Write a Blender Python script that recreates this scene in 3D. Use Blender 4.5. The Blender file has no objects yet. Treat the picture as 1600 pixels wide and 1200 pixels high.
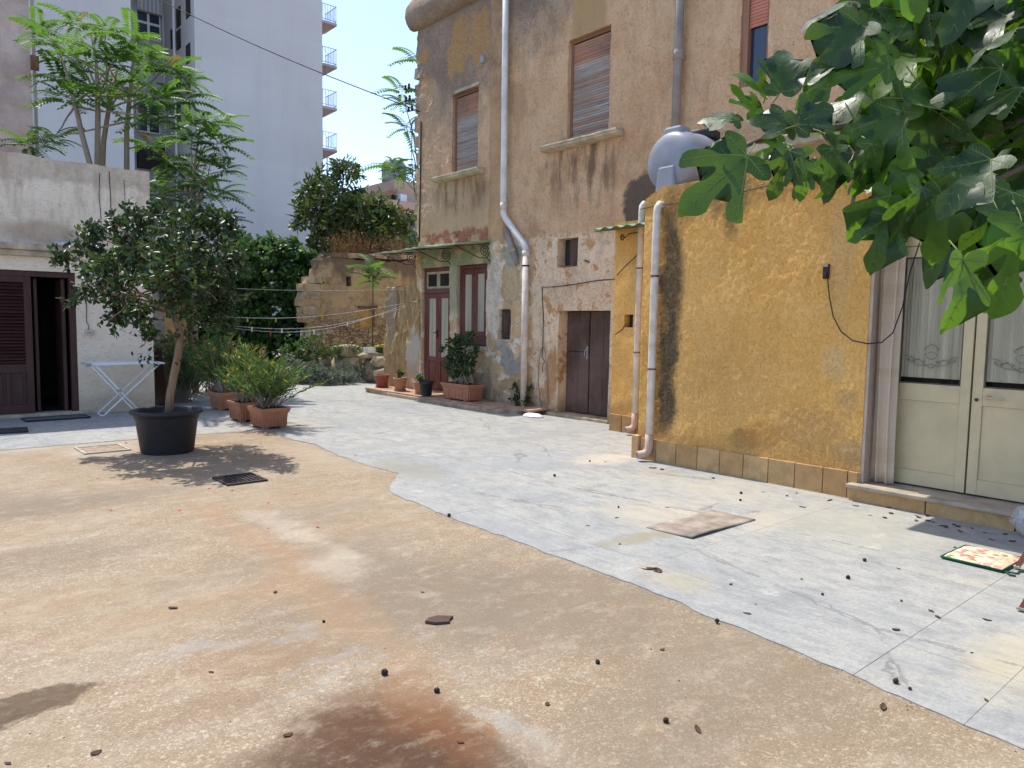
import bpy, bmesh, math, random
import numpy as np
from mathutils import Vector, Matrix, noise
R = math.radians
random.seed(7); rng = np.random.default_rng(7)
sc = bpy.context.scene
col = sc.collection

# ------------------------------------------------------------------ camera
FPX = 1150.0
YAW, TILT, ROLL, CAMH = R(-40.7), R(4.7), R(0.9), 1.6
_F = Vector((math.sin(-YAW), math.cos(YAW), 0)); _R = Vector((math.cos(YAW), math.sin(YAW), 0)); _U = Vector((0, 0, 1))
FW = _F*math.cos(TILT) - _U*math.sin(TILT); _up = _F*math.sin(TILT) + _U*math.cos(TILT)
RT = _R*math.cos(ROLL) + _up*math.sin(ROLL); UP = -_R*math.sin(ROLL) + _up*math.cos(ROLL)
CAM = Vector((0, 0, CAMH))
cd = bpy.data.cameras.new('camera'); cam = bpy.data.objects.new('camera', cd); col.objects.link(cam)
cd.sensor_width = 36; cd.lens = FPX/1600*36; cd.clip_end = 600; cd.clip_start = 0.05
mw = Matrix((RT, UP, -FW)).transposed().to_4x4(); mw.translation = CAM
cam.matrix_world = mw
sc.camera = cam

# ------------------------------------------------------------------ sky, sun, exposure
SUN_EL, SUN_AZ = R(63.5), R(-2.2)
w = bpy.data.worlds.new('World'); sc.world = w; w.use_nodes = True
wn = w.node_tree; bg = wn.nodes['Background']
sky = wn.nodes.new('ShaderNodeTexSky'); sky.sky_type = 'NISHITA'; sky.sun_disc = False
sky.sun_elevation = SUN_EL; sky.sun_rotation = SUN_AZ; sky.air_density = 0.65; sky.dust_density = 0.9; sky.ozone_density = 1.0
wn.links.new(sky.outputs[0], bg.inputs[0]); bg.inputs[1].default_value = 0.15
sl = bpy.data.lights.new('sun', 'SUN'); sl.energy = 2.15; sl.angle = R(0.5); sl.color = (1.0, 0.95, 0.87)
so = bpy.data.objects.new('sun', sl); col.objects.link(so)
sd = Vector((math.sin(SUN_AZ)*math.cos(SUN_EL), math.cos(SUN_AZ)*math.cos(SUN_EL), math.sin(SUN_EL)))
so.rotation_euler = sd.to_track_quat('Z', 'Y').to_euler(); so.location = (0, 0, 30)
sc.view_settings.view_transform = 'Standard'; sc.view_settings.look = 'None'
sc.view_settings.exposure = 1.3; sc.view_settings.gamma = 1.0
try: sc.cycles.use_adaptive_sampling = True; sc.cycles.adaptive_threshold = 0.02; sc.cycles.max_bounces = 6; sc.cycles.diffuse_bounces = 3; sc.cycles.glossy_bounces = 2; sc.cycles.transmission_bounces = 4
except Exception: pass

# ------------------------------------------------------------------ where a pixel of the photograph lies in the place
def ray(x, y): return FW + RT*((x-800)/FPX) - UP*((y-600)/FPX)
def G(x, y, z=0.0): d = ray(x, y); return CAM + d*((z-CAMH)/d.z)
def PX(x, y, X): d = ray(x, y); return CAM + d*(X/d.x)
def PY(x, y, Y): d = ray(x, y); return CAM + d*(Y/d.y)
def PD(x, y, depth): return CAM + ray(x, y)*depth

# ------------------------------------------------------------------ tagging
def tag(o, label=None, cat=None, group=None, kind=None):
    if label: o['label'] = label
    if cat: o['category'] = cat
    if group: o['group'] = group
    if kind: o['kind'] = kind
    return o
def thing(name, label, cat, loc=(0, 0, 0), group=None, rz=0.0):
    o = bpy.data.objects.new(name, None); col.objects.link(o); o.location = loc; o.rotation_euler = (0, 0, rz)
    o.empty_display_size = 0.1
    return tag(o, label, cat, group)
def structure(name):
    o = bpy.data.objects.new(name, None); col.objects.link(o); o['kind'] = 'structure'; return o
def adopt(o, parent, world=True):
    o.parent = parent
    if world and parent.type == 'EMPTY': o.matrix_parent_inverse = Matrix.Translation(parent.location).inverted()
    return o
def copy_tree(o, parent=None):
    c = o.copy(); col.objects.link(c); c.parent = parent
    for ch in [x for x in KIDS.get(o.name, [])]: KIDS.setdefault(c.name, []).append(copy_tree(ch, c))
    return c
KIDS = {}

# ------------------------------------------------------------------ mesh builder
class MB:
    def __init__(s): s.v = []; s.f = []; s.mi = []; s.cur = 0
    def add(s, vs, fs):
        b = len(s.v); s.v += [tuple(p) for p in vs]; s.f += [tuple(i+b for i in f) for f in fs]; s.mi += [s.cur]*len(fs); return s
    def box(s, c, d, rz=0.0, rx=0.0, ry=0.0, jit=0.0, taper=1.0):
        M = Matrix.Rotation(rz, 3, 'Z') @ Matrix.Rotation(ry, 3, 'Y') @ Matrix.Rotation(rx, 3, 'X'); c = Vector(c); vs = []
        for z in (-.5, .5):
            t = taper if z < 0 else 1.0
            for x, y in ((-.5, -.5), (.5, -.5), (.5, .5), (-.5, .5)):
                p = Vector((x*d[0]*t, y*d[1]*t, z*d[2]))
                if jit: p += Vector((random.uniform(-jit, jit), random.uniform(-jit, jit), random.uniform(-jit, jit)))
                vs.append(c + M @ p)
        return s.add(vs, [(3, 2, 1, 0), (4, 5, 6, 7), (0, 1, 5, 4), (1, 2, 6, 5), (2, 3, 7, 6), (3, 0, 4, 7)])
    def span(s, x0, x1, y0, y1, z0, z1): return s.box(((x0+x1)/2, (y0+y1)/2, (z0+z1)/2), (abs(x1-x0), abs(y1-y0), abs(z1-z0)))
    def quad(s, a, b, c, d): return s.add([a, b, c, d], [(0, 1, 2, 3)])
    def tube(s, pts, r, seg=8, caps=True, closed=False):
        pts = [Vector(p) for p in pts]; n = len(pts); rs = r if isinstance(r, (list, tuple)) else [r]*n
        vs = []; fs = []; ref = None
        for i in range(n):
            if closed: d = pts[(i+1) % n]-pts[i-1]
            else: d = pts[min(i+1, n-1)]-pts[max(i-1, 0)]
            d.normalize()
            if ref is None: ref = Vector((0, 0, 1)) if abs(d.z) < .9 else Vector((1, 0, 0))
            x = d.cross(ref).normalized(); y = d.cross(x).normalized(); ref = -y if False else x.cross(d).normalized()
            for k in range(seg):
                a = 2*math.pi*k/seg; vs.append(pts[i] + (x*math.cos(a) + y*math.sin(a))*rs[i])
        m = n if closed else n-1
        for i in range(m):
            j = (i+1) % n
            for k in range(seg): fs.append((i*seg+k, i*seg+(k+1) % seg, j*seg+(k+1) % seg, j*seg+k))
        if caps and not closed: fs += [tuple(range(seg-1, -1, -1)), tuple((n-1)*seg+k for k in range(seg))]
        return s.add(vs, fs)
    def lathe(s, prof, c=(0, 0, 0), seg=32, close=True):
        vs = []; fs = []; n = len(prof)
        for r, z in prof:
            for k in range(seg):
                a = 2*math.pi*k/seg; vs.append((c[0]+r*math.cos(a), c[1]+r*math.sin(a), c[2]+z))
        for i in range(n-1):
            for k in range(seg): fs.append((i*seg+k, i*seg+(k+1) % seg, (i+1)*seg+(k+1) % seg, (i+1)*seg+k))
        if close: fs += [tuple(range(seg-1, -1, -1)), tuple((n-1)*seg+k for k in range(seg))]
        return s.add(vs, fs)
    def prism(s, poly, z0, z1):
        n = len(poly); vs = [(x, y, z0) for x, y in poly] + [(x, y, z1) for x, y in poly]
        fs = [tuple(range(n-1, -1, -1)), tuple(range(n, 2*n))] + [(i, (i+1) % n, n+(i+1) % n, n+i) for i in range(n)]
        return s.add(vs, fs)
    def data(s, name, mats, smooth=False):
        me = bpy.data.meshes.new(name); me.from_pydata(s.v, [], s.f)
        for m in (mats if isinstance(mats, (list, tuple)) else [mats]): me.materials.append(m)
        me.polygons.foreach_set('material_index', s.mi)
        if smooth: me.polygons.foreach_set('use_smooth', [True]*len(me.polygons))
        me.update(); return me
    def build(s, name, mats, parent=None, smooth=False, bevel=0.0, world=True):
        o = bpy.data.objects.new(name, s.data(name, mats, smooth)); col.objects.link(o)
        if parent is not None: adopt(o, parent, world); KIDS.setdefault(parent.name, []).append(o)
        if bevel:
            b = o.modifiers.new('bevel', 'BEVEL'); b.width = bevel; b.segments = 2; b.limit_method = 'ANGLE'; b.angle_limit = R(40)
        if smooth == 'auto':
            pass
        return o
def piece(name, me, parent, loc=None, rot=None, scale=None):
    o = bpy.data.objects.new(name, me); col.objects.link(o)
    if loc is not None: o.location = loc
    if rot is not None: o.rotation_euler = rot
    if scale is not None: o.scale = scale
    if parent is not None: adopt(o, parent); KIDS.setdefault(parent.name, []).append(o)
    return o
def np_mesh(name, V, Q, mats, mi=None, smooth=False):
    """V (n,3); Q (m,k) faces of one size"""
    me = bpy.data.meshes.new(name); n = len(V); m, k = Q.shape
    me.vertices.add(n); me.vertices.foreach_set('co', np.ascontiguousarray(V, dtype=np.float32).ravel())
    me.loops.add(m*k); me.loops.foreach_set('vertex_index', np.ascontiguousarray(Q, dtype=np.int32).ravel())
    me.polygons.add(m); me.polygons.foreach_set('loop_start', np.arange(0, m*k, k, dtype=np.int32))
    for x in (mats if isinstance(mats, (list, tuple)) else [mats]): me.materials.append(x)
    if mi is not None: me.polygons.foreach_set('material_index', np.ascontiguousarray(mi, dtype=np.int32))
    if smooth: me.polygons.foreach_set('use_smooth', np.ones(m, dtype=bool))
    me.update(calc_edges=True); me.validate(); return me

# ------------------------------------------------------------------ materials
class Mat:
    def __init__(s, name):
        s.m = bpy.data.materials.new(name); s.m.use_nodes = True; s.t = s.m.node_tree
        s.b = s.t.nodes['Principled BSDF']; s._p = None
    def n(s, t): return s.t.nodes.new('ShaderNode'+t)
    def l(s, a, b): s.t.links.new(a, b)
    def put(s, sock, v):
        if isinstance(v, bpy.types.NodeSocket): s.l(v, sock)
        elif isinstance(v, (tuple, list)):
            sock.default_value = tuple(v) if len(v) == len(sock.default_value) else tuple(v)+(1.0,)
        else: sock.default_value = v
    def pos(s):
        if s._p is None: s._p = s.n('NewGeometry')
        return s._p.outputs['Position']
    def obj(s): return s.n('TexCoord').outputs['Object']
    def island(s): s.pos(); return s._p.outputs['Random Per Island']
    def rand(s): return s.n('ObjectInfo').outputs['Random']
    def map(s, vec, scale=(1, 1, 1), loc=(0, 0, 0), rot=(0, 0, 0)):
        q = s.n('Mapping'); s.l(vec, q.inputs[0]); q.inputs['Scale'].default_value = scale; q.inputs['Location'].default_value = loc
        q.inputs['Rotation'].default_value = rot; return q.outputs[0]
    def noise(s, scale, detail=4.0, rough=.55, vec=None, dist=0.0):
        q = s.n('TexNoise'); q.inputs['Scale'].default_value = scale; q.inputs['Detail'].default_value = detail
        q.inputs['Roughness'].default_value = rough; q.inputs['Distortion'].default_value = dist
        s.l(vec if vec is not None else s.pos(), q.inputs['Vector']); return q.outputs[0]
    def vor(s, scale, vec=None, feat='F1', out='Distance', rnd=1.0):
        q = s.n('TexVoronoi'); q.feature = feat; q.inputs['Scale'].default_value = scale; q.inputs['Randomness'].default_value = rnd
        s.l(vec if vec is not None else s.pos(), q.inputs['Vector']); return q.outputs[out]
    def ramp(s, f, stops, interp='LINEAR'):
        q = s.n('ValToRGB'); s.put(q.inputs[0], f); e = q.color_ramp.elements; q.color_ramp.interpolation = interp
        while len(e) < len(stops): e.new(.5)
        for i, (p, c) in enumerate(stops):
            e[i].position = p; e[i].color = (c, c, c, 1) if isinstance(c, (int, float)) else tuple(c)+(1,)
        return q.outputs[0]
    def mix(s, f, a, b, mode='MIX'):
        q = s.n('MixRGB'); q.blend_type = mode; s.put(q.inputs[0], f); s.put(q.inputs[1], a); s.put(q.inputs[2], b); return q.outputs[0]
    def math(s, op, a, b=0.0, clamp=False):
        q = s.n('Math'); q.operation = op; q.use_clamp = clamp; s.put(q.inputs[0], a); s.put(q.inputs[1], b); return q.outputs[0]
    def wv(s):
        if getattr(s, '_w', None) is None: s._w = s.warp(*getattr(s, 'wargs', (.22, 1.8, .10, 8.0)))
        return s._w
    def warp(s, a1=.35, s1=1.6, a2=.10, s2=8.0):
        v = s.pos()
        for sc_, am in ((s1, a1), (s2, a2)):
            q = s.n('TexNoise'); q.inputs['Scale'].default_value = sc_; q.inputs['Detail'].default_value = 3.0; s.l(s.pos(), q.inputs['Vector'])
            a = s.n('VectorMath'); a.operation = 'SUBTRACT'; s.l(q.outputs['Color'], a.inputs[0]); a.inputs[1].default_value = (.5, .5, .5)
            b = s.n('VectorMath'); b.operation = 'SCALE'; s.l(a.outputs[0], b.inputs[0]); b.inputs['Scale'].default_value = am*2
            c = s.n('VectorMath'); c.operation = 'ADD'; s.l(v, c.inputs[0]); s.l(b.outputs[0], c.inputs[1]); v = c.outputs[0]
        return v
    def sep(s, vec, ax):
        q = s.n('SeparateXYZ'); s.l(vec, q.inputs[0]); return q.outputs[ax]
    def blob(s, c, r, nz=None, amp=.6, soft=.12, vec=None):
        """1 inside an ellipsoid whose rim is broken up by a noise"""
        a = s.n('VectorMath'); a.operation = 'SUBTRACT'; s.l(vec if vec is not None else s.wv(), a.inputs[0]); a.inputs[1].default_value = c
        b = s.n('VectorMath'); b.operation = 'DIVIDE'; s.l(a.outputs[0], b.inputs[0]); b.inputs[1].default_value = r
        d = s.n('VectorMath'); d.operation = 'LENGTH'; s.l(b.outputs[0], d.inputs[0]); v = d.outputs['Value']
        if nz is not None: v = s.math('ADD', v, s.math('MULTIPLY', s.math('SUBTRACT', nz, .5), amp*2))
        q = s.n('MapRange'); s.l(v, q.inputs[0]); q.inputs[1].default_value = 1-soft; q.inputs[2].default_value = 1+soft
        q.inputs[3].default_value = 1; q.inputs[4].default_value = 0; return q.outputs[0]
    def band(s, v, lo, hi, soft, nz=None, amp=0.0):
        """1 where lo<v<hi"""
        if nz is not None: v = s.math('ADD', v, s.math('MULTIPLY', s.math('SUBTRACT', nz, .5), amp*2))
        q = s.n('MapRange'); s.put(q.inputs[0], v); q.inputs[1].default_value = lo-soft; q.inputs[2].default_value = lo+soft
        p = s.n('MapRange'); s.put(p.inputs[0], v); p.inputs[1].default_value = hi-soft; p.inputs[2].default_value = hi+soft; p.inputs[3].default_value = 1; p.inputs[4].default_value = 0
        return s.math('MULTIPLY', q.outputs[0], p.outputs[0])
    def bump(s, h, strength=.5, dist=.01, normal=None):
        q = s.n('Bump'); q.inputs['Strength'].default_value = strength; q.inputs['Distance'].default_value = dist
        s.l(h, q.inputs['Height'])
        if normal is not None: s.l(normal, q.inputs['Normal'])
        return q.outputs[0]
    def out(s, color, rough=.8, normal=None, spec=.3, metal=0.0, trans=None, alpha=None):
        s.put(s.b.inputs['Base Color'], color); s.put(s.b.inputs['Roughness'], rough)
        s.b.inputs['Specular IOR Level'].default_value = spec; s.b.inputs['Metallic'].default_value = metal
        if normal is not None: s.l(normal, s.b.inputs['Normal'])
        if trans is not None:
            f, c = trans; tr = s.n('BsdfTranslucent'); s.put(tr.inputs[0], c)
            mx = s.n('MixShader'); s.put(mx.inputs[0], f); s.l(s.b.outputs[0], mx.inputs[1]); s.l(tr.outputs[0], mx.inputs[2])
            s.l(mx.outputs[0], s.t.nodes['Material Output'].inputs[0])
        return s.m

def simple(name, c, rough=.6, spec=.3, metal=0.0, var=.25, scale=6.0, bump=.15, bscale=60, bd=.004, wcoord=True):
    m = Mat(name); v = m.pos() if wcoord else m.obj()
    n1 = m.noise(scale, 5, .6, v); n2 = m.noise(bscale, 4, .6, v)
    dk = tuple(x*(1-var) for x in c); lt = tuple(min(1, x*(1+var)) for x in c)
    cc = m.ramp(n1, [(.3, dk), (.7, lt)])
    return m.out(cc, m.ramp(n2, [(.2, max(0, rough-.12)), (.8, min(1, rough+.12))]), m.bump(n2, bump, bd), spec, metal)

def leafmat(name, cols, rough=.45, spec=.4, tr=.35, trc=(.25, .42, .05)):
    m = Mat(name); i = m.island(); n1 = m.noise(1.1, 3, .5)
    f = m.math('ADD', m.math('MULTIPLY', i, .65), m.math('MULTIPLY', n1, .35))
    st = [(.12+.76*k/(len(cols)-1), c) for k, c in enumerate(cols)]
    c = m.ramp(f, st)
    t = m.mix(.5, c, trc)
    return m.out(c, rough, None, spec, 0, (tr, t))

# ---- ground: worn tan screed with chips of stone
def ground_mat():
    m = Mat('tan_screed'); p = m.pos()
    big = m.noise(.45, 5, .6, m.map(p, (1.0, 1.7, 1))); mid = m.noise(1.7, 6, .62, m.map(p, (.8, 2.0, 1)), .6); fine = m.noise(14, 4, .6)
    rim = m.noise(2.6, 6, .65)
    c = m.ramp(big, [(.28, (.41, .31, .205)), (.45, (.45, .36, .25)), (.56, (.48, .40, .295)), (.72, (.41, .335, .245))])
    c = m.mix(m.ramp(mid, [(.42, 0.0), (.62, .75)]), c, (.42, .29, .18))
    c = m.mix(m.ramp(m.noise(1.1, 5, .6, m.map(p, (1, 2.2, 1), (3, 7, 0))), [(.50, 0.0), (.64, .7)]), c, (.54, .46, .36))
    # chips
    ch = m.vor(135, out='Color'); chg = m.sep(ch, 0)
    chip = m.ramp(chg, [(0, (.15, .12, .09)), (.16, (.26, .20, .14)), (.55, (.40, .32, .23)), (.84, (.46, .38, .28)), (.90, (.76, .71, .62)), (1, (.85, .80, .72))])
    far = m.noise(.6, 4, .6, m.map(p, (1, 1.6, 1), (11, 2, 0)))
    expo = m.math('ADD', m.ramp(far, [(.36, .15), (.56, .95)]), m.blob((2.3, 2.2, 0), (1.5, 1.7, 9), rim, .4, .5), True)
    c = m.mix(m.math('MULTIPLY', expo, .62), c, m.mix(.35, chip, c))
    big2 = m.sep(m.vor(62, out='Color'), 1)
    c = m.mix(m.math('MULTIPLY', m.ramp(big2, [(.93, 0.0), (.95, .7)]), expo), c, (.66, .60, .50))
    # dark worn zones
    for (x, y, rx, ry, a) in ((2.35, 3.6, .9, .55, .6), (2.9, 2.9, .8, .5, .55), (1.0, 7.2, .9, .35, .6), (2.2, 4.6, .7, .35, .45), (.6, 5.6, .8, .3, .4), (2.9, 1.8, .7, .6, .45), (2.6, 5.6, .6, .3, .35), (1.6, 1.6, .8, .4, .35), (.2, 7.8, .9, .3, .5)):
        c = m.mix(m.math('MULTIPLY', m.blob((x, y, 0), (rx, ry, 9), mid, .75, .5), a*1.15), c, (.23, .195, .155))
    # speckle
    c = m.mix(m.math('MULTIPLY', m.ramp(m.noise(110, 3, .75), [(.42, 0.0), (.60, 1.0)]), .42), c, (.22, .17, .12))
    c = m.mix(m.math('MULTIPLY', m.ramp(fine, [(.45, 0.0), (.65, 1.0)]), .30), c, (.30, .22, .15))
    # rust-brown spills and a damp patch
    br = (.13, .06, .028)
    for (x, y, rx, ry, a, k) in ((1.42, 2.34, .34, .40, 1.1, br), (1.22, 2.12, .42, .42, 1.0, (.10, .052, .028)), (1.62, 2.30, .14, .22, .8, (.20, .09, .04)), (1.75, 2.62, .16, .26, .45, (.30, .16, .08)), (1.78, 2.17, .055, .09, .75, (.27, .13, .06)),
                                 (1.25, 3.35, .42, .20, .4, (.30, .18, .10)), (1.05, 3.0, .30, .12, .35, (.26, .16, .10)),
                                 (2.02, 5.2, .12, 1.3, .55, (.42, .27, .16)), (1.85, 3.7, .16, .8, .5, (.41, .27, .16)), (1.0, 4.2, .5, .16, .28, (.36, .22, .12)), (3.1, 8.2, .8, .5, .3, (.36, .24, .15))):
        c = m.mix(m.math('MULTIPLY', m.blob((x, y, 0), (rx, ry, 9), rim, .28, .45), min(1, a)), c, k)
    for (x, y, rx, ry, k) in ((.40, 3.52, .24, .12, (.12, .078, .046)), (.10, 3.45, .3, .13, (.12, .08, .048))):
        c = m.mix(m.math('MULTIPLY', m.blob((x, y, 0), (rx, ry, 9), fine, .5, .10, p), .9), c, k)
    # pale cement runs and blue-grey drips
    for (x, y, rx, ry, a, k) in ((2.35, 5.3, .13, .75, .6, (.60, .53, .44)), (2.25, 4.35, .16, .3, .6, (.60, .53, .44)), (1.62, 3.5, .10, .06, .6, (.40, .40, .38)), (1.5, 3.15, .16, .035, .55, (.36, .36, .36)),
                                 (1.90, 2.10, .05, .20, .7, (.42, .43, .42)), (1.45, 2.95, .22, .03, .5, (.37, .37, .36)), (1.15, 3.62, .22, .05, .6, (.38, .38, .38)),
                                 (1.2, 10.9, .35, .30, .85, (.44, .47, .47)), (1.8, 10.6, 1.5, .3, .7, (.52, .49, .43)), (3.9, 8.0, .35, .9, .6, (.52, .43, .35)), (2.0, 9.95, .42, .38, .7, (.60, .56, .50))):
        c = m.mix(m.math('MULTIPLY', m.blob((x, y, 0), (rx, ry, 9), rim, .8, .5), a*.75), c, k)
    stk = m.noise(4.5, 7, .75, m.map(p, (1, 1.4, 1), (2, 5, 0)), .2)
    c = m.mix(m.ramp(stk, [(.52, 0.0), (.68, .40)]), c, (.60, .52, .41)); c = m.mix(m.ramp(stk, [(.34, .45), (.47, 0.0)]), c, (.29, .215, .145))
    c = m.mix(1.0, c, (.74, .72, .665), 'MULTIPLY')
    h = m.math('ADD', m.math('MULTIPLY', chg, .5), m.noise(40, 4, .7))
    nb = m.bump(m.noise(1.4, 4, .5), .25, .03, m.bump(h, .35, .004))
    return m.out(c, m.ramp(fine, [(.2, .68), (.8, .9)]), nb, .25)

def slab_mat():
    m = Mat('pale_concrete'); p = m.pos()
    a = m.noise(.8, 6, .62, m.map(p, (1.5, .7, 1)), .5); b = m.noise(5, 6, .68, m.map(p, (1.6, .8, 1))); f = m.noise(45, 4, .65)
    c = m.ramp(a, [(.28, (.29, .305, .315)), (.44, (.38, .388, .385)), (.58, (.44, .435, .41)), (.75, (.33, .34, .345))])
    c = m.mix(m.ramp(b, [(.44, 0.0), (.66, .75)]), c, (.25, .26, .27))
    c = m.mix(m.ramp(m.noise(11, 5, .7, m.map(p, (2.2, .7, 1), (4, 4, 0))), [(.50, 0.0), (.66, .55)]), c, (.50, .49, .46))
    c = m.mix(m.ramp(m.noise(1.9, 6, .7, m.map(p, (1.6, 1, 1), (5, 1, 0))), [(.58, 0.0), (.72, .6)]), c, (.56, .49, .36))
    c = m.mix(m.ramp(m.noise(3.4, 5, .7, m.map(p, (1, 1, 1), (2, 9, 0))), [(.60, 0.0), (.70, .5)]), c, (.60, .60, .57))
    c = m.mix(m.ramp(f, [(.48, 0.0), (.70, .5)]), c, (.22, .22, .22))
    c = m.mix(m.ramp(m.noise(120, 2, .6), [(.60, 0.0), (.70, .35)]), c, (.62, .61, .58))
    # rows of roller marks
    wv = m.n('TexWave'); wv.bands_direction = 'X'; wv.inputs['Scale'].default_value = 14; wv.inputs['Distortion'].default_value = 1.2; wv.inputs['Detail'].default_value = 2
    m.l(m.map(p, (1, 1, 1), (0, 0, 0), (0, 0, .12)), wv.inputs[0])
    roll = m.math('MULTIPLY', wv.outputs[1], m.math('ADD', m.band(m.sep(p, 0), 2.5, 4.4, .4), .15, True))
    c = m.mix(m.math('MULTIPLY', roll, .16), c, (.26, .27, .28))
    rim = m.noise(3.2, 6, .68)
    for (x, y, rx, ry, q, k) in ((4.1, 1.0, .45, .16, .5, (.58, .50, .33)), (4.9, .8, .3, .25, .45, (.58, .50, .35)), (5.5, 3.15, .35, .16, .45, (.60, .52, .40)), (5.0, 3.9, .5, .35, .45, (.55, .48, .36)), (4.35, 3.45, .28, .10, .75, (.33, .29, .20)),
                                 (6.6, 5.9, .5, .25, .6, (.64, .54, .42)), (6.2, 4.0, .5, .7, .35, (.56, .50, .38)), (4.3, 6.75, .30, .55, .8, (.30, .29, .25)), (3.75, 2.75, .14, .22, .5, (.42, .37, .24)),
                                 (6.0, 2.6, .6, .6, .4, (.52, .48, .36)), (5.2, 8.2, 1.0, .18, .5, (.33, .33, .32)), (7.0, 7.6, .9, .2, .5, (.30, .30, .30)), (5.8, 6.4, .9, .35, .4, (.34, .36, .40)), (6.4, 5.0, .25, .3, .45, (.40, .34, .26)), (3.6, 4.4, .2, .8, .3, (.34, .35, .36)), (4.2, 10.8, 1.2, .5, .35, (.48, .40, .33))):
        c = m.mix(m.math('MULTIPLY', m.blob((x, y, 0), (rx, ry, 9), rim, 1.0, .5), q), c, k)
    c = m.mix(1.0, c, (.83, .83, .80), 'MULTIPLY')
    cr = m.vor(.55, m.map(p, (1, .8, 1), (.3, .2, 0)), 'DISTANCE_TO_EDGE')
    wob = m.math('ADD', cr, m.math('MULTIPLY', m.math('SUBTRACT', m.noise(3, 5, .7), .5), .12))
    crk = m.math('MULTIPLY', m.ramp(m.math('ABSOLUTE', wob), [(.0, 1.0), (.003, .9), (.007, 0.0)]), m.ramp(m.noise(.7, 3, .5, m.map(p, (1, 1, 1), (8, 3, 0))), [(.46, 0.0), (.54, .55)]))
    c = m.mix(crk, c, (.12, .11, .10))
    h = m.math('ADD', f, m.math('MULTIPLY', roll, .5))
    return m.out(c, .82, m.bump(m.noise(1.2, 3, .5), .2, .03, m.bump(h, .3, .004)), .25)

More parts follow.
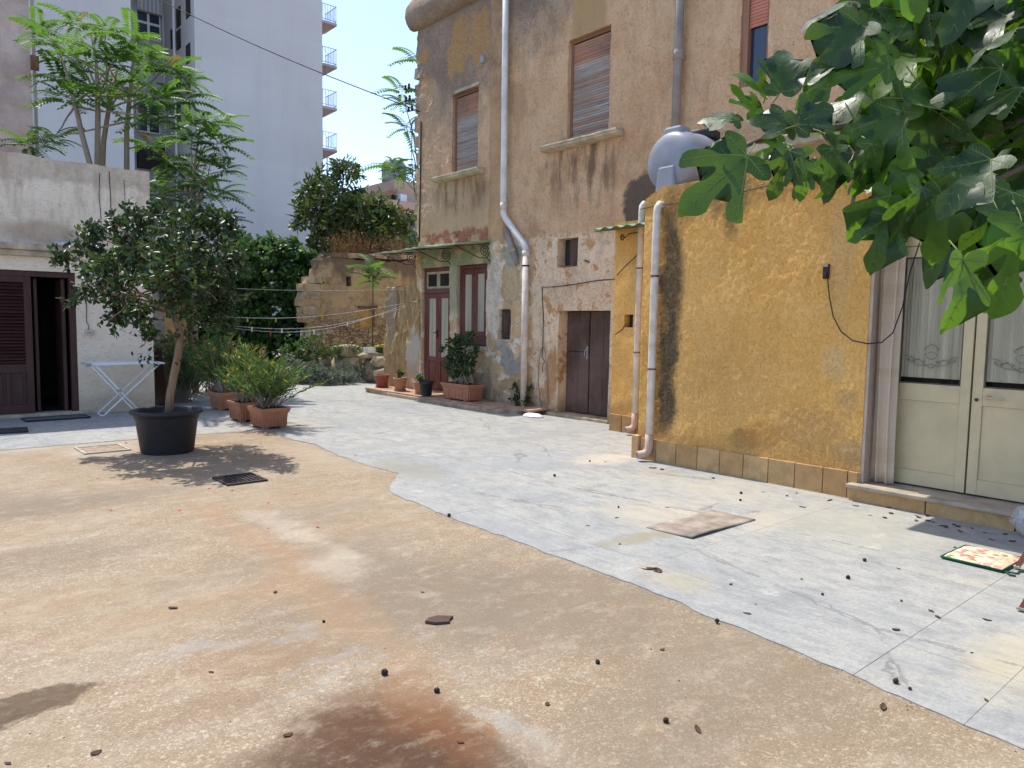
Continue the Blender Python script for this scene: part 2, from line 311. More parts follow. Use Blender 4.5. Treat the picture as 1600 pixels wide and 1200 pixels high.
# ---- walls (world coordinates: y runs along the right-hand buildings, z up)
def house_mat():
    m = Mat('peeling_house_plaster'); p = m.pos(); y = m.sep(p, 1); z = m.sep(p, 2)
    m.wargs = (.12, 2.2, .05, 9.0); rough = m.noise(22, 5, .70, None, .5); mid = m.noise(1.6, 6, .62, None, .3); edge = m.noise(3.0, 7, .66, None, .2); fine = m.noise(64, 3, .7)
    pink = m.ramp(mid, [(.25, (.54, .37, .24)), (.43, (.65, .465, .305)), (.58, (.70, .53, .365)), (.78, (.58, .415, .275))])
    pink = m.mix(m.ramp(rough, [(.34, .6), (.47, 0.0)]), pink, (.36, .24, .155))
    pink = m.mix(m.ramp(rough, [(.54, 0.0), (.70, .55)]), pink, (.74, .57, .42))
    pat = m.noise(.85, 7, .66, m.map(p, (1, 1, 1), (3, 1, 6)), .4)
    pink = m.mix(m.ramp(pat, [(.53, 0.0), (.57, .55)]), pink, m.mix(.5, pink, (.78, .64, .48))); pink = m.mix(m.ramp(pat, [(.36, .5), (.42, 0.0)]), pink, (.42, .27, .165))
    grey = m.ramp(mid, [(.3, (.25, .21, .185)), (.55, (.35, .30, .26)), (.75, (.44, .375, .315))])
    grey = m.mix(m.ramp(rough, [(.32, .7), (.52, 0.0)]), grey, (.13, .105, .09))
    c = pink
    gm = m.math('MAXIMUM', m.blob((9, 12.6, 7.6), (9, 2.1, 1.9), edge, .7, .3), m.blob((9, 10.0, 7.9), (9, 1.25, 1.35), edge, .9, .45))
    c = m.mix(gm, c, grey)
    c = m.mix(m.math('MULTIPLY', m.blob((9, 12.3, 3.95), (9, 1.4, .75), edge, .6, .3), .55), c, (.46, .375, .295))
    # exposed ochre stone
    for (yy, zz, ry, rz) in ((12.2, 7.15, .28, .62), (12.45, 6.85, .2, .4), (11.55, 7.05, .34, .5), (13.35, 6.55, .28, .22), (13.5, 7.2, .18, .16)):
        c = m.mix(m.math('MULTIPLY', m.blob((9, yy, zz), (9, ry, rz), edge, 1.1, .10), .9), c, m.ramp(rough, [(.3, (.36, .22, .10)), (.5, (.47, .31, .15)), (.7, (.52, .38, .22))]))
    c = m.mix(m.math('MULTIPLY', m.blob((9, 13.3, 6.1), (9, .4, .55), edge, .7, .2), .7), c, (.50, .40, .29))
    # flat cement patch and pilaster strip
    c = m.mix(m.math('MULTIPLY', m.band(y, 8.3, 9.05, .05, edge, .06), m.band(z, 6.34, 9, .03)), c, (.50, .37, .22))
    pil = m.band(y, 10.74, 11.22, .03, edge, .05)
    c = m.mix(m.math('MULTIPLY', pil, .55), c, m.ramp(edge, [(.3, (.34, .20, .11)), (.6, (.50, .35, .23)), (.75, (.58, .46, .34))]))
    # --- whitewashed ground floor with coats coming off
    low = m.math('MULTIPLY', m.band(z, -1, 3.15, .05, edge, .35), m.band(y, 7, 13.6, .02))
    white = m.ramp(mid, [(.3, (.60, .55, .46)), (.55, (.76, .73, .65)), (.8, (.70, .65, .55))])
    tan = m.ramp(mid, [(.3, (.48, .36, .23)), (.55, (.61, .48, .32)), (.8, (.65, .54, .39))])
    lw = m.mix(m.ramp(edge, [(.50, 0.0), (.53, 1.0)]), tan, white)
    lr = m.mix(m.ramp(edge, [(.41, 0.0), (.46, 1.0)]), (.46, .29, .16), m.ramp(mid, [(.3, (.58, .47, .35)), (.6, (.72, .62, .49))]))
    lowc = m.mix(m.band(y, 9.9, 14, .05, edge, .1), lr, lw)
    lowc = m.mix(m.math('MULTIPLY', m.blob((9, 11.05, 2.2), (9, .26, .9), edge, .35, .1), .95), lowc, (.66, .65, .59))
    lowc = m.mix(m.blob((9, 10.55, 2.35), (9, .28, .52), edge, .5, .06), lowc, (.50, .41, .28))
    lowc = m.mix(m.blob((9, 10.5, 2.85), (9, .25, .25), edge, .5, .06), lowc, (.34, .38, .32))
    for (yy, zz, ry, rz, k) in ((10.62, .95, .22, .20, (.27, .31, .33)), (10.45, .75, .2, .17, (.30, .33, .35)), (10.8, 1.15, .16, .12, (.36, .38, .37)), (10.2, .85, .12, .16, (.33, .34, .32)), (11.2, .75, .25, .22, (.48, .43, .30)), (10.3, .45, .5, .22, (.42, .33, .20)), (13.2, 1.0, .2, .5, (.60, .56, .47)), (10.1, 2.0, .07, .9, (.36, .29, .21))):
        lowc = m.mix(m.math('MULTIPLY', m.blob((9, yy, zz), (9, ry, rz), edge, .9, .08), .9), lowc, k)
    green = m.math('MULTIPLY', m.band(z, 2.72, 3.3, .02, edge, .06), m.band(y, 11.15, 13.6, .02))
    lowc = m.mix(green, lowc, m.mix(m.ramp(edge, [(.55, 0.0), (.58, 1.0)]), (.31, .37, .25), (.48, .46, .32)))
    lowc = m.mix(m.math('MULTIPLY', m.band(y, 12.18, 12.5, .01), m.band(z, 1.75, 2.8, .2, edge, .2)), lowc, (.40, .44, .34))
    lowc = m.mix(m.math('MULTIPLY', m.blob((9, 9.4, .75), (9, .16, .5), edge, .8, .2), .8), lowc, (.38, .21, .10))
    lowc = m.mix(m.math('MULTIPLY', m.band(z, -1, .34, .14, edge, .35), .7), lowc, (.30, .23, .16))
    c = m.mix(low, c, lowc)
    # red coat just above the awning, runs of dirt below the sills, soot beside the yellow annex
    red = m.math('MULTIPLY', m.math('MULTIPLY', m.band(z, 3.14, 3.44, .03, edge, .22), m.band(y, 11.2, 13.5, .05)), m.ramp(m.noise(2.2, 5, .6), [(.40, 0.0), (.46, 1.0)]))
    c = m.mix(red, c, m.ramp(rough, [(.3, (.32, .14, .10)), (.6, (.47, .22, .16))]))
    str_ = m.noise(5, 5, .6, m.map(p, (1, 1, .22)))
    drip = m.math('MULTIPLY', m.ramp(str_, [(.45, 0.0), (.62, .9)]), m.math('MAXIMUM', m.blob((9, 8.75, 4.2), (9, .8, .55), edge, .4, .4), m.blob((9, 12.1, 4.25), (9, .75, .4), edge, .4, .4)))
    c = m.mix(drip, c, (.20, .135, .09))
    c = m.mix(m.blob((9, 7.45, 3.5), (9, .38, .42), edge, .7, .12), c, (.13, .115, .105))
    c = m.mix(m.math('MULTIPLY', m.blob((9, 6.3, 3.9), (9, 1.2, .5), edge, .7, .4), .4), c, (.22, .16, .12))
    c = m.mix(m.math('MULTIPLY', m.ramp(str_, [(.5, 0.0), (.7, 1.0)]), .25), c, (.26, .17, .11))
    c = m.mix(m.ramp(fine, [(.55, 0.0), (.72, .35)]), c, (.24, .165, .115))
    c = m.mix(1.0, c, (1.32, 1.17, .985), 'MULTIPLY')
    h = m.math('ADD', m.math('MULTIPLY', rough, 1.0), m.math('MULTIPLY', fine, .35))
    h = m.math('MULTIPLY', h, m.math('SUBTRACT', 1.0, m.math('MULTIPLY', low, .55)))
    pe = m.math('MULTIPLY', m.math('MULTIPLY', m.ramp(edge, [(.50, 0.0), (.53, 1.0)]), low), .8)
    nb = m.bump(pe, .8, .015, m.bump(h, 1.0, .055))
    return m.out(c, .92, nb, .12)

def yellow_mat():
    m = Mat('yellow_stucco'); m.wargs = (.10, 2.4, .05, 9.0); p = m.pos(); y = m.sep(p, 1); z = m.sep(p, 2)
    mid = m.noise(1.3, 6, .6, None, .3); edge = m.noise(3.5, 7, .66); sw = m.noise(30, 5, .62, None, .8); st = m.noise(9, 6, .6, m.map(p, (1, 1, .25)))
    c = m.ramp(mid, [(.25, (.71, .43, .135)), (.45, (.75, .475, .165)), (.6, (.79, .52, .205)), (.8, (.73, .45, .15))])
    c = m.mix(m.math('MULTIPLY', m.blob((7, 4.6, 1.0), (3, .8, .5), edge, .8, .5), .55), c, (.58, .38, .17))
    c = m.mix(m.math('MULTIPLY', m.ramp(edge, [(.54, 0.0), (.70, 1.0)]), .25), c, (.72, .54, .30))
    for (yy, zz, ry, rz, a, k) in ((3.3, 2.3, .12, .65, .35, (.62, .52, .33)), (3.55, .62, .35, .22, .6, (.50, .33, .17)), (3.15, .45, .16, .14, .7, (.45, .34, .22)), (4.25, .42, .16, .12, .8, (.30, .18, .08)), (4.0, .5, .3, .12, .6, (.48, .26, .10)),
                                   (3.35, 1.25, .12, .18, .55, (.62, .53, .34)), (4.9, 3.05, 1.2, .22, .55, (.36, .23, .10)), (5.55, 1.3, .12, .2, .4, (.46, .27, .09)), (3.2, .9, .09, .12, .5, (.42, .31, .19))):
        c = m.mix(m.math('MULTIPLY', m.blob((7, yy, zz), (3, ry, rz), edge, .7, .25), a), c, k)
    c = m.mix(m.math('MULTIPLY', m.ramp(st, [(.52, 0.0), (.70, 1.0)]), .3), c, (.50, .29, .08))
    c = m.mix(m.math('MULTIPLY', m.band(z, .2, .42, .07, edge, .2), .5), c, (.40, .27, .13))
    c = m.mix(m.math('MULTIPLY', m.ramp(sw, [(.38, 1.0), (.49, 0.0)]), .35), c, (.46, .26, .07))
    c = m.mix(m.math('MULTIPLY', m.ramp(sw, [(.54, 0.0), (.66, 1.0)]), .25), c, (.86, .62, .30))
    c = m.mix(1.0, c, (1.14, 1.0, .80), 'MULTIPLY')
    # black algae streak below the spout, a smaller one under the roof edge
    for (yy, zz, ry, rz, a) in ((5.28, 2.15, .15, .95, 1.0), (5.30, 1.30, .12, .55, 1.0), (5.31, .70, .13, .34, 1.0), (5.16, 1.6, .10, 1.3, .0), (4.52, 2.85, .09, .28, .7), (4.72, 3.0, .07, .25, .5), (4.35, 3.0, .06, .2, .4), (5.1, 3.05, .06, .3, .3)):
        c = m.mix(m.math('MULTIPLY', m.blob((7, yy, zz), (3, ry, rz), st, .5, .38), a*.92), c, m.ramp(sw, [(.35, (.060, .046, .030)), (.7, (.20, .14, .075))]))
    nb = m.bump(sw, 1.0, .03)
    return m.out(c, .88, nb, .15)

def white_mat():
    m = Mat('white_roughcast'); m.wargs = (.1, 2, .05, 9); p = m.pos(); z = m.sep(p, 2)
    mid = m.noise(1.4, 6, .6); edge = m.noise(3, 7, .68); sw = m.noise(22, 6, .65, m.map(p, (.6, 1, 1.3)), .6); st = m.noise(6, 6, .62, m.map(p, (1, 1, .22)))
    c = m.ramp(mid, [(.3, (.72, .655, .56)), (.6, (.84, .78, .69)), (.8, (.76, .70, .60))])
    top = m.band(z, 3.72, 9, .05, edge, .35)
    c = m.mix(m.math('MULTIPLY', top, .8), c, m.ramp(edge, [(.3, (.33, .27, .215)), (.55, (.60, .54, .46)), (.75, (.44, .34, .27))]))
    c = m.mix(m.math('MULTIPLY', m.math('MULTIPLY', m.ramp(st, [(.48, 0.0), (.64, 1.0)]), m.band(z, 2.7, 9, .3, edge, .6)), .42), c, (.36, .28, .21))
    c = m.mix(m.math('MULTIPLY', m.band(z, -1, .85, .25, edge, .4), .45), c, (.60, .48, .32))
    c = m.mix(m.math('MULTIPLY', m.band(z, -1, .25, .1, edge, .2), .4), c, (.34, .27, .2))
    c = m.mix(m.math('MULTIPLY', m.ramp(sw, [(.32, 1.0), (.48, 0.0)]), .35), c, (.34, .30, .26))
    c = m.mix(m.math('MULTIPLY', m.blob((2.2, 13.8, 2.9), (.9, 9, .16), st, .6, .3), .6), c, (.33, .25, .18))
    c = m.mix(1.0, c, (1.06, 1.01, .92), 'MULTIPLY')
    return m.out(c, .9, m.bump(sw, .85, .014), .15)

def ruin_mat():
    m = Mat('ruined_tufa_wall'); p = m.pos(); z = m.sep(p, 2)
    rough = m.noise(6, 8, .7, None, .4); mid = m.noise(1.3, 6, .6); edge = m.noise(2.6, 8, .7)
    c = m.ramp(mid, [(.25, (.34, .24, .14)), (.5, (.46, .34, .20)), (.75, (.54, .42, .27))])
    c = m.mix(m.ramp(edge, [(.52, 0.0), (.56, .8)]), c, (.50, .36, .18))
    c = m.mix(m.ramp(rough, [(.32, .8), (.48, 0.0)]), c, (.17, .11, .065))
    tp = m.band(z, 2.95, 9, .12, m.noise(2.5, 5, .6, m.map(p, (1, 1, .3))), .7)
    c = m.mix(m.math('MULTIPLY', tp, .8), c, (.15, .115, .085))
    c = m.mix(m.math('MULTIPLY', m.band(z, -1, .5, .3, edge, .4), .5), c, (.25, .19, .12))
    vor = m.vor(5.5, m.map(p, (1, 1, 1.9)), 'DISTANCE_TO_EDGE')
    jm = m.math('MULTIPLY', m.ramp(vor, [(.02, 1.0), (.09, 0.0)]), m.band(z, -1, 1.7, .3, edge, .7))
    c = m.mix(m.math('MULTIPLY', jm, .7), c, (.20, .14, .085))
    h = m.math('SUBTRACT', rough, m.math('MULTIPLY', jm, .6))
    return m.out(c, .95, m.bump(h, 1.0, .05), .1)

def pier_mat():
    m = Mat('eroded_pier_stone'); p = m.pos(); z = m.sep(p, 2)
    rough = m.noise(9, 8, .7, m.map(p, (1, 1, .35)), .6); edge = m.noise(2.6, 8, .68)
    c = m.ramp(rough, [(.28, (.22, .13, .06)), (.45, (.44, .29, .13)), (.6, (.54, .39, .21)), (.8, (.60, .48, .30))])
    c = m.mix(m.blob((9, 13.75, .75), (9, .35, .7), edge, .7, .12), c, (.62, .56, .46))
    c = m.mix(m.math('MULTIPLY', m.blob((9, 14.75, 1.75), (9, .22, .62), edge, .6, .15), .75), c, (.40, .33, .25))
    c = m.mix(m.math('MULTIPLY', m.band(z, -1, .6, .2, edge, .3), .5), c, (.48, .34, .19))
    return m.out(c, .95, m.bump(rough, 1.0, .06), .1)

def tile_mat(name, a, b, dirt=.4, wc=True):
    m = Mat(name); p = m.pos() if wc else m.obj(); r = m.rand(); n1 = m.noise(7, 5, .65, p); n2 = m.noise(60, 4, .6, p)
    c = m.mix(r, a, b); c = m.mix(m.ramp(n1, [(.42, 0.0), (.68, dirt)]), c, tuple(x*.5 for x in a))
    c = m.mix(m.ramp(n2, [(.55, 0.0), (.7, .3)]), c, tuple(x*.6 for x in a))
    return m.out(c, .7, m.bump(n2, .3, .004), .25)

def wood_mat(name, a, b, axis=2, scale=1.0, rough=.6, dirt=None, spec=.3):
    m = Mat(name); p = m.pos(); s = [9*scale]*3; s[axis] = .7*scale
    g = m.noise(3.0, 6, .65, m.map(p, tuple(s))); k = m.noise(1.2, 4, .6); r = m.rand()
    c = m.ramp(m.math('ADD', m.math('MULTIPLY', g, .75), m.math('MULTIPLY', r, .25)), [(.3, a), (.7, b)])
    if dirt: c = m.mix(m.ramp(k, [(.45, 0.0), (.62, .8)]), c, dirt)
    return m.out(c, rough, m.bump(g, .35, .004), spec)

M_ground = ground_mat(); M_slab = slab_mat(); M_house = house_mat(); M_yellow = yellow_mat(); M_white = white_mat(); M_ruin = ruin_mat(); M_pier = pier_mat()
M_joint = simple('joint_dirt', (.28, .265, .24), .95, .1)
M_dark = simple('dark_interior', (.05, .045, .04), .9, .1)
M_stone = simple('sandstone', (.42, .34, .23), .9, .1, var=.45, scale=4, bump=.6, bscale=25, bd=.02)
M_sill = simple('sill_stone', (.47, .40, .29), .85, .15, var=.35, scale=5, bump=.4, bscale=40, bd=.008)
M_terr = tile_mat('terracotta_plastic', (.43, .19, .11), (.49, .24, .145), .3, False)
M_terr2 = tile_mat('red_terracotta', (.30, .085, .055), (.33, .10, .06), .3, False)
M_skirt = tile_mat('skirting_tile', (.47, .27, .11), (.55, .36, .17), .5)
M_ptile = tile_mat('platform_tile', (.44, .27, .18), (.54, .38, .28), .5)
M_black = simple('black_plastic', (.022, .022, .024), .55, .4, var=.2, scale=20, bump=.05, wcoord=False)
M_soil = simple('soil', (.045, .03, .02), .95, .1, bump=.8, bscale=40, bd=.02)
M_pvc = simple('pvc_pipe', (.66, .58, .49), .6, .3, var=.22, scale=7, bump=.05)
M_pvcw = simple('white_pipe', (.72, .70, .65), .55, .3, var=.18, scale=3, bump=.05)
M_pvcg = simple('grey_pipe', (.30, .265, .23), .7, .3, var=.25, scale=3, bump=.1)
M_iron = simple('dark_iron', (.06, .048, .04), .7, .3, .3)
M_rust = simple('rusty_iron', (.20, .10, .06), .85, .2, .2, var=.5)
M_red = wood_mat('oxblood_paint', (.12, .035, .026), (.19, .062, .046), 2, 1, .55, (.22, .10, .08))
M_brown = wood_mat('dark_brown_wood', (.045, .020, .017), (.085, .040, .032), 2, 1, .5)
M_brownx = wood_mat('dark_brown_slat', (.045, .020, .017), (.09, .042, .034), 0, 1, .5)
M_plank = wood_mat('weathered_brown_planks', (.065, .038, .028), (.13, .08, .06), 2, 1, .75, (.16, .11, .085))
M_shut = wood_mat('weathered_shutter', (.22, .19, .165), (.48, .425, .37), 1, 1, .8, (.36, .27, .21))
M_shutr = wood_mat('red_shutter', (.36, .18, .11), (.54, .31, .20), 1, 1, .75, (.24, .16, .13))
M_shutk = wood_mat('salmon_shutter', (.52, .20, .12), (.58, .25, .16), 1, 1, .6)
M_frameb = wood_mat('varnished_frame', (.22, .10, .055), (.33, .17, .10), 2, 1, .6)
M_wire = simple('black_cable', (.03, .028, .028), .7, .2)
M_line = simple('pale_cord', (.55, .53, .50), .8, .1)
M_alu = simple('beige_enamel', (.60, .485, .285), .45, .4, var=.12, scale=3, bump=.05)
M_alud = simple('beige_gasket', (.13, .11, .075), .7, .2)
M_galv = simple('galvanised_steel', (.45, .47, .5), .5, .4, .5)
M_whitep = simple('white_enamel', (.78, .78, .77), .4, .4, var=.06)
M_greyp = simple('grey_plastic', (.35, .35, .36), .5, .4)
def tower_mat():
    m = Mat('tower_render'); p = m.pos(); n1 = m.noise(.35, 5, .6, m.map(p, (1, 1, .25))); n2 = m.noise(.12, 3, .5, m.map(p, (1, 1, 2.5)))
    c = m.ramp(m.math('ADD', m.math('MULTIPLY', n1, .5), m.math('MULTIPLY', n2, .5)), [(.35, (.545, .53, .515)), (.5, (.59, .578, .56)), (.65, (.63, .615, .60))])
    bd = m.math('FRACT', m.math('MULTIPLY', m.sep(p, 2), .3722)); c = m.mix(m.math('MULTIPLY', m.band(bd, .10, .20, .015), .10), c, (.68, .68, .69))
    c = m.mix(m.math('MULTIPLY', m.ramp(m.noise(.9, 5, .65, m.map(p, (1, 1, .08))), [(.52, 0.0), (.70, 1.0)]), .22), c, (.40, .40, .41))
    return m.out(c, .88, m.bump(m.noise(6, 3, .6), .2, .02), .15)
M_tower = tower_mat()
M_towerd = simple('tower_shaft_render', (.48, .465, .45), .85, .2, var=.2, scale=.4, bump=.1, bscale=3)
M_slabu = simple('balcony_slab', (.42, .38, .36), .85, .2, var=.2, scale=1)
M_slabr = simple('balcony_soffit', (.28, .20, .17), .85, .2, var=.2, scale=1)
M_pinkh = simple('pink_house_render', (.55, .38, .28), .9, .15, var=.15, scale=.6, bump=.2, bscale=8, bd=.02)
M_oldpink = simple('old_pink_block_wall', (.58, .45, .38), .92, .12, var=.35, scale=1.1, bump=.7, bscale=7, bd=.05)
M_roof = simple('roof_tiles', (.34, .20, .13), .9, .1, var=.3)
M_greenp = simple('green_paint', (.30, .36, .20), .75, .2, var=.35, scale=5, bump=.3)
M_greent = simple('green_corrugated', (.11, .20, .085), .6, .3, var=.3, scale=6)
M_tank = simple('tank_plastic', (.25, .26, .29), .42, .4, var=.08, scale=3, bump=.04)
M_bark = wood_mat('tree_bark', (.20, .125, .075), (.36, .25, .16), 2, 1.5, .9)
M_barkd = wood_mat('dark_bark', (.085, .055, .035), (.17, .115, .075), 2, 1.5, .9)
M_barkg = wood_mat('pale_bark', (.22, .18, .13), (.36, .31, .24), 2, 1.5, .9)
def glass_mat():
    m = Mat('window_glass'); m.b.inputs['Transmission Weight'].default_value = 0.0
    return m.out((.03, .045, .075), .06, None, .6)
M_glass = glass_mat()
def lace_mat():
    m = Mat('net_curtain'); p = m.pos(); n1 = m.noise(18, 3, .5, m.map(p, (1, 1, .04))); n2 = m.noise(220, 2, .5)
    c = m.ramp(n1, [(.3, (.46, .41, .29)), (.7, (.70, .635, .48))])
    return m.out(c, .9, m.bump(n1, .6, .02, m.bump(n2, .2, .002)), .1, 0, (.15, (.6, .58, .5)))
M_lace = lace_mat()
M_lacep = simple('embroidery', (.30, .27, .22), .9, .1)
def curtain_mat():
    m = Mat('woven_door_curtain'); p = m.pos()
    wv = m.n('TexWave'); wv.bands_direction = 'Z'; wv.inputs['Scale'].default_value = 18; wv.inputs['Distortion'].default_value = .6; m.l(p, wv.inputs[0])
    b = m.ramp(m.noise(1.5, 2, .5, m.map(p, (.01, .01, 2.2))), [(.42, 0.0), (.48, 1.0)])
    c = m.mix(wv.outputs[1], (.50, .375, .255), (.62, .495, .36)); c = m.mix(m.math('MULTIPLY', b, .4), c, (.68, .57, .44))
    return m.out(c, .95, m.bump(m.noise(300, 2, .5), .3, .002), .1)
M_curt = curtain_mat()
def floral_mat():
    m = Mat('floral_cotton'); p = m.obj(); v = m.vor(24, p); cid = m.vor(24, p, 'F1', 'Color'); n1 = m.noise(26, 5, .6, p, 1.0)
    c = m.ramp(m.sep(cid, 0), [(0, (.70, .58, .38)), (.40, (.70, .58, .38)), (.44, (.62, .20, .18)), (.62, (.70, .32, .28)), (.68, (.14, .28, .12)), (.80, (.66, .40, .30)), (.9, (.70, .60, .42))], 'CONSTANT')
    c = m.mix(m.ramp(m.math('ADD', v, m.math('MULTIPLY', n1, .05)), [(.62, 0.0), (.74, 1.0)]), c, (.70, .60, .42))
    c = m.mix(m.ramp(n1, [(.54, 0.0), (.60, .75)]), c, (.58, .22, .20))
    return m.out(c, .95, m.bump(n1, .2, .004), .1)
M_floral = floral_mat()
M_dgreen = simple('dark_green_piping', (.02, .09, .05), .9, .1)
M_chair = wood_mat('mahogany', (.13, .035, .02), (.23, .07, .04), 2, 1, .35, None, .5)
def bag_mat():
    m = Mat('clear_plastic'); n1 = m.noise(22, 3, .6)
    m.out((.80, .83, .86), .15, m.bump(n1, 1.0, .03), .8)
    t = m.n('BsdfTransparent'); mx = m.n('MixShader'); m.put(mx.inputs[0], m.ramp(n1, [(.35, .12), (.65, .42)]))
    m.l(t.outputs[0], mx.inputs[1]); m.l(m.b.outputs[0], mx.inputs[2]); m.l(mx.outputs[0], m.t.nodes['Material Output'].inputs[0]); return m.m
M_bag = bag_mat()

# foliage
def fig_mat():
    m = Mat('fig_leaf'); r = m.math('FRACT', m.math('ADD', m.rand(), m.island())); n1 = m.noise(9, 4, .6, m.obj()); n2 = m.noise(60, 3, .6)
    c = m.ramp(r, [(.0, (.008, .028, .006)), (.45, (.013, .044, .008)), (.75, (.026, .080, .011)), (.92, (.055, .14, .016)), (1, (.10, .19, .022))])
    c = m.mix(m.math('MULTIPLY', m.ramp(n1, [(.50, 0.0), (.72, 1.0)]), .35), c, (.06, .11, .02)); c = m.mix(m.math('MULTIPLY', m.ramp(n1, [(.74, 0.0), (.78, 1.0)]), .6), c, (.16, .10, .03))
    return m.out(c, m.ramp(n2, [(.3, .34), (.7, .52)]), m.bump(n2, .25, .003), .42, 0, (m.ramp(r, [(.2, .22), (.7, .36), (1, .55)]), m.mix(.5, c, (.36, .74, .03))))
M_fig = fig_mat()
M_vein = leafmat('fig_vein', [(.16, .22, .07), (.22, .30, .09)], .6, .3, .3, (.3, .45, .1))
M_ficus = leafmat('potted_tree_leaf', [(.012, .026, .014), (.020, .042, .020), (.040, .072, .024), (.12, .20, .035)], .42, .32, .18, (.12, .22, .04))
M_olean = leafmat('oleander_leaf', [(.035, .085, .025), (.075, .155, .04), (.14, .23, .05)], .45, .4, .32, (.2, .32, .05))
M_yel = leafmat('yellowed_leaf', [(.45, .38, .03), (.55, .42, .04), (.35, .35, .04)], .55, .3, .35, (.6, .5, .05))
M_dry = leafmat('dry_leaf', [(.16, .09, .045), (.28, .17, .08)], .8, .1, .2, (.3, .18, .08))
M_ail = leafmat('ailanthus_leaf', [(.020, .062, .014), (.045, .12, .022), (.10, .21, .03)], .45, .35, .40, (.26, .50, .05))
M_ailr = leafmat('ailanthus_tip', [(.22, .12, .04), (.18, .20, .04)], .5, .3, .35, (.4, .3, .06))
M_ivy = leafmat('ivy_leaf', [(.018, .050, .016), (.042, .105, .028), (.10, .20, .05)], .45, .35, .3, (.2, .38, .06))
M_loq = leafmat('loquat_leaf', [(.022, .048, .016), (.058, .105, .030), (.17, .26, .05)], .4, .4, .22, (.22, .30, .05))
M_grey = leafmat('grey_shrub_leaf', [(.10, .14, .095), (.18, .225, .165), (.27, .31, .24)], .7, .2, .15, (.15, .2, .1))
M_pit = leafmat('glossy_shrub_leaf', [(.012, .038, .012), (.028, .070, .020), (.065, .125, .035)], .4, .4, .2, (.15, .28, .05))
M_weed = leafmat('dry_weed', [(.20, .09, .045), (.30, .15, .07), (.16, .12, .05)], .9, .1, .2, (.4, .2, .08))
M_pink = leafmat('pink_petal', [(.55, .06, .12), (.68, .20, .24)], .6, .2, .3, (.7, .2, .25))
M_figf = simple('fallen_fig', (.030, .020, .016), .7, .3, var=.4, wcoord=False)
M_litter = leafmat('brown_litter', [(.045, .028, .018), (.09, .055, .035), (.14, .085, .05)], .85, .1, .05, (.1, .06, .03))

# ================================================================== the setting
def lin(a, b, res):
    k = max(1, int(math.ceil((b-a)/res))); return [a+(b-a)*i/k for i in range(k)]
def wall(name, O, a, n, s0, s1, t0, t1, holes, res, disp, mat, parent, thick=.3, warp=None, smooth=True):
    """a rough wall as a fine sheet with openings cut in it, their reveals and a thickness behind; holes: (s0,s1,t0,t1,depth)"""
    O, a, n = Vector(O), Vector(a), Vector(n); U = Vector((0, 0, 1))
    def axis(lo, hi, cuts):
        cs = sorted(set([lo, hi]+[c for c in cuts if lo < c < hi])); r = []
        for i in range(len(cs)-1): r += lin(cs[i], cs[i+1], res)
        return r+[hi]
    S = axis(s0, s1, [h[k] for h in holes for k in (0, 1)]); T = axis(t0, t1, [h[k] for h in holes for k in (2, 3)])
    def inh(i, j):
        if i < 0 or j < 0 or i >= len(S)-1 or j >= len(T)-1: return -1
        s, t = (S[i]+S[i+1])/2, (T[j]+T[j+1])/2
        for k, h in enumerate(holes):
            if h[0] < s < h[1] and h[2] < t < h[3]: return k
        return None
    vs = []; vid = {}; fs = []
    flip = a.cross(U).dot(n) < 0
    def P(s, t, d):
        if warp: s, t = warp(s, t)
        return O + a*s + U*t + n*d
    def V(i, j):
        if (i, j) not in vid: vid[(i, j)] = len(vs); vs.append(P(S[i], T[j], disp(S[i], T[j])))
        return vid[(i, j)]
    bid = {}
    def B(i, j, dep):
        if (i, j, dep) not in bid: bid[(i, j, dep)] = len(vs); vs.append(P(S[i], T[j], -dep))
        return bid[(i, j, dep)]
    def q(*f): fs.append(tuple(reversed(f)) if flip else f)
    for i in range(len(S)-1):
        for j in range(len(T)-1):
            if inh(i, j) is not None: continue
            q(V(i, j), V(i+1, j), V(i+1, j+1), V(i, j+1))
            for di, dj, e in ((-1, 0, ((i, j+1), (i, j))), (1, 0, ((i+1, j), (i+1, j+1))), (0, -1, ((i, j), (i+1, j))), (0, 1, ((i+1, j+1), (i, j+1)))):
                k = inh(i+di, j+dj)
                if k is None: continue
                dep = thick if k < 0 else holes[k][4]
                q(V(*e[1]), V(*e[0]), B(*e[0], dep), B(*e[1], dep))
    me = bpy.data.meshes.new(name); me.from_pydata([tuple(v) for v in vs], [], fs); me.materials.append(mat)
    if smooth:
        me.polygons.foreach_set('use_smooth', [True]*len(me.polygons)); me.update()
        me.set_sharp_from_angle(angle=R(38))
    me.update(); o = bpy.data.objects.new(name, me); col.objects.link(o)
    if parent is not None: adopt(o, parent); KIDS.setdefault(parent.name, []).append(o)
    return o
def nz(x, y, z=0.0): return noise.noise((x, y, z))
def fr(x, y, z=0.0, o=4): return noise.fractal((x, y, z), 0.8, 2.1, o)

# ---- ground sheet
gb = MB()
gx = [-300, -60, -12] + [-6+.5*i for i in range(37)] + [20, 60, 300]; gy = [-300, -40, -8] + [-3+.5*i for i in range(60)] + [40, 80, 300]
for i in range(len(gx)-1):
    for j in range(len(gy)-1): pass
vs = [(x, y, (0.0015*nz(x*.35, y*.35) if -6 < x < 13 and -3 < y < 26 else 0)-.003) for x in gx for y in gy]
ny = len(gy); gb.add(vs, [(i*ny+j, (i+1)*ny+j, (i+1)*ny+j+1, i*ny+j+1) for i in range(len(gx)-1) for j in range(ny-1)])
gr = gb.build('ground', M_ground, None, True); tag(gr, kind='structure')

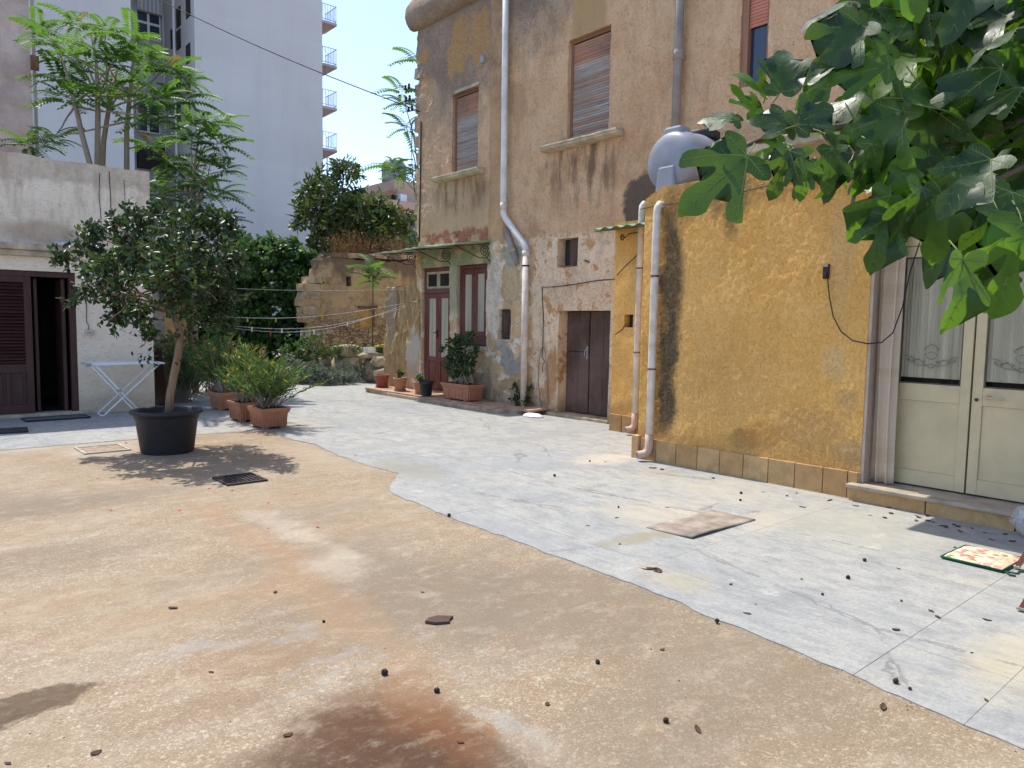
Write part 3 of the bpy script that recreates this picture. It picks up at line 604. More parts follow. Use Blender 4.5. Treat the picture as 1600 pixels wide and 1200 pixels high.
# ---- pale concrete slabs: their edge towards the tan screed is broken and wavy
EDGE = [(-2, 3.22), (.76, 3.28), (1.42, 3.35), (2.52, 3.47), (3.6, 3.5), (4.88, 3.52), (5.6, 3.56), (5.95, 3.62), (6.25, 3.82), (6.6, 4.12), (7.1, 4.05), (7.6, 4.07), (8.3, 4.14), (8.75, 4.26), (9.3, 4.14), (9.9, 4.2), (10.2, 4.24), (10.45, 3.9), (10.5, 2.9), (10.55, 1.2), (10.6, -9), (40, -9)]
def edge_x(y):
    for (y0, x0), (y1, x1) in zip(EDGE, EDGE[1:]):
        if y0 <= y <= y1:
            f = (y-y0)/(y1-y0); return x0+(x1-x0)*f + .034*fr(y*2.3, 1.7)+.016*fr(y*9, 3.1)
    return -9
pave = structure('pavement')
pb = MB(); ys = [-2+.1*i for i in range(126)] + [10.62+.5*i for i in range(28)]
L_ = [(edge_x(y)+.004, y) for y in ys]
pb.add([(x, y, .0005) for x, y in L_] + [(12.0, y, .0005) for x, y in L_], [(i, i+1, len(L_)+i+1, len(L_)+i)[::-1] for i in range(len(L_)-1)])
pb.build('bedding', simple('joint_fill', (.33, .31, .275), .95, .1), pave)
xb = [-9, -4.5, -1.5, 1.5, 3.9, 5.13, 7.05, 9.3, 12]; yb = [-2, .965, 1.45, 3.05, 4.9, 6.7, 8.82, 10.55, 11.68, 13.4, 15.2, 17.4, 20, 24]
g_ = .0015
for i in range(len(xb)-1):
    for j in range(len(yb)-1):
        x0, x1, y0, y1 = xb[i]+g_, xb[i+1]-g_, yb[j]+g_, yb[j+1]-g_
        if x0 > 3 and x0 < 4.5 and abs(y0-.97) < .02 and False: continue
        k = max(2, int((y1-y0)/.05)); yy = [y0+(y1-y0)*t/k for t in range(k+1)]
        left = [(max(x0, edge_x(y)), y) for y in yy]
        keep = [p for p in left if p[0] < x1-.02]
        if len(keep) < 2: continue
        zt = .0025+random.uniform(-.0004, .0004)
        poly = [(x1, keep[0][1])] + [(x1, keep[-1][1])] + keep[::-1]
        b = MB().prism(poly, -.02, zt); b.build('slab', M_slab, pave)

# ---- left: low white building with louvred door
def wdisp(s, t): return .010*fr(s*1.3, t*1.3, 5.0) + .006*fr(s*9, t*11, 2.0, 3)
WY = 13.8
wb = thing('white_building', 'low flat-roofed white roughcast building with dark louvred door at left edge', 'building', (1.0, WY, 0))
wall('wall', (0, WY, 0), (1, 0, 0), (0, -1, 0), -5.0, 3.62, -.05, 4.08, [(1.0, 2.46, .05, 2.31, .22)], .04, wdisp, M_white, wb, .25,
     lambda s, t: (s, t + (.03*fr(s*1.5, 8.8) if t > 4.0 else 0)))
b = MB(); b.span(3.45, 3.61, WY+.25, 18, 0, 4.0); b.span(-5, -4.8, WY+.25, 18, 0, 4.0); b.span(-5, 3.61, 17.8, 18.0, 0, 4.0); b.build('back_wall', M_white, wb)
MB().span(-4.99, 3.6, WY+.05, 17.99, 3.72, 3.98).build('roof', M_stone, wb)
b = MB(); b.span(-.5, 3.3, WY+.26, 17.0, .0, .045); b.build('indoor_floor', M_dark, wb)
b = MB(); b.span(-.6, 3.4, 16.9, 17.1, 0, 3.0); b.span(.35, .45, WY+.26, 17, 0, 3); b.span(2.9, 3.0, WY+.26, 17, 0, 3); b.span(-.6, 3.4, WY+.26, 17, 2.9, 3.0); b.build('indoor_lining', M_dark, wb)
b = MB(); b.span(-5.0, 2.52, WY-.16, WY+.02, 2.62, 2.72); b.span(-5.0, 2.42, WY-.10, WY+.02, 2.53, 2.62); b.build('cornice', M_sill, wb, bevel=.012)
MB().box((2.45, WY-.10, 2.755), (.55, .22, .05), 0, .12).build('flashing', simple('pale_flashing', (.52, .53, .55), .6), wb, bevel=.006)
MB().span(1.0, 2.62, WY-.10, WY+.2, .0, .052).build('threshold', M_sill, wb, bevel=.01)
b = MB(); b.span(2.37, 2.455, WY+.02, WY+.14, .052, 2.30); b.span(1.0, 2.455, WY+.025, WY+.135, 2.22, 2.305); b.build('door_frame', M_brown, wb, bevel=.006)
# fixed leaf with louvres
lx0, lx1 = 1.06, 1.85
lf = MB()
lf.span(lx0, lx0+.10, WY+.03, WY+.08, .06, 2.22); lf.span(lx1-.10, lx1, WY+.03, WY+.08, .06, 2.22)
for z0, z1 in ((.06, .20), (.70, .84), (2.12, 2.22)): lf.span(lx0+.1, lx1-.1, WY+.032, WY+.078, z0, z1)
lf.span(lx0+.1, lx1-.1, WY+.055, WY+.07, .2, .7); lf.span(lx0+.42, lx0+.47, WY+.034, WY+.07, .2, .7)
lf.span(lx0+.15, lx0+.38, WY+.042, WY+.06, .25, .65); lf.span(lx0+.51, lx1-.15, WY+.042, WY+.06, .25, .65)
leaf = lf.build('louvred_leaf', M_brown, wb, bevel=.005)
sm = MB().box((0, 0, 0), (lx1-lx0-.2, .055, .012), 0, R(38)).data('louvre', M_brownx)
for k in range(24): piece('louvre', sm, leaf, ((lx0+lx1)/2, WY+.055, .875+k*.0527))
b = MB(); b.span(1.90, 1.945, WY+.16, WY+.75, .06, 2.2); b.build('inner_door_leaf', M_brown, wb)
MB().span(2.28, 2.33, WY+.16, WY+.8, .06, 2.2).build('inner_door_leaf', M_brown, wb)
b = MB(); b.box((2.64, WY-.02, 1.34), (.125, .035, .085)); b.build('socket_plate', simple('aged_plastic', (.55, .51, .42), .5), wb, bevel=.006)
b = MB()
for dx in (-.03, 0, .03): b.box((2.64+dx, WY-.041, 1.34), (.02, .008, .03))
b.build('socket_switch', M_greyp, wb)
b = MB(); b.tube([(2.62, WY-.02, 1.38), (2.63, WY-.03, 1.45), (2.60, WY-.02, 1.52), (2.61, WY-.015, 1.70), (2.6, WY-.015, 1.95)], .006, 6)
b.tube([(3.0, WY-.015, 4.0), (3.01, WY-.02, 3.5), (3.0, WY-.015, 3.0)], .006, 6); b.tube([(2.86, WY-.015, 3.95), (2.84, WY-.02, 3.6), (2.86, WY-.015, 3.2), (2.85, WY-.01, 2.9)], .005, 6)
b.tube([(3.22, WY-.015, 3.9), (3.23, WY-.02, 3.4), (3.22, WY-.015, 2.95)], .004, 6); b.build('wall_wire', M_wire, wb)

# ---- old pink block wall rising behind the white building (far left)
op = thing('pink_block_building', 'tall old pink building with bare block courses behind the white building', 'building', (1, 20.0, 0))
ox = PY(49, 120, 20.0).x
wall('wall', (0, 20.0, 0), (1, 0, 0), (0, -1, 0), -6, ox, 3.0, 10.2, [], .12, lambda s, t: .02*fr(s*2, t*2)+.012*math.copysign(1, math.sin(t*11)), M_oldpink, op, .4)
MB().span(-6, ox-.01, 20.42, 24, 0, 10.1).build('rear_wall', M_oldpink, op)
b = MB(); b.tube([(ox+.05, 19.94, 3.9), (ox+.06, 19.94, 10)], .035, 8); b.build('corner_pipe', M_pvcg, op)
MB().box((ox+.06, 19.9, PY(52, 100, 20.0).z), (.15, .12, .3)).build('bracket_box', M_rust, op)

# ---- white tower block far behind
tw = thing('tower_block', 'tall white apartment tower with side balconies rising behind the trees', 'building', (15, 46, 0))
TY = 45.4; tx1 = PY(503.5, 70, TY).x; tx0 = PY(305, 100, TY).x; tl1 = PY(211, 100, TY).x; TYb = 51.6
MB().span(tx0, tx1, TY, TY+14, 0, 34).build('main_block', M_tower, tw)
MB().span(-14, tl1, TY+.6, TY+14, 0, 34).build('wing_block', M_tower, tw)
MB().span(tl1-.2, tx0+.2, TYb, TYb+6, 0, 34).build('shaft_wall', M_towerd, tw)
bals = []
zs = [PY(503, y, TY).z for y in (30, 97, 163, 230)]; fl = (zs[0]-zs[3])/3
mr = MB()
for q in range(9): mr.box((1.02, .06+q*.18, .55), (.022, .022, 1.0))
for q in range(6): mr.box((.05+q*.19, .03, .55), (.022, .022, 1.0))
for z in (1.05, .12): mr.box((1.02, .8, z), (.035, 1.6, .035)); mr.box((.5, .03, z), (1.05, .035, .035))
mr.add([(.0, .02, 1.0), (.03, .02, 1.0), (1.0, .02, .1), (.97, .02, .1)], [(0, 1, 2, 3)])
rail_me = mr.data('railing', M_galv)
slab_b = MB().span(0, 1.05, 0, 1.7, -.16, 0); slab_me = slab_b.data('balcony_slab', M_slabu)
sof = MB().add([(0, .02, -.165), (1.03, .02, -.165), (1.03, 1.68, -.165), (0, 1.68, -.165), (0, .3, -.75), (.1, .3, -.75), (.1, 1.4, -.75), (0, 1.4, -.75)], [(0, 1, 5, 4), (1, 2, 6, 5), (2, 3, 7, 6), (4, 5, 6, 7)]).data('soffit', M_slabr)
for k in range(-1, 6):
    z = zs[3]+fl*k
    if k < 0: continue
    s_ = piece('balcony', slab_me, tw, (tx1, TY+.02, z)); piece('railing', rail_me, s_, (0, 0, 0)); piece('soffit', sof, s_, (0, 0, 0))
# glazed stair windows facing us and small windows on the return wall
for (ya, yb_, k) in ((18, 58, 3), (-90, -50, 3), (165, 178, 1), (185, 205, 1)):
    p0 = PY(212, yb_, TYb); p1 = PY(249, ya, TYb)
    f_ = MB().span(p0.x, p1.x, TYb-.15, TYb-.02, p0.z, p1.z).build('stair_window', M_whitep, tw)
    nx_, nz_ = 2, (2 if k == 3 else 1)
    for ix in range(nx_):
        for iz in range(nz_):
            w_ = (p1.x-p0.x)/nx_; h_ = (p1.z-p0.z)/nz_
            MB().span(p0.x+w_*ix+.08, p0.x+w_*(ix+1)-.08, TYb-.19, TYb-.15, p0.z+h_*iz+.08, p0.z+h_*(iz+1)-.08).build('pane', M_glass, f_)
p0 = PY(212, 18, TYb); p1 = PY(249, -3, TYb)
f_ = MB().span(p0.x, p1.x, TYb-.5, TYb-.02, p0.z, p1.z).build('stair_parapet', M_tower, tw)
for q in range(6): MB().box((p0.x+(p1.x-p0.x)*(q+.5)/6, TYb-.53, (p0.z+p1.z)/2), (.06, .05, p1.z-p0.z)).build('railing_bar', M_greyp, f_)
p0 = PY(214, 262, TYb); p1 = PY(256, 233, TYb)
MB().span(p0.x, p1.x, TYb-.3, TYb-.02, p0.z, p1.z).build('garage_opening', M_dark, tw)
for px_, tops in ((294, (0, 72, 120, 160)), (279, (15, 50, 110, 165)), (270, (48,))):
    for y0 in tops:
        a_ = PX(px_-3, y0, tx0); c_ = PX(px_+4, y0+24, tx0)
        MB().span(tx0-.04, tx0+.05, c_.y, a_.y, c_.z, a_.z).build('side_window', M_dark, tw)
b = MB(); a_ = PX(274, 30, tx0); b.tube([(tx0-.1, a_.y, 4), (tx0-.1, a_.y, 34)], .08, 8); b.build('drain_pipe', M_whitep, tw)
b = MB(); a_ = PY(254, 30, TYb); b.tube([(a_.x, TYb-.2, 4), (a_.x, TYb-.2, 34)], .08, 8); b.build('drain_pipe', M_whitep, tw)
b = MB(); a_ = PY(511, 250, TY+1); b.tube([(a_.x, TY+1, 2), (a_.x, TY+1, zs[3])], .04, 6); b.build('antenna_cable', M_greyp, tw)

# ---- pink house far behind the ruin
ph = thing('pink_house', 'pink house with sloping roof and blue glazed window behind the ruin', 'house', (20, 32, 0))
HY = 34.0
def hp(x, y, d=0): p = PY(x, y, HY+d); return p
x0, x1, xr = hp(598, 320).x, hp(668, 300).x, hp(616, 300).x
zt, ze = hp(640, 284).z, hp(600, 320).z
b = MB(); b.add([(xr, HY, -1), (x1, HY, -1), (x1, HY, zt), (xr, HY, zt), (xr, HY+6, -1), (x1, HY+6, -1), (x1, HY+6, zt), (xr, HY+6, zt)], [(0, 1, 2, 3), (4, 7, 6, 5), (0, 3, 7, 4), (1, 5, 6, 2), (3, 2, 6, 7)])
zl = hp(616, 303).z
b.add([(x0-1.2, HY+.1, -1), (xr, HY+.1, -1), (xr, HY+.1, zl), (x0-1.2, HY+.1, hp(585, 322).z), (x0-1.2, HY+6, -1), (xr, HY+6, -1), (xr, HY+6, zl), (x0-1.2, HY+6, hp(585, 322).z)], [(0, 1, 2, 3), (4, 7, 6, 5), (0, 3, 7, 4), (3, 2, 6, 7)])
b.build('wall', M_pinkh, ph)
b = MB(); zq = hp(585, 322).z; b.add([(x0-1.5, HY-.3, zq-.12), (xr+.02, HY-.3, zl+.02), (xr+.02, HY+6.3, zl+.02), (x0-1.5, HY+6.3, zq-.12), (x0-1.5, HY-.3, zq+.1), (xr+.02, HY-.3, zl+.25), (xr+.02, HY+6.3, zl+.25), (x0-1.5, HY+6.3, zq+.1)], [(0, 1, 5, 4), (4, 5, 6, 7), (3, 2, 1, 0), (0, 4, 7, 3), (1, 2, 6, 5)]); b.build('roof', M_roof, ph)
p0, p1 = hp(626, 362), hp(648, 333)
f_ = MB().span(p0.x, p1.x+.4, HY-.14, HY-.02, p0.z-1, p1.z).build('window', M_frameb, ph)
for q in range(2):
    w_ = (p1.x-p0.x)/2
    for (za, zb_) in ((p0.z-.9, p1.z-.85), (p1.z-.75, p1.z-.1)): MB().span(p0.x+.08+w_*q, p0.x+w_*(q+1)-.04, HY-.18, HY-.14, za, zb_).build('pane', M_glass, f_)
p0, p1 = hp(612, 318), hp(617, 306); MB().span(p0.x, p1.x, HY-.1, HY+.02, p0.z, p1.z).build('window', M_dark, ph)
p0, p1 = hp(618, 320), hp(628, 306); MB().span(p0.x, p1.x, HY-.5, HY-.05, p0.z, p1.z).build('air_conditioner', M_whitep, ph, bevel=.03)
MB().span(hp(598, 330).x, x1, HY-.8, HY+.05, hp(640, 331).z, hp(640, 320).z).build('parapet', M_pinkh, ph)
rt = MB().lathe([(.0, 0), (.62, 0), (.66, .1), (.66, .95), (.5, 1.15), (.25, 1.22), (0, 1.24)], (0, 0, 0), 20, False).build('water_tank', M_tank, None, True)
rt.location = (hp(631, 285).x, HY+1, zt); tag(rt, 'small blue-grey water tank on the roof of the pink house', 'water tank')

# ================================================================== the old house on the right
HX = 9.0
house = thing('old_house', 'tall old house with peeling pink plaster and faded roller shutters', 'house', (HX, 10, 0))
H_holes = [(11.59, 12.45, 4.58, 6.18, .16), (8.19, 9.14, 4.66, 6.35, .16), (5.43, 5.84, 4.83, 7.4, .16),
           (12.47, 13.50, .14, 2.76, .14), (11.26, 12.21, 1.14, 2.76, .14), (10.53, 10.87, 1.30, 1.87, .15), (8.81, 9.31, 2.58, 3.07, .22), (8.05, 9.24, .0, 1.835, .28)]
def hdisp(s, t):
    d = .016*fr(s*1.1, t*1.1, 3.0) + .010*fr(s*4.2, t*4.2, 1.0) + (.010 if t > 3.1 else .005)*(fr(s*9.5, t*9.5, 4.0, 3)) + .004*nz(s*17, t*17)
    if 10.74 < s < 11.2 and t > 2.95: d += .05
    if t < 3.1 and 9.4 < s < 13.6:
        k = fr(s*1.6, t*1.6, 9.0); d += .018 if k > .05 else 0.0
    return d
def hwarp(s, t):
    if s > 13.6: return (s + .07*fr(t*1.7, 2.2) + .03*nz(t*5, 7.7) + .03*math.copysign(1, nz(t*2.9, 4.4)), t)
    return (s, t)
wall('wall', (HX, 0, 0), (0, 1, 0), (-1, 0, 0), -3.0, 13.72, -.05, 8.0, H_holes, .032, hdisp, M_house, house, .3, hwarp)
b = MB(); b.span(HX+.31, 17, 13.0, 13.5, 0, 8.0); b.span(HX+.31, 17, -3, -2.6, 0, 8.0); b.span(16.6, 17, -2.6, 13.0, 0, 8.0); b.span(HX+.31, HX+.45, -2.6, 13.0, -.05, 8.0); b.build('rear_walls', M_house, house)
MB().span(HX+.02, 16.99, -2.99, 13.49, 7.86, 8.02).build('roof', M_stone, house)
# rolled cornice
b = MB(); prof = [(.0, 7.78), (-.10, 7.80), (-.20, 7.90), (-.24, 8.05), (-.22, 8.25), (-.10, 8.42), (.1, 8.48), (.3, 8.48)]
yc = [-3+.12*i for i in range(141)]; yc = [y for y in yc if y < 13.85]+[13.9, 14.0]
vs = []
for y in yc:
    e = max(0.0, (y-13.72)/.28); sc_ = math.sqrt(max(0, 1-e*e)) if e > 0 else 1
    for dx, z in prof: vs.append((HX+dx*(.35+.65*sc_)+.02*fr(y*2, z*2), y, 8.1+(z-8.1)*(.55+.45*sc_)+.015*nz(y*3, z*5)))
n_ = len(prof); b.add(vs, [(i*n_+j, i*n_+j+1, (i+1)*n_+j+1, (i+1)*n_+j) for i in range(len(yc)-1) for j in range(n_-1)] + [tuple((len(yc)-1)*n_+j for j in range(n_))])
b.build('cornice', M_house, house, True)
# corner stones standing proud where the render has gone
cs_me = [MB().box((0, 0, 0), (.34, .22, .26), jit=.035).data('corner_stone', M_stone) for _ in range(4)]
for k in range(11):
    z = 3.7+k*.36
    piece('corner_stone', cs_me[k % 4], house, (HX+.20, 13.72+random.uniform(-.02, .06), z), (random.uniform(-.1, .1), 0, random.uniform(-.1, .1)))
MB().box((HX-.02, 11.43, 6.62), (.10, .10, .14)).build('lamp_holder', M_greyp, house, bevel=.01)

slat_n = {}
def slat_mesh(w, h, mat, key):
    if key not in slat_n:
        b = MB(); prof = [(0, 0), (-.012, h*.2), (-.014, h*.6), (-.006, h*.93), (.0, h*.96), (.0, h)]
        vs = [(x, y, z) for y in (-w/2, w/2) for x, z in prof]; n = len(prof)
        b.add(vs, [(i, i+1, n+i+1, n+i) for i in range(n-1)]); slat_n[key] = b.data('slat', mat)
    return slat_n[key]
def roller(y0, y1, z0, z1, red_rows, name='shuttered_window'):
    f = MB(); f.span(HX+.07, HX+.155, y0+.004, y0+.05, z0+.004, z1-.004); f.span(HX+.07, HX+.155, y1-.05, y1-.004, z0+.004, z1-.004); f.span(HX+.072, HX+.153, y0+.05, y1-.05, z1-.05, z1-.006); f.span(HX+.13, HX+.156, y0+.05, y1-.05, z0+.01, z1-.05)
    w_ = f.build(name, M_frameb, house)
    h = .0435; k = int((z1-z0-.06)/h); W = y1-y0-.10
    for i in range(k):
        zz = z0+.012+i*h; redr = i >= k-red_rows or random.random() < .12
        piece('slat', slat_mesh(W, h, M_shutr if redr else M_shut, (round(W, 3), redr)), w_, (HX+.10+random.uniform(-.002, .002), (y0+y1)/2, zz), (random.uniform(-.004, .004), random.uniform(-.06, .03), 0))
    return w_
w1 = roller(11.59, 12.45, 4.58, 6.18, 9); w2 = roller(8.19, 9.14, 4.66, 6.35, 8)
for (w_, a_, c_, z_) in ((w1, 11.36, 12.92, 4.585), (w2, 7.86, 9.62, 4.665)):
    b = MB(); pr = [(.14, 0), (-.20, -.005), (-.205, -.03), (-.18, -.045), (-.17, -.075), (-.10, -.10), (.05, -.105)]
    vs = [(HX+x+.006*nz(y*9, z*30), y, z_+z+.008*nz(y*4, x*9)) for y in [a_+(c_-a_)*i/16 for i in range(17)] for x, z in pr]; n = len(pr)
    b.add(vs, [(i*n+j, i*n+j+1, (i+1)*n+j+1, (i+1)*n+j) for i in range(16) for j in range(n-1)] + [tuple(range(n)), tuple(16*n+j for j in range(n))[::-1]])
    b.build('sill', M_sill, w_)
MB().span(HX-.02, HX+.1, 11.55, 12.35, 6.185, 6.25).build('lintel', M_sill, w1, bevel=.01)
# half raised shutter at the right
f = MB(); f.span(HX+.02, HX+.15, 5.74, 5.838, 4.83, 7.3); f.span(HX+.05, HX+.15, 5.432, 5.48, 4.83, 7.3); f.span(HX+.052, HX+.148, 5.48, 5.74, 4.832, 4.87)
w3 = f.build('half_open_window', M_frameb, house, bevel=.004)
MB().span(HX+.10, HX+.115, 5.48, 5.74, 4.87, 7.2).build('pane', M_glass, w3)
for i in range(34): piece('slat', slat_mesh(.262, .0435, M_shutk, 'k'), w3, (HX+.07, 5.61, 5.60+i*.0435))

# ---- red door with fanlight, and the red window beside it
def glazed(name, y0, y1, z0, z1, trans, panel, x=HX+.05):
    f = MB(); f.span(x, x+.08, y0+.005, y0+.065, z0, z1-.005); f.span(x, x+.08, y1-.065, y1-.005, z0, z1-.005); f.span(x+.002, x+.078, y0+.065, y1-.065, z1-.075, z1-.007)
    ztop = z1-.075
    if trans: f.span(x-.01, x+.078, y0+.065, y1-.065, trans-.05, trans+.04)
    root = f.build(name, M_red, house, bevel=.006)
    lt = trans-.05 if trans else ztop; ym = (y0+y1)/2
    for s_ in (0, 1):
        a_ = y0+.07 if s_ == 0 else ym+.004; c_ = ym-.004 if s_ == 0 else y1-.07
        l = MB(); st = .085; l.span(x+.012, x+.062, a_, a_+st, z0+.01, lt-.006); l.span(x+.012, x+.062, c_-st, c_, z0+.01, lt-.006)
        for za, zb_ in ((z0+.01, z0+.11), (panel-.06, panel+.03), (lt-.11, lt-.006)): l.span(x+.014, x+.060, a_+st, c_-st, za, zb_)
        l.span(x+.035, x+.05, a_+st, c_-st, z0+.11, panel-.06)
        if panel-z0 > .35: l.span(x+.024, x+.04, a_+st+.035, c_-st-.035, z0+.15, panel-.10)
        lo = l.build('leaf', M_red, root, bevel=.005)
        MB().span(x+.034, x+.042, a_+st, c_-st, panel+.03, lt-.11).build('pane', M_lace, root)
    if trans:
        for s_ in (0, 1):
            a_ = y0+.075+s_*((y1-y0-.14)/2); c_ = a_+(y1-y0-.16)/2
            l = MB(); zz0, zz1 = trans+.045, ztop-.005
            l.span(x+.01, x+.05, a_, a_+.05, zz0, zz1); l.span(x+.01, x+.05, c_-.05, c_, zz0, zz1); l.span(x+.012, x+.048, a_+.05, c_-.05, zz0, zz0+.05); l.span(x+.012, x+.048, a_+.05, c_-.05, zz1-.05, zz1)
            fo = l.build('fanlight_sash', simple('cream_sash%d' % s_, (.50, .42, .30), .7), root, bevel=.004)
            MB().span(x+.03, x+.036, a_+.05, c_-.05, zz0+.05, zz1-.05).build('pane', M_dark, root)
            g = MB(); g.tube([(x+.005, a_+.05, zz0+.06), (x+.005, c_-.05, zz1-.06)], .005, 5)
            for q in range(4): g.tube([(x+.006, a_+.06, zz0+.09+q*.06), (x+.006, c_-.06, zz0+.09+q*.06)], .004, 5)
            g.build('fanlight_bar', M_iron, root)
    return root
dr = glazed('front_door', 12.47, 13.50, .145, 2.755, 2.27, .83)
b = MB(); b.box((HX+.05, 13.0, 1.35), (.025, .03, .16)); b.tube([(HX+.05, 13.0, 1.38), (HX+.0, 13.0, 1.38), (HX+.0, 13.07, 1.38)], .010, 8); b.build('door_handle', M_iron, dr)
wr = glazed('casement_window', 11.26, 12.21, 1.145, 2.755, None, 1.40)
MB().span(HX-.06, HX+.05, 11.2, 12.25, 1.06, 1.14).build('sill', M_sill, wr, bevel=.01)
MB().span(HX-.04, HX+.03, 11.0, 12.3, .0, .62).build('buttress', M_stone, house, bevel=.03)

# ---- small barred window
b = MB(); b.span(HX+.12, HX+.145, 10.535, 10.865, 1.305, 1.865); bw = b.build('barred_window', M_dark, house)
for k in range(10):
    y = 10.553+k*.033; pts = [(HX+.06+random.uniform(-.01, .01), y+random.uniform(-.007, .007), 1.31+q*.137) for q in range(5)]
    MB().tube(pts, .010, 6).build('reed_bar', M_plank, bw)
for z in (1.45, 1.75): MB().tube([(HX+.04, 10.54, z), (HX+.04, 10.86, z)], .007, 6).build('iron_bar', M_rust, bw)
MB().span(HX-.03, HX+.1, 10.45, 10.93, 1.25, 1.297).build('sill', M_sill, bw, bevel=.008)
# ---- hatch
b = MB(); b.span(HX+.19, HX+.218, 8.815, 9.305, 2.585, 3.065); hw = b.build('hatch', M_dark, house)
for k in range(3): MB().span(HX+.10+.004*k, HX+.13+.004*k, 8.815+k*.098, 8.815+(k+1)*.098-.005, 2.59, 3.06).build('plank', M_plank, hw)
b = MB(); b.tube([(HX-.02, 9.2, 2.60), (HX-.03, 9.1, 2.585), (HX-.02, 8.9, 2.59)], .012, 6); b.tube([(HX-.02, 8.62, 2.66), (HX-.06, 8.55, 2.65), (HX-.05, 8.5, 2.63)], .016, 6); b.build('iron_hook', M_rust, hw)
# ---- small plank door
pd_ = MB().span(HX+.255, HX+.275, 8.06, 9.235, .06, 1.83).build('plank_door', M_dark, house)
X_ = HX+.20
for (a_, c_) in ((8.70, 8.94), (8.945, 9.23)):
    for (za, zb_) in ((.07, 1.125), (1.135, 1.825)): MB().span(X_, X_+.05, a_, c_, za, zb_).build('plank', M_plank, pd_, bevel=.006)
for k in range(2): MB().span(X_+.012, X_+.055, 8.065+k*.31, 8.065+(k+1)*.31-.005, .07, 1.825).build('plank', M_plank, pd_, bevel=.005)
b = MB(); b.box((X_-.01, 8.72, 1.12), (.02, .025, .22)); b.tube([(X_-.005, 8.74, 1.2), (X_-.05, 8.745, 1.15), (X_-.05, 8.745, 1.08), (X_-.005, 8.74, 1.03)], .008, 6); b.build('door_pull', M_galv, pd_)
MB().span(HX-.12, HX+.28, 7.95, 9.4, -.02, .055).build('threshold', M_stone, pd_, bevel=.015)

# ---- awning of the red door: thin green slab on iron scrolls
aw = thing('green_awning', 'thin green painted awning on wrought iron scroll brackets over the red door', 'awning', (HX-.3, 12.4, 3.15))
b = MB(); ya = [11.06+.1*i for i in range(30)]
vs = []
for y in ya:
    zz = 3.18+.03*fr(y*.8, 3.3); o = .94+.04*fr(y*2.0, 5)
    vs += [(HX+.0, y, zz+.02), (HX-o, y, zz-.13+.014*nz(y*7, 1)), (HX-o, y, zz-.16), (HX+.0, y, zz-.02)]
b.add(vs, [(i*4+j, i*4+(j+1) % 4, (i+1)*4+(j+1) % 4, (i+1)*4+j) for i in range(len(ya)-1) for j in range(4)] + [(0, 1, 2, 3), tuple(len(vs)-4+j for j in (3, 2, 1, 0))])
b.build('slab', M_greenp, aw)
for y in (11.14, 12.42, 13.72):
    b = MB(); pts = []
    for k in range(34):
        t = k/33*2.2*2*math.pi; r = .125*(1-k/33*.86); pts.append((HX-.16-r*math.cos(t+1.9), y, 2.97-r*math.sin(t+1.9)))
    b.tube([(HX-.90, y, 3.03), (HX-.55, y, 2.92), (HX-.28, y, 2.83)]+pts, .009, 6)
    b.tube([(HX-.02, y, 2.78), (HX-.08, y, 2.83), pts[0]], .009, 6); b.tube([(HX, y, 3.12), (HX-.90, y, 3.02)], .010, 6)
    b.build('scroll_bracket', M_iron, aw, True)
MB().tube([(HX-.90, 11.1, 3.025), (HX-.90, 13.9, 3.025)], .008, 6).build('front_rail', M_iron, aw)
# ---- loose bricks in the red band above the awning
for k in range(17):
    y = 11.32+k*.125+random.uniform(-.02, .02)
    for r_ in range(2):
        if random.random() < .45: continue
        MB().box((HX+.034, y+(.06 if r_ else 0), 3.33+r_*.07+random.uniform(-.008, .008)+.05*(13-y)/2), (.09, .115, .058), jit=.006).build('brick', tile_mat('red_brick%d_%d' % (k, r_), (.38, .165, .115), (.46, .22, .16), .5), house)

# ---- downpipes
p1_ = thing('white_downpipe', 'white downpipe with a dog-leg running down the peeling house wall', 'pipe', (HX-.12, 10.0, 0))
b = MB(); q = HX-.13
b.tube([(q, 10.66, 8.3), (q, 10.65, 6), (q, 10.63, 3.70), (q, 10.62, 3.62), (q, 10.58, 3.54), (q, 10.05, 3.03), (q, 10.0, 2.96), (q, 9.985, 2.86)], .058, 14); b.build('upper_run', M_pvcw, p1_, True)
MB().tube([(q, 9.985, 2.87), (q, 9.985, .03)], .060, 14).build('lower_run', M_pvc, p1_, True)
b = MB(); b.tube([(q, 9.985, 2.80), (q, 9.985, 2.90)], .068, 14); b.tube([(q, 10.63, 3.68), (q, 10.63, 3.82)], .066, 14); b.build('collar', M_pvc, p1_, True)
for z in (2.62, ): MB().tube([(q, 9.985, z), (q, 9.985, z+.03)], .066, 14).build('clamp', M_iron, p1_)
p2_ = thing('old_pipe_stub', 'broken grey clay pipe stub sloping beside the white downpipe', 'pipe', (HX, 10.4, 3))
MB().tube([(HX-.02, 10.68, 3.36), (HX-.06, 10.45, 2.98), (HX-.05, 10.36, 2.82), (HX-.02, 10.33, 2.68)], .062, 12).build('pipe_run', M_pvcg, p2_, True)
b = MB(); b.tube([(HX-.06, 10.44, 2.96), (HX-.055, 10.40, 2.90)], .072, 12); b.build('collar', M_stone, p2_, True)
p3_ = thing('grey_downpipe', 'grey-brown downpipe on the upper house wall behind the water tank', 'pipe', (HX-.1, 6.79, 3.3))
MB().tube([(HX-.10, 6.80, 3.2), (HX-.10, 6.79, 8.0)], .066, 14).build('pipe_run', M_pvcg, p3_, True)
zc = PX(1068, 88, HX).z; b = MB(); b.tube([(HX-.10, 6.79, zc-.07), (HX-.10, 6.79, zc+.07)], .082, 14); b.build('collar', M_pvcg, p3_, True)

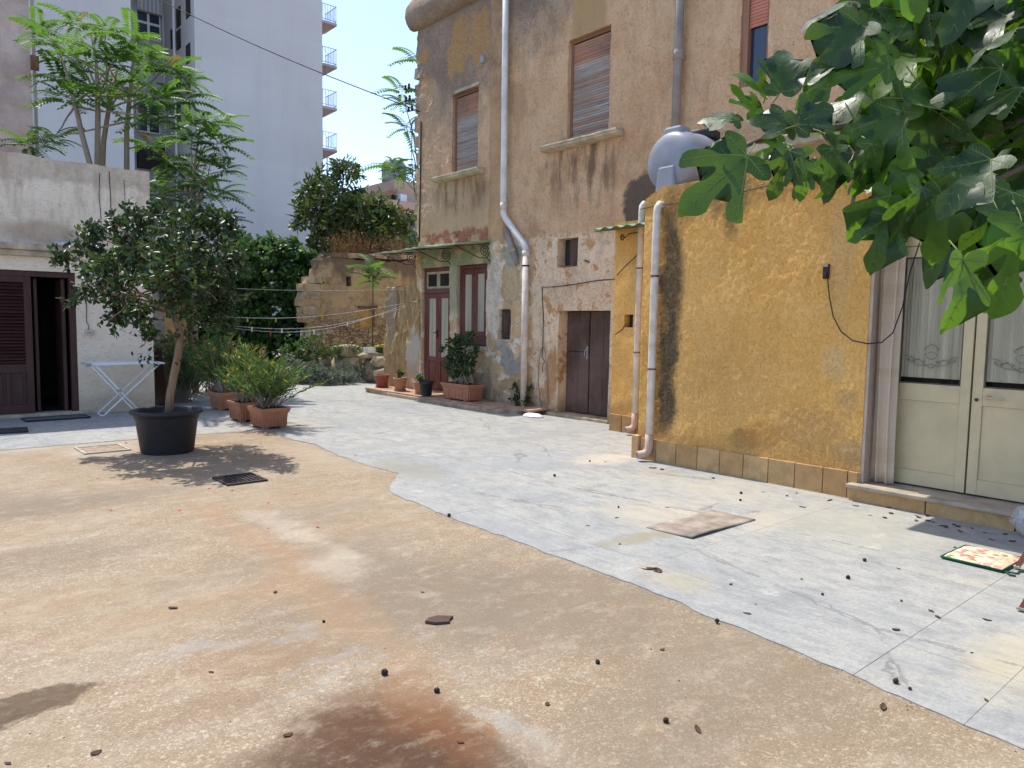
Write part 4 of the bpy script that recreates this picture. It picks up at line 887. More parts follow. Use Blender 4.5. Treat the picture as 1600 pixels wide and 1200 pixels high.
# ---- cables on the house
ca = thing('house_cable', 'thin black cable pinned along the house wall above the plank door', 'cable', (HX, 9, 2))
def wallpt(x, y, X=HX-.03): return PX(x, y, X)
MB().tube([wallpt(*p) for p in ((848, 540), (849, 500), (847, 449), (870, 448), (900, 444), (935, 438), (966, 436))], .008, 6).build('run', M_wire, ca)
lp = [wallpt(*p) for p in ((848, 540), (842, 560), (841, 600), (846, 640), (850, 648), (856, 630), (854, 580), (852, 550), (848, 540))]
MB().tube(lp, .009, 6).build('loop', M_pvcg, ca)
MB().tube([wallpt(*p) for p in ((848, 540), (847, 558), (851, 565), (847, 572), (848, 582))], .007, 6).build('tail', M_wire, ca)
cb = thing('corner_cable', 'black cable hanging down the corner of the old house by the iron insulators', 'cable', (HX, 13.4, 3))
MB().tube([PX(658, 190, HX-.04), PX(657, 280, HX-.03), PX(655, 378, HX-.03)], .014, 6).build('run', M_wire, cb)
MB().tube([PX(644, 190, HX-.02), PX(643, 240, HX+.0), PX(645, 275, HX), PX(648, 300, HX)], .008, 6).build('loose_end', M_wire, cb)
for k, (x, y) in enumerate(((652, 140), (653, 158), (657, 174))):
    p = PX(x, y, HX); b = MB(); b.tube([p+Vector((.05, 0, 0)), p+Vector((-.12, .12, .02)), p+Vector((-.12, .3, .03))], .012, 6)
    for e in (.14, .28): b.lathe([(.012, 0), (.03, .0), (.035, .03), (.02, .05), (.03, .07), (.02, .10), (0, .105)], tuple(p+Vector((-.12, e, .03))), 10, False)
    b.build('insulator_bracket', M_iron, cb)
ov = PX(657, 174, HX-.10); st_ = PD(245, -2, 18.0); far_ = PD(-140, -170, 17.0)
pts = []
for A, B_ in ((far_, st_), (st_, ov)):
    for k in range(13):
        t = k/12; p = A.lerp(B_, t); p.z -= .10*math.sin(math.pi*t) if A is st_ else 0; pts.append(p)
oc = MB().tube(pts, .011, 6).build('overhead_cable', M_wire); tag(oc, 'single black overhead cable slanting across the sky to the house corner', 'cable')

# ---- platform in front of the red door
pf = thing('door_platform', 'low raised platform with terracotta tiles in front of the red door', 'platform', (8.6, 12.2, 0))
edge_pl = [(8.32, 14.75), (8.24, 13.5), (8.22, 12.0), (8.20, 10.6), (8.30, 10.0), (8.62, 9.72), (9.0, 9.75), (9.0, 14.8)]
b = MB(); pr_ = []
for (x0_, y0_), (x1_, y1_) in zip(edge_pl[:-2], edge_pl[1:-1]):
    for k in range(8):
        t = k/8; pr_.append((x0_+(x1_-x0_)*t+.012*nz(y0_+(y1_-y0_)*t*7, 2, 1), y0_+(y1_-y0_)*t))
pr_ += [edge_pl[-2], edge_pl[-1]]
MB().prism(pr_, -.02, .075).build('curb', M_stone, pf, bevel=.012)
pr2 = [(x+.02 if x < 8.99 else x, y) for x, y in pr_]
tw_ = .33
for i in range(3):
    for j in range(16):
        x0_, x1_ = 8.265+i*.25, 8.265+(i+1)*.25-.006; y1_ = 14.7-j*tw_; y0_ = y1_-tw_+.006
        if j > 13 and i == 0: continue
        MB().box(((x0_+x1_)/2, (y0_+y1_)/2, .09+random.uniform(-.004, .003)), (x1_-x0_, y1_-y0_, .035), random.uniform(-.008, .008), jit=.002).build('tile', M_ptile, pf)

# ---- eroded pier: the torn-off end of the house front, and the ruin behind
pier = thing('eroded_pier', 'eroded stub of ochre stone wall left of the red door', 'wall', (HX, 14.3, 0))
def pdisp(s, t): return .05*fr(s*1.6, t*1.1, 2.0) + .035*fr(s*6, t*2.2, 8.0) + .02*nz(s*14, t*6)
def pwarp(s, t):
    top = 2.38 + (max(0, 13.98-s)*.9 if s < 13.98 else 0) + .05*nz(s*6, 1.0)
    tt = t*top/2.6 if t > 0 else t
    if s > 14.6: s = s - .10*(t/2.6)+.06*fr(t*2.2, 5.5)
    return (s, tt)
wall('wall', (HX-.02, 0, 0), (0, 1, 0), (-1, 0, 0), 13.55, 15.12, -.05, 2.6, [], .04, pdisp, M_pier, pier, .45, pwarp)
MB().box((HX+.1, 13.72, 2.06), (.30, .30, .05), jit=.02).build('ledge_stone', M_stone, pier)

RY = 19.3
ruin = thing('ruined_wall', 'broken tufa garden wall with a small niche and hole behind the shrubs', 'wall', (10.5, RY, 0))
def rx(x, y): return PY(x, y, RY)
rx0 = rx(492, 470).x
def rdisp(s, t): return .045*fr(s*.9, t*.9, 6.0) + .03*fr(s*4, t*4, 2.0)+.02*nz(s*11, t*11)
def rwarp(s, t):
    if t > 3.0: t = t + .09*fr(s*.9, 4.0)+.04*nz(s*5, 2) + .07*(s-10.4)*.8*(t-3.0)
    if s < rx0+.4:
        s = s + .16*fr(round(t*3.2)/3.2*2.1, 9.0) + (.25 if t > 2.6 else 0) - .15*max(0, 1.4-t)
    return (s, t)
hA, hB = rx(541, 447), rx(549, 432); nA, nB = rx(562, 511), rx(586, 482)
wall('wall', (0, RY, 0), (1, 0, 0), (0, -1, 0), rx0, 14.2, -.2, 3.40, [(hA.x, hB.x, hA.z, hB.z, .3), (nA.x, nB.x, nA.z, nB.z, .16)], .06, rdisp, M_ruin, ruin, .45, rwarp)
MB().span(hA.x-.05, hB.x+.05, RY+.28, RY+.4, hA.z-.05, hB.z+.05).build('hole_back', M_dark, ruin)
MB().span(nA.x-.02, nB.x+.02, RY+.13, RY+.2, nA.z-.02, nB.z+.02).build('niche_panel', simple('ochre_panel', (.50, .33, .12), .9, .1, var=.3), ruin)
MB().box(((nA.x+nB.x)/2, RY-.02, nB.z+.03), (nB.x-nA.x+.12, .12, .07), jit=.01).build('niche_lintel', M_plank, ruin)
st_me = []
for k in range(7):
    b = MB().box((0, 0, 0), (1, 1, 1), jit=.10); me_ = b.data('stone', M_stone if k % 2 else M_ruin); st_me.append(me_)
for k in range(15):      # torn end of the wall
    z = .15+k*.215; off = (.30 if z > 2.75 else 0)+.13*fr(z*1.9, 9.1)
    piece('stone', st_me[k % 7], ruin, (rx0+off-.02+random.uniform(-.10, .08), RY+.16, z), (0, random.uniform(-.06, .06), random.uniform(-.15, .15)), (random.uniform(.35, .60), .42, random.uniform(.19, .24)))
for k in range(60):      # rubble courses in the lower part
    z = .35+random.random()**1.5*1.3; s_ = random.uniform(rx0+.3, 13.2)
    if nA.x-.15 < s_ < nB.x+.15 and nA.z-.1 < z < nB.z+.15: continue
    piece('stone', st_me[k % 7], ruin, (s_, RY+.02, z), (random.uniform(-.1, .1), random.uniform(-.1, .1), random.uniform(-.1, .1)), (random.uniform(.16, .34), .12, random.uniform(.08, .15)))
for k in range(9): piece('coping_stone', st_me[k % 7], ruin, (rx0+.75+k*.45, RY+.2, 3.45+.09*fr((rx0+.7+k*.4)*.9, 4.0)+.03*k), (random.uniform(-.05, .05), random.uniform(-.08, .03), 0), (.47, .5, .13))

# ================================================================== the yellow annex
AX = 6.93
ann = thing('yellow_annex', 'single-storey yellow stucco annex with tile skirting and beige double door', 'building', (AX, 4, 0))
def adisp(s, t): return .008*fr(s*.8, t*.8, 1.5) + .002*fr(s*4, t*4, 7.0) + .0042*fr(s*19, t*19+2.0*nz(s*5, t*5), 2.0, 2)
def awarp(s, t):
    if t > 3.05: t = t + .03*fr(s*1.8, 3.1)*(t-3.05)/.15 - (.10*max(0, s-5.45)/.25 if s > 5.45 else 0)*(t-3.05)/.15
    return (s, t)
wall('wall', (AX, 0, 0), (0, 1, 0), (-1, 0, 0), -1.5, 5.70, -.05, 3.20, [(.55, 3.03, .0, 2.88, .32)], .019, adisp, M_yellow, ann, .3, awarp)
b = MB(); b.span(AX+.302, HX+.3, 5.40, 5.66, 0, 3.10); b.span(AX+.32, AX+.42, -1.5, .55, 0, 3.1); b.build('side_wall', M_yellow, ann)
MB().span(AX+.03, HX-.005, -1.49, 5.65, 3.02, 3.14).build('roof', M_stone, ann)
# projecting roof slab that shades the door step
MB().span(AX-.80, AX+.02, -1.4, 3.92, 3.19, 3.30).build('roof_slab', M_stone, ann, bevel=.015)
# narrow set-back bay beside it
def ndisp(s, t): return .010*fr(s*2, t*2, 3.3)
wall('bay', (8.42, 0, 0), (0, 1, 0), (-1, 0, 0), 5.6, 7.47, -.05, 3.12, [(7.09, 7.25, 1.57, 1.76, .14)], .05, ndisp, M_yellow, ann, .62)
MB().span(8.54, 8.58, 7.08, 7.26, 1.56, 1.77).build('niche_back', M_dark, ann)
# skirting tiles, one by one
ty = [5.62, 5.40, 5.11, 4.82, 4.53, 4.24, 3.95, 3.66, 3.37, 3.13, 3.035]
for a_, c_ in zip(ty, ty[1:]):
    MB().box((AX-.022, (a_+c_)/2, .125+random.uniform(-.003, .003)), (.030, a_-c_-.008, .265), 0, 0, random.uniform(-.01, .01)).build('skirting_tile', M_skirt, ann, bevel=.004)
b = MB(); b.span(AX-.018, AX+.01, 3.03, 5.64, -.02, .252); b.build('skirting_mortar', M_sill, ann)
for a_, c_ in ((7.46, 7.22), (7.21, 6.95), (6.94, 6.68)): MB().box((8.395, (a_+c_)/2, .125), (.04, a_-c_-.006, .27)).build('skirting_tile', M_skirt, ann, bevel=.004)
MB().box((AX+.02, 5.70, .135), (.16, .10, .29)).build('skirting_tile', M_skirt, ann, bevel=.006)
# door step
MB().span(AX-.14, AX+.34, .4, 3.10, .125, .16).build('step_tread', simple('worn_marble', (.40, .33, .245), .6, .3, var=.3, scale=5, bump=.15), ann, bevel=.006)
for a_, c_ in ((3.08, 2.42), (2.41, 1.75), (1.74, 1.08), (1.07, .42)): MB().span(AX-.10, AX+.1, c_, a_, -.02, .124).build('step_riser', M_skirt, ann, bevel=.003)
# jamb and aluminium door
DX = AX+.27
MB().span(AX+.005, DX+.04, 3.0, 3.028, .161, 2.87).build('door_jamb', simple('mauve_jamb', (.47, .36, .28), .85, var=.15), ann)
f = MB(); f.span(DX-.02, DX+.06, 2.93, 2.998, .162, 2.87); f.span(DX-.02, DX+.06, .56, .62, .162, 2.87); f.span(DX-.02, DX+.06, .62, 2.93, 2.80, 2.87); f.span(DX-.018, DX+.058, .62, 2.93, 2.36, 2.45)
door = f.build('double_door', M_alu, ann, bevel=.005)
MB().span(DX+.02, DX+.03, .62, 2.93, 2.45, 2.80).build('fanlight', M_lace, door)
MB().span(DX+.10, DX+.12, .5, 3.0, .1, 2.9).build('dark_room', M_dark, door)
leaves = ((2.925, 2.235), (2.228, 1.535), (1.528, .625))
for (y1, y0) in leaves:
    l = MB(); st = .085
    l.span(DX-.012, DX+.045, y1-st, y1-.004, .175, 2.355); l.span(DX-.012, DX+.045, y0+.004, y0+st, .175, 2.355)
    for za, zb_ in ((.175, .31), (.955, 1.11), (2.26, 2.355)): l.span(DX-.010, DX+.043, y0+st, y1-st, za, zb_)
    lo = l.build('leaf', M_alu, door, bevel=.004)
    MB().span(DX+.006, DX+.02, y0+st, y1-st, .31, .955).build('lower_panel', M_alu, lo, bevel=.003)
    g = MB(); g.span(DX-.001, DX+.012, y0+st, y1-st, 1.11, 1.122); g.span(DX-.001, DX+.012, y0+st, y1-st, 2.248, 2.26); g.span(DX-.001, DX+.012, y0+st, y0+st+.012, 1.122, 2.248); g.span(DX-.001, DX+.012, y1-st-.012, y1-st, 1.122, 2.248)
    g.build('gasket', M_alud, lo)
    # net curtain with pleats and an embroidered motif behind a glass pane
    c = MB(); ny_ = 60; W_ = y1-y0-2*st
    xs = [(DX+.028+.006*math.sin(i*1.9)+.004*math.sin(i*.7), y0+st+W_*i/ny_) for i in range(ny_+1)]
    zb0 = 1.165
    c.add([(x, y, z) for z in (zb0, 2.25) for x, y in xs], [(i, i+1, ny_+2+i, ny_+1+i) for i in range(ny_)])
    cu = c.build('net_curtain', M_lace, lo, True)
    e = MB(); ym = (y0+y1)/2
    def stroke(pp, r=.0035): e.tube([(DX+.014, ym+a, zb0+bz) for a, bz in pp], r, 5)
    for s_ in (-1, 1):
        stroke([(s_*.22, .20), (s_*.17, .19), (s_*.14, .16), (s_*.10, .17), (s_*.06, .13), (0, .09)]); stroke([(s_*.20, .16), (s_*.12, .12), (s_*.05, .11), (0, .13)], .003)
        stroke([(0, .31), (s_*.03, .29), (s_*.06, .27), (s_*.045, .25)]); stroke([(0, .24), (s_*.05, .215), (s_*.03, .18), (0, .17)], .003)
        for q in range(4): e.tube([(DX+.014, ym+s_*(.05+.045*q), zb0+.145+.015*(q % 2)), (DX+.014, ym+s_*(.065+.045*q), zb0+.155+.015*(q % 2))], .006, 5)
    e.build('embroidery', M_lacep, lo)
    pn = Mat('door_pane_%d' % int(y1*100)); pn.b.inputs['Transmission Weight'].default_value = 1.0; pn.b.inputs['IOR'].default_value = 1.03
    MB().span(DX+.002, DX+.005, y0+st+.012, y1-st-.012, 1.122, 2.248).build('pane', pn.out((.97, .97, .95), .03, None, .5), lo)
b = MB(); b.tube([(DX-.012, 2.10, 1.03), (DX-.055, 2.10, 1.03), (DX-.06, 2.07, 1.03), (DX-.06, 1.97, 1.028)], .011, 10); b.box((DX-.015, 2.10, 1.03), (.01, .035, .035)); b.build('door_handle', M_alu, door, True)
b = MB(); b.lathe([(.0, 0), (.014, 0), (.014, .012), (0, .012)], (0, 0, 0), 12, False); o = b.build('keyhole', M_iron, None); o.rotation_euler = (0, -math.pi/2, 0); o.location = (DX-.013, 2.185, 1.005); o.parent = door

# woven door curtain pulled to the side
ct = thing('door_curtain', 'beige woven door curtain bunched at the left of the beige door', 'curtain', (AX+.10, 2.95, .17))
b = MB(); n_ = 40; rows = 24
vs = []
for r_ in range(rows+1):
    z = .175+r_/rows*2.6; sq = 1-.10*math.sin(r_/rows*3)
    for i in range(n_+1):
        t = i/n_; a = (t+.05*math.sin(t*9))*4.4*math.pi
        vs.append((AX+.12+.05*math.sin(a)*(.7+.3*math.sin(t*7))+.014*math.sin(r_*.22+t*5), 3.0-.215*t*sq+.018*math.cos(a*1.0), z))
b.add(vs, [(r_*(n_+1)+i, r_*(n_+1)+i+1, (r_+1)*(n_+1)+i+1, (r_+1)*(n_+1)+i) for r_ in range(rows) for i in range(n_)])
o = b.build('cloth', M_curt, ct, True); md = o.modifiers.new('thickness', 'SOLIDIFY'); md.thickness = .004
MB().tube([(AX+.12, 3.02, 2.79), (AX+.12, .6, 2.79)], .012, 8).build('rod', M_galv, ct)

# socket with a dangling cable
sk = thing('wall_socket_cable', 'small dark wall socket on yellow wall with black cable looping to the door', 'cable', (AX, 3.45, 2.2))
s0 = PX(1291, 424, AX-.02)
b = MB(); b.box(s0, (.035, .055, .14)); b.box(s0+Vector((-.02, 0, -.035)), (.03, .035, .05)); b.build('socket', M_iron, sk, bevel=.004)
MB().box(s0+Vector((-.012, 0, .055)), (.03, .05, .025)).build('socket_cap', M_sill, sk)
pp = [(1293, 434), (1296, 465), (1302, 495), (1314, 518), (1332, 532), (1355, 537), (1378, 535), (1395, 520), (1410, 480), (1422, 425), (1440, 370)]
MB().tube([PX(x, y, AX-.05-(0.0 if i < 8 else .02*(i-7))) for i, (x, y) in enumerate(pp)], .006, 6).build('cord', M_wire, sk)
tc = thing('roofline_cable', 'thin cable sagging across the yellow wall just under the roof edge', 'cable', (AX, 5, 3))
MB().tube([PX(x, y, AX-.03) for x, y in ((1000, 327), (1032, 320), (1080, 316), (1130, 307), (1180, 295), (1240, 281), (1320, 262))], .005, 6).build('run', M_wire, tc)
MB().tube([PX(x, y, 8.38) for x, y in ((964, 430), (975, 418), (996, 398))], .007, 6).build('lower_run', M_wire, tc)
MB().tube([PX(x, y, 8.38) for x, y in ((961, 523), (972, 515), (979, 505))], .007, 6).build('niche_run', M_wire, tc)

# two pvc downpipes with elbows
def downpipe(name, label, X, top, bot, back):
    t = thing(name, label, 'pipe', (X, bot.y, 0), 'pvc downpipes on the yellow annex')
    b = MB(); e = Vector((-.09, .05, 0))
    T = Vector((X, top.y, top.z)); B_ = Vector((X, bot.y, .12))
    b.tube([T+Vector((back, 0, .03)), T+Vector((back*.35, 0, .035)), T+Vector((.01, 0, .0)), T+Vector((0, 0, -.07)), T.lerp(B_, .33), T.lerp(B_, .66), B_+Vector((0, 0, .12))], .046, 16)
    b.build('pipe_run', M_pvc, t, True)
    b = MB(); b.tube([B_+Vector((0, 0, .20)), B_+Vector((0, 0, .05)), B_+Vector((-.015, .008, .0)), B_+Vector((-.05, .03, -.035)), B_+Vector((-.13, .07, -.045))], .050, 16, caps=False)
    el = b.build('elbow', simple(name+'_elbow', (.52, .36, .27), .6, var=.15), t, True); md = el.modifiers.new('thickness', 'SOLIDIFY'); md.thickness = .006
    MB().tube([B_+Vector((-.03, .018, -.02)), B_+Vector((-.06, .035, -.037))], .045, 12).build('mouth', M_dark, t)
    for k in (.28, .66): p = T.lerp(B_, k); MB().tube([p, p+Vector((0, 0, .02))], .051, 16).build('clamp', M_rust, t)
    return t
a_, c_ = PX(1027, 324, AX-.08), PX(1014, 700, AX-.08)
downpipe('annex_downpipe', 'pale pipe on the yellow wall beside the black streak, nearest downpipe', AX-.08, a_, c_, .12)
a_, c_ = PX(1003, 322, 8.34), PX(992, 655, 8.34)
downpipe('bay_downpipe', 'pale pipe on the set-back yellow bay under the corrugated canopy', 8.34, a_, c_, .12)

# tiny corrugated canopy with one scroll
cn = thing('corrugated_canopy', 'tiny green corrugated canopy on an iron scroll beside the pale pipe', 'canopy', (8.1, 7, 3))
b = MB(); n_ = 22; vs = []
for i in range(n_+1):
    y = 6.4+1.05*i/n_+.05; h = .018*math.cos(i*math.pi/2.2)
    vs += [(8.42, y, 3.05+h), (7.98, y, 2.98+h)]
b.add(vs, [(2*i, 2*i+1, 2*i+3, 2*i+2) for i in range(n_)]); o = b.build('sheet', M_greent, cn, True); md = o.modifiers.new('thickness', 'SOLIDIFY'); md.thickness = .008
b = MB(); pts = [(8.22+.05*(1-k/26*.8)*math.cos(k/26*10), 7.16, 2.86+.05*(1-k/26*.8)*math.sin(k/26*10)) for k in range(26)]
b.tube(pts, .008, 6); b.tube([pts[0], (8.3, 7.1, 2.92), (8.42, 7.0, 2.95)], .008, 6); b.build('scroll', M_iron, cn, True)
b = MB(); b.tube([(8.0, 6.45, 2.955), (8.0, 7.48, 2.955)], .010, 6); b.tube([(8.4, 6.45, 3.025), (8.4, 7.48, 3.025)], .010, 6); b.build('batten', M_rust, cn)

# water tanks lying on the annex roof
def tank(name, label, loc, rad, L, mat):
    t = thing(name, label, 'water tank', loc)
    b = MB(); prof = [(0, 0), (rad*.55, .008), (rad*.80, .03), (rad*.92, .07), (rad*.98, .13), (rad, .20), (rad, L*.30), (rad*1.03, L*.32), (rad*1.03, L*.36), (rad, L*.38), (rad, L*.44), (rad*.97, L*.46), (rad*.97, L*.54), (rad, L*.56), (rad, L-.24), (rad*.96, L-.15), (rad*.88, L-.085), (rad*.72, L-.04), (rad*.45, L-.012), (0, L)]
    vs = []; seg = 40
    for r, x in prof:
        for k in range(seg):
            a = 2*math.pi*k/seg; vs.append((x, r*math.cos(a), rad*1.02+r*math.sin(a)))
    b.add(vs, [(i*seg+k, (i+1)*seg+k, (i+1)*seg+(k+1) % seg, i*seg+(k+1) % seg) for i in range(len(prof)-1) for k in range(seg)])
    b.build('shell', mat, t, True, world=False)
    for (x, s_) in ((.16, 1), (L-.16, 1)):
        MB().box((x-.06 if x < .5 else x+.06, 0, .15), (.24, rad*.62, .32), taper=1.2).build('foot', mat, t, bevel=.025, world=False)
        MB().box((x+.02 if x < .5 else x-.02, 0, rad*2.0-.05), (.20, rad*.66, .20), taper=1.15).build('top_rib', mat, t, bevel=.03, world=False)
    b = MB(); b.lathe([(0, 0), (.2, 0), (.21, .02), (.21, .08), (.18, .10), (0, .105)], (L*.5, 0, rad*2-.02), 24, False); b.build('lid', M_black, t, True, world=False)
    return t
tank('roof_tank', 'grey plastic water tank lying on the yellow annex roof edge', (7.02, 5.47, 3.14), .365, 1.35, M_tank)
tank('roof_tank', 'darker water tank half hidden behind the grey one on the annex roof', (8.1, 4.95, 3.14), .34, .85, simple('dark_tank_plastic', (.05, .052, .06), .5, .4))

# ================================================================== things standing in the yard
# ---- drying rack
RKY = 13.35
rk = thing('drying_rack', 'white folding clothes drying rack against the white wall', 'drying rack', (3.0, RKY, 0))
def rp(x, y, d=0.0): return PY(x, y, RKY+d)
A, B_ = rp(134, 566), rp(249, 569); zt = (A.z+B_.z)/2
b = MB(); ry0, ry1 = RKY-.28, RKY+.28
for y in (ry0, ry1): b.tube([(A.x, y, zt), (B_.x, y, zt)], .014, 8)
for x in (A.x, B_.x): b.tube([(x, ry0, zt), (x, ry1, zt)], .016, 8)
b.build('top_frame', M_whitep, rk, True)
for k in range(9):
    y = ry0+.06+k*.055; MB().tube([(A.x, y, zt-.004), (B_.x, y, zt-.004)], .004, 5).build('line_wire', M_whitep, rk)
zl = 0.0
for (xa, xb_) in ((A.x+.10, A.x+.74), (B_.x-.06, A.x+.20)):
    b = MB()
    dy = .24 if xa < xb_ else .20
    b.tube([(xa, RKY-dy, zt-.02), (xb_, RKY-dy, .03), (xb_+(.02 if xa < xb_ else -.02), RKY-dy+.04, .016), (xb_+(.02 if xa < xb_ else -.02), RKY+dy-.04, .016), (xb_, RKY+dy, .03), (xa, RKY+dy, zt-.02)], .014, 8)
    b.build('leg_frame', M_whitep, rk, True)
MB().box((A.x+.42, RKY-.24, .42), (.07, .03, .05)).build('hinge', M_greyp, rk, bevel=.004)
MB().box((A.x-.01, RKY-.28, zt), (.07, .035, .045)).build('end_cap', M_greyp, rk, bevel=.005)

# ---- mats
mt = MB(); mt.box((0, 0, .008), (.86, .42, .016)); o = mt.build('door_mat', simple('grey_mat', (.13, .13, .13), .95, .1, var=.3, scale=30, bump=.6, bscale=150), None, bevel=.004); o.location = (2.05, 13.30, .003); o.rotation_euler = (0, 0, .03)
tag(o, 'thin grey doormat with dark edge before the louvred door', 'mat')
b = MB(); b.tube([(-.43, -.21, .016), (.43, -.21, .016), (.43, .21, .016), (-.43, .21, .016)], .012, 6, closed=True); e_ = b.build('border', M_black, None); e_.parent = o
mt = MB(); mt.box((0, 0, .010), (.75, .48, .02), jit=.008); o = mt.build('floor_mat', simple('dark_mat', (.05, .05, .05), .95, .1), None, bevel=.004); G_ = G(5, 672); o.location = (1.15, 12.2, .003); o.rotation_euler = (0, 0, -.1)
tag(o, 'flat black rubber mat on the ground at the left picture edge', 'mat')

# ---- drain grate and covers set in the ground
gt = thing('drain_grate', 'black cast iron drain grate in the tan ground near the black pot', 'drain', (2.68, 7.27, 0))
b = MB(); b.span(-.20, .20, -.22, -.195, -.01, .016); b.span(-.20, .20, .195, .22, -.01, .016); b.span(-.20, -.175, -.195, .195, -.01, .016); b.span(.175, .20, -.195, .195, -.01, .016); b.build('frame', M_iron, gt, world=False)
MB().span(-.175, .175, -.195, .195, -.012, -.004).build('pit', simple('black_pit', (.008, .008, .008), .9, .1), gt, world=False)
gm = MB().box((0, 0, 0), (.012, .39, .014)).data('grate_bar', M_iron); gm2 = MB().box((0, 0, 0), (.35, .010, .013)).data('grate_bar', M_iron)
for k in range(8): piece('grate_bar', gm, None, (-.15+k*.043, 0, .005)).parent = gt
for k in range(8): piece('grate_bar', gm2, None, (0, -.165+k*.047, .004)).parent = gt
cv = thing('inspection_cover', 'square concrete inspection cover with pale rim in the ground', 'cover', (2.0, 9.93, 0), None, .03)
b = MB(); b.span(-.25, .25, -.27, -.235, -.01, .014); b.span(-.25, .25, .235, .27, -.01, .014); b.span(-.25, -.22, -.235, .235, -.01, .014); b.span(.22, .25, -.235, .235, -.01, .014); b.build('rim', simple('pale_mortar', (.40, .37, .32), .9), cv, world=False)
MB().box((0, 0, -.002), (.43, .46, .02)).build('lid', simple('pitted_concrete', (.33, .25, .18), .95, .1, var=.4, scale=12, bump=.8, bscale=70, bd=.01), cv, world=False)

# ---- board and sand on the pale slabs
bd = MB(); n_ = 10; vs = []
for i in range(n_+1):
    for j in range(n_+1):
        x, y = 4.55+.88*i/n_, 3.22+.41*j/n_
        cx, cy = i/n_, j/n_; vs.append((x+.05*(1-cy)*.6, y, .0125+.016*max(0, .35-cy)*max(0, .5-abs(cx-.25))*6+.006*fr(x*3, y*3)))
bd.add(vs, [(i*(n_+1)+j, (i+1)*(n_+1)+j, (i+1)*(n_+1)+j+1, i*(n_+1)+j+1) for i in range(n_) for j in range(n_)])
o = bd.build('plywood_board', simple('wet_board', (.31, .26, .21), .9, .1, var=.45, scale=5, bump=.4, bscale=40), None, True); md = o.modifiers.new('thickness', 'SOLIDIFY'); md.thickness = .009
tag(o, 'thin warped board lying flat on the pale slabs before the yellow wall', 'board')

# ---- cushion
cu = thing('seat_cushion', 'thin floral seat cushion with dark green piping lying by chair leg', 'cushion', (5.80, 1.66, .004), None, -.03)
n_ = 16; b = MB(); b2 = MB(); top = []
def cz(u, v): e = (1-abs(u)**5)*(1-abs(v)**5); t = math.exp(-((u-.1)**2+(v)**2)*14); return .030*e-.012*t+.004*nz(u*3, v*3)
for i in range(n_+1):
    for j in range(n_+1):
        u, v = -1+2*i/n_, -1+2*j/n_; k = .22*(1-.06*(1-abs(v))*0); top.append((u*.215, v*.185, .016+cz(u, v)))
b.add(top, [(i*(n_+1)+j, (i+1)*(n_+1)+j, (i+1)*(n_+1)+j+1, i*(n_+1)+j+1) for i in range(n_) for j in range(n_)]); b.build('cover', M_floral, cu, True, world=False)
MB().box((0, 0, .008), (.43, .37, .016)).build('underside', M_dgreen, cu, bevel=.006, world=False)
MB().tube([(-.217, -.187, .015), (.217, -.187, .015), (.217, .187, .015), (-.217, .187, .015)], .008, 8, closed=True).build('piping', M_dgreen, cu, True, world=False)
MB().tube([(-.20, -.20, .010), (-.16, -.26, .006), (-.11, -.25, .006), (-.06, -.29, .006)], .006, 6).build('tie', M_dgreen, cu, True, world=False)
MB().tube([(-.19, -.20, .010), (-.24, -.24, .006), (-.23, -.27, .006)], .006, 6).build('tie', M_dgreen, cu, True, world=False)

# ---- chair at the right edge (only its legs enter the picture)
ch = thing('wooden_chair', 'dark red wooden chair legs at the right picture edge', 'chair', (5.62, 1.2, 0))
f1 = G(1589, 890); f2 = G(1595, 956)
RD = Vector((RT.x, RT.y, 0)).normalized()
lg = [Vector((f1.x, f1.y, .014)), Vector((f2.x, f2.y, .014))]; bk_ = [p+RD*.55+Vector((.02, 0, 0)) for p in lg]; tops = []
for k, p in enumerate(lg+bk_):
    q = p+(RD*.24 if k < 2 else RD*.05)+Vector((0, 0, .44)); tops.append(q)
    MB().tube([p, p.lerp(q, .15), q], [.019, .021, .024], 4).build('leg', M_chair, ch); MB().box(p+Vector((0, 0, .006)), (.036, .036, .014)).build('foot_pad', M_sill, ch)
cs_ = sum(tops, Vector())/4; rz_ = math.atan2(RD.y, RD.x)
MB().box(cs_+Vector((0, 0, .02))+RD*.08, (.34, (lg[0]-lg[1]).length+.06, .04), rz_).build('seat', M_chair, ch, bevel=.01)
for k in (2, 3): MB().tube([tops[k], tops[k]+RD*.08+Vector((0, 0, .45))], [.022, .016], 6).build('back_post', M_chair, ch)
MB().tube([tops[2]+RD*.07+Vector((0, 0, .42)), tops[3]+RD*.07+Vector((0, 0, .42))], [.03, .03], 6).build('backrest', M_chair, ch)

# ---- clear plastic bag hanging at the right
bg_ = MB(); n_, m_ = 18, 10; vs = []
c0 = G(1592, 822, .10)
for i in range(m_+1):
    t = i/m_
    for k in range(n_):
        a = 2*math.pi*k/n_; r = (.02+.12*math.sin(math.pi*min(1, t*1.05))**.7)*(1+.22*nz(math.cos(a)*2, math.sin(a)*2, t*4))
        vs.append((c0.x+.06+r*math.cos(a)*.6, c0.y-.06+r*math.sin(a), .02+.26*t+.02*nz(a, t*3)))
bg_.add(vs, [(i*n_+k, i*n_+(k+1) % n_, (i+1)*n_+(k+1) % n_, (i+1)*n_+k) for i in range(m_) for k in range(n_)])
o = bg_.build('plastic_bag', M_bag, None, True); tag(o, 'crumpled clear plastic bag by the door step at the right edge', 'bag')
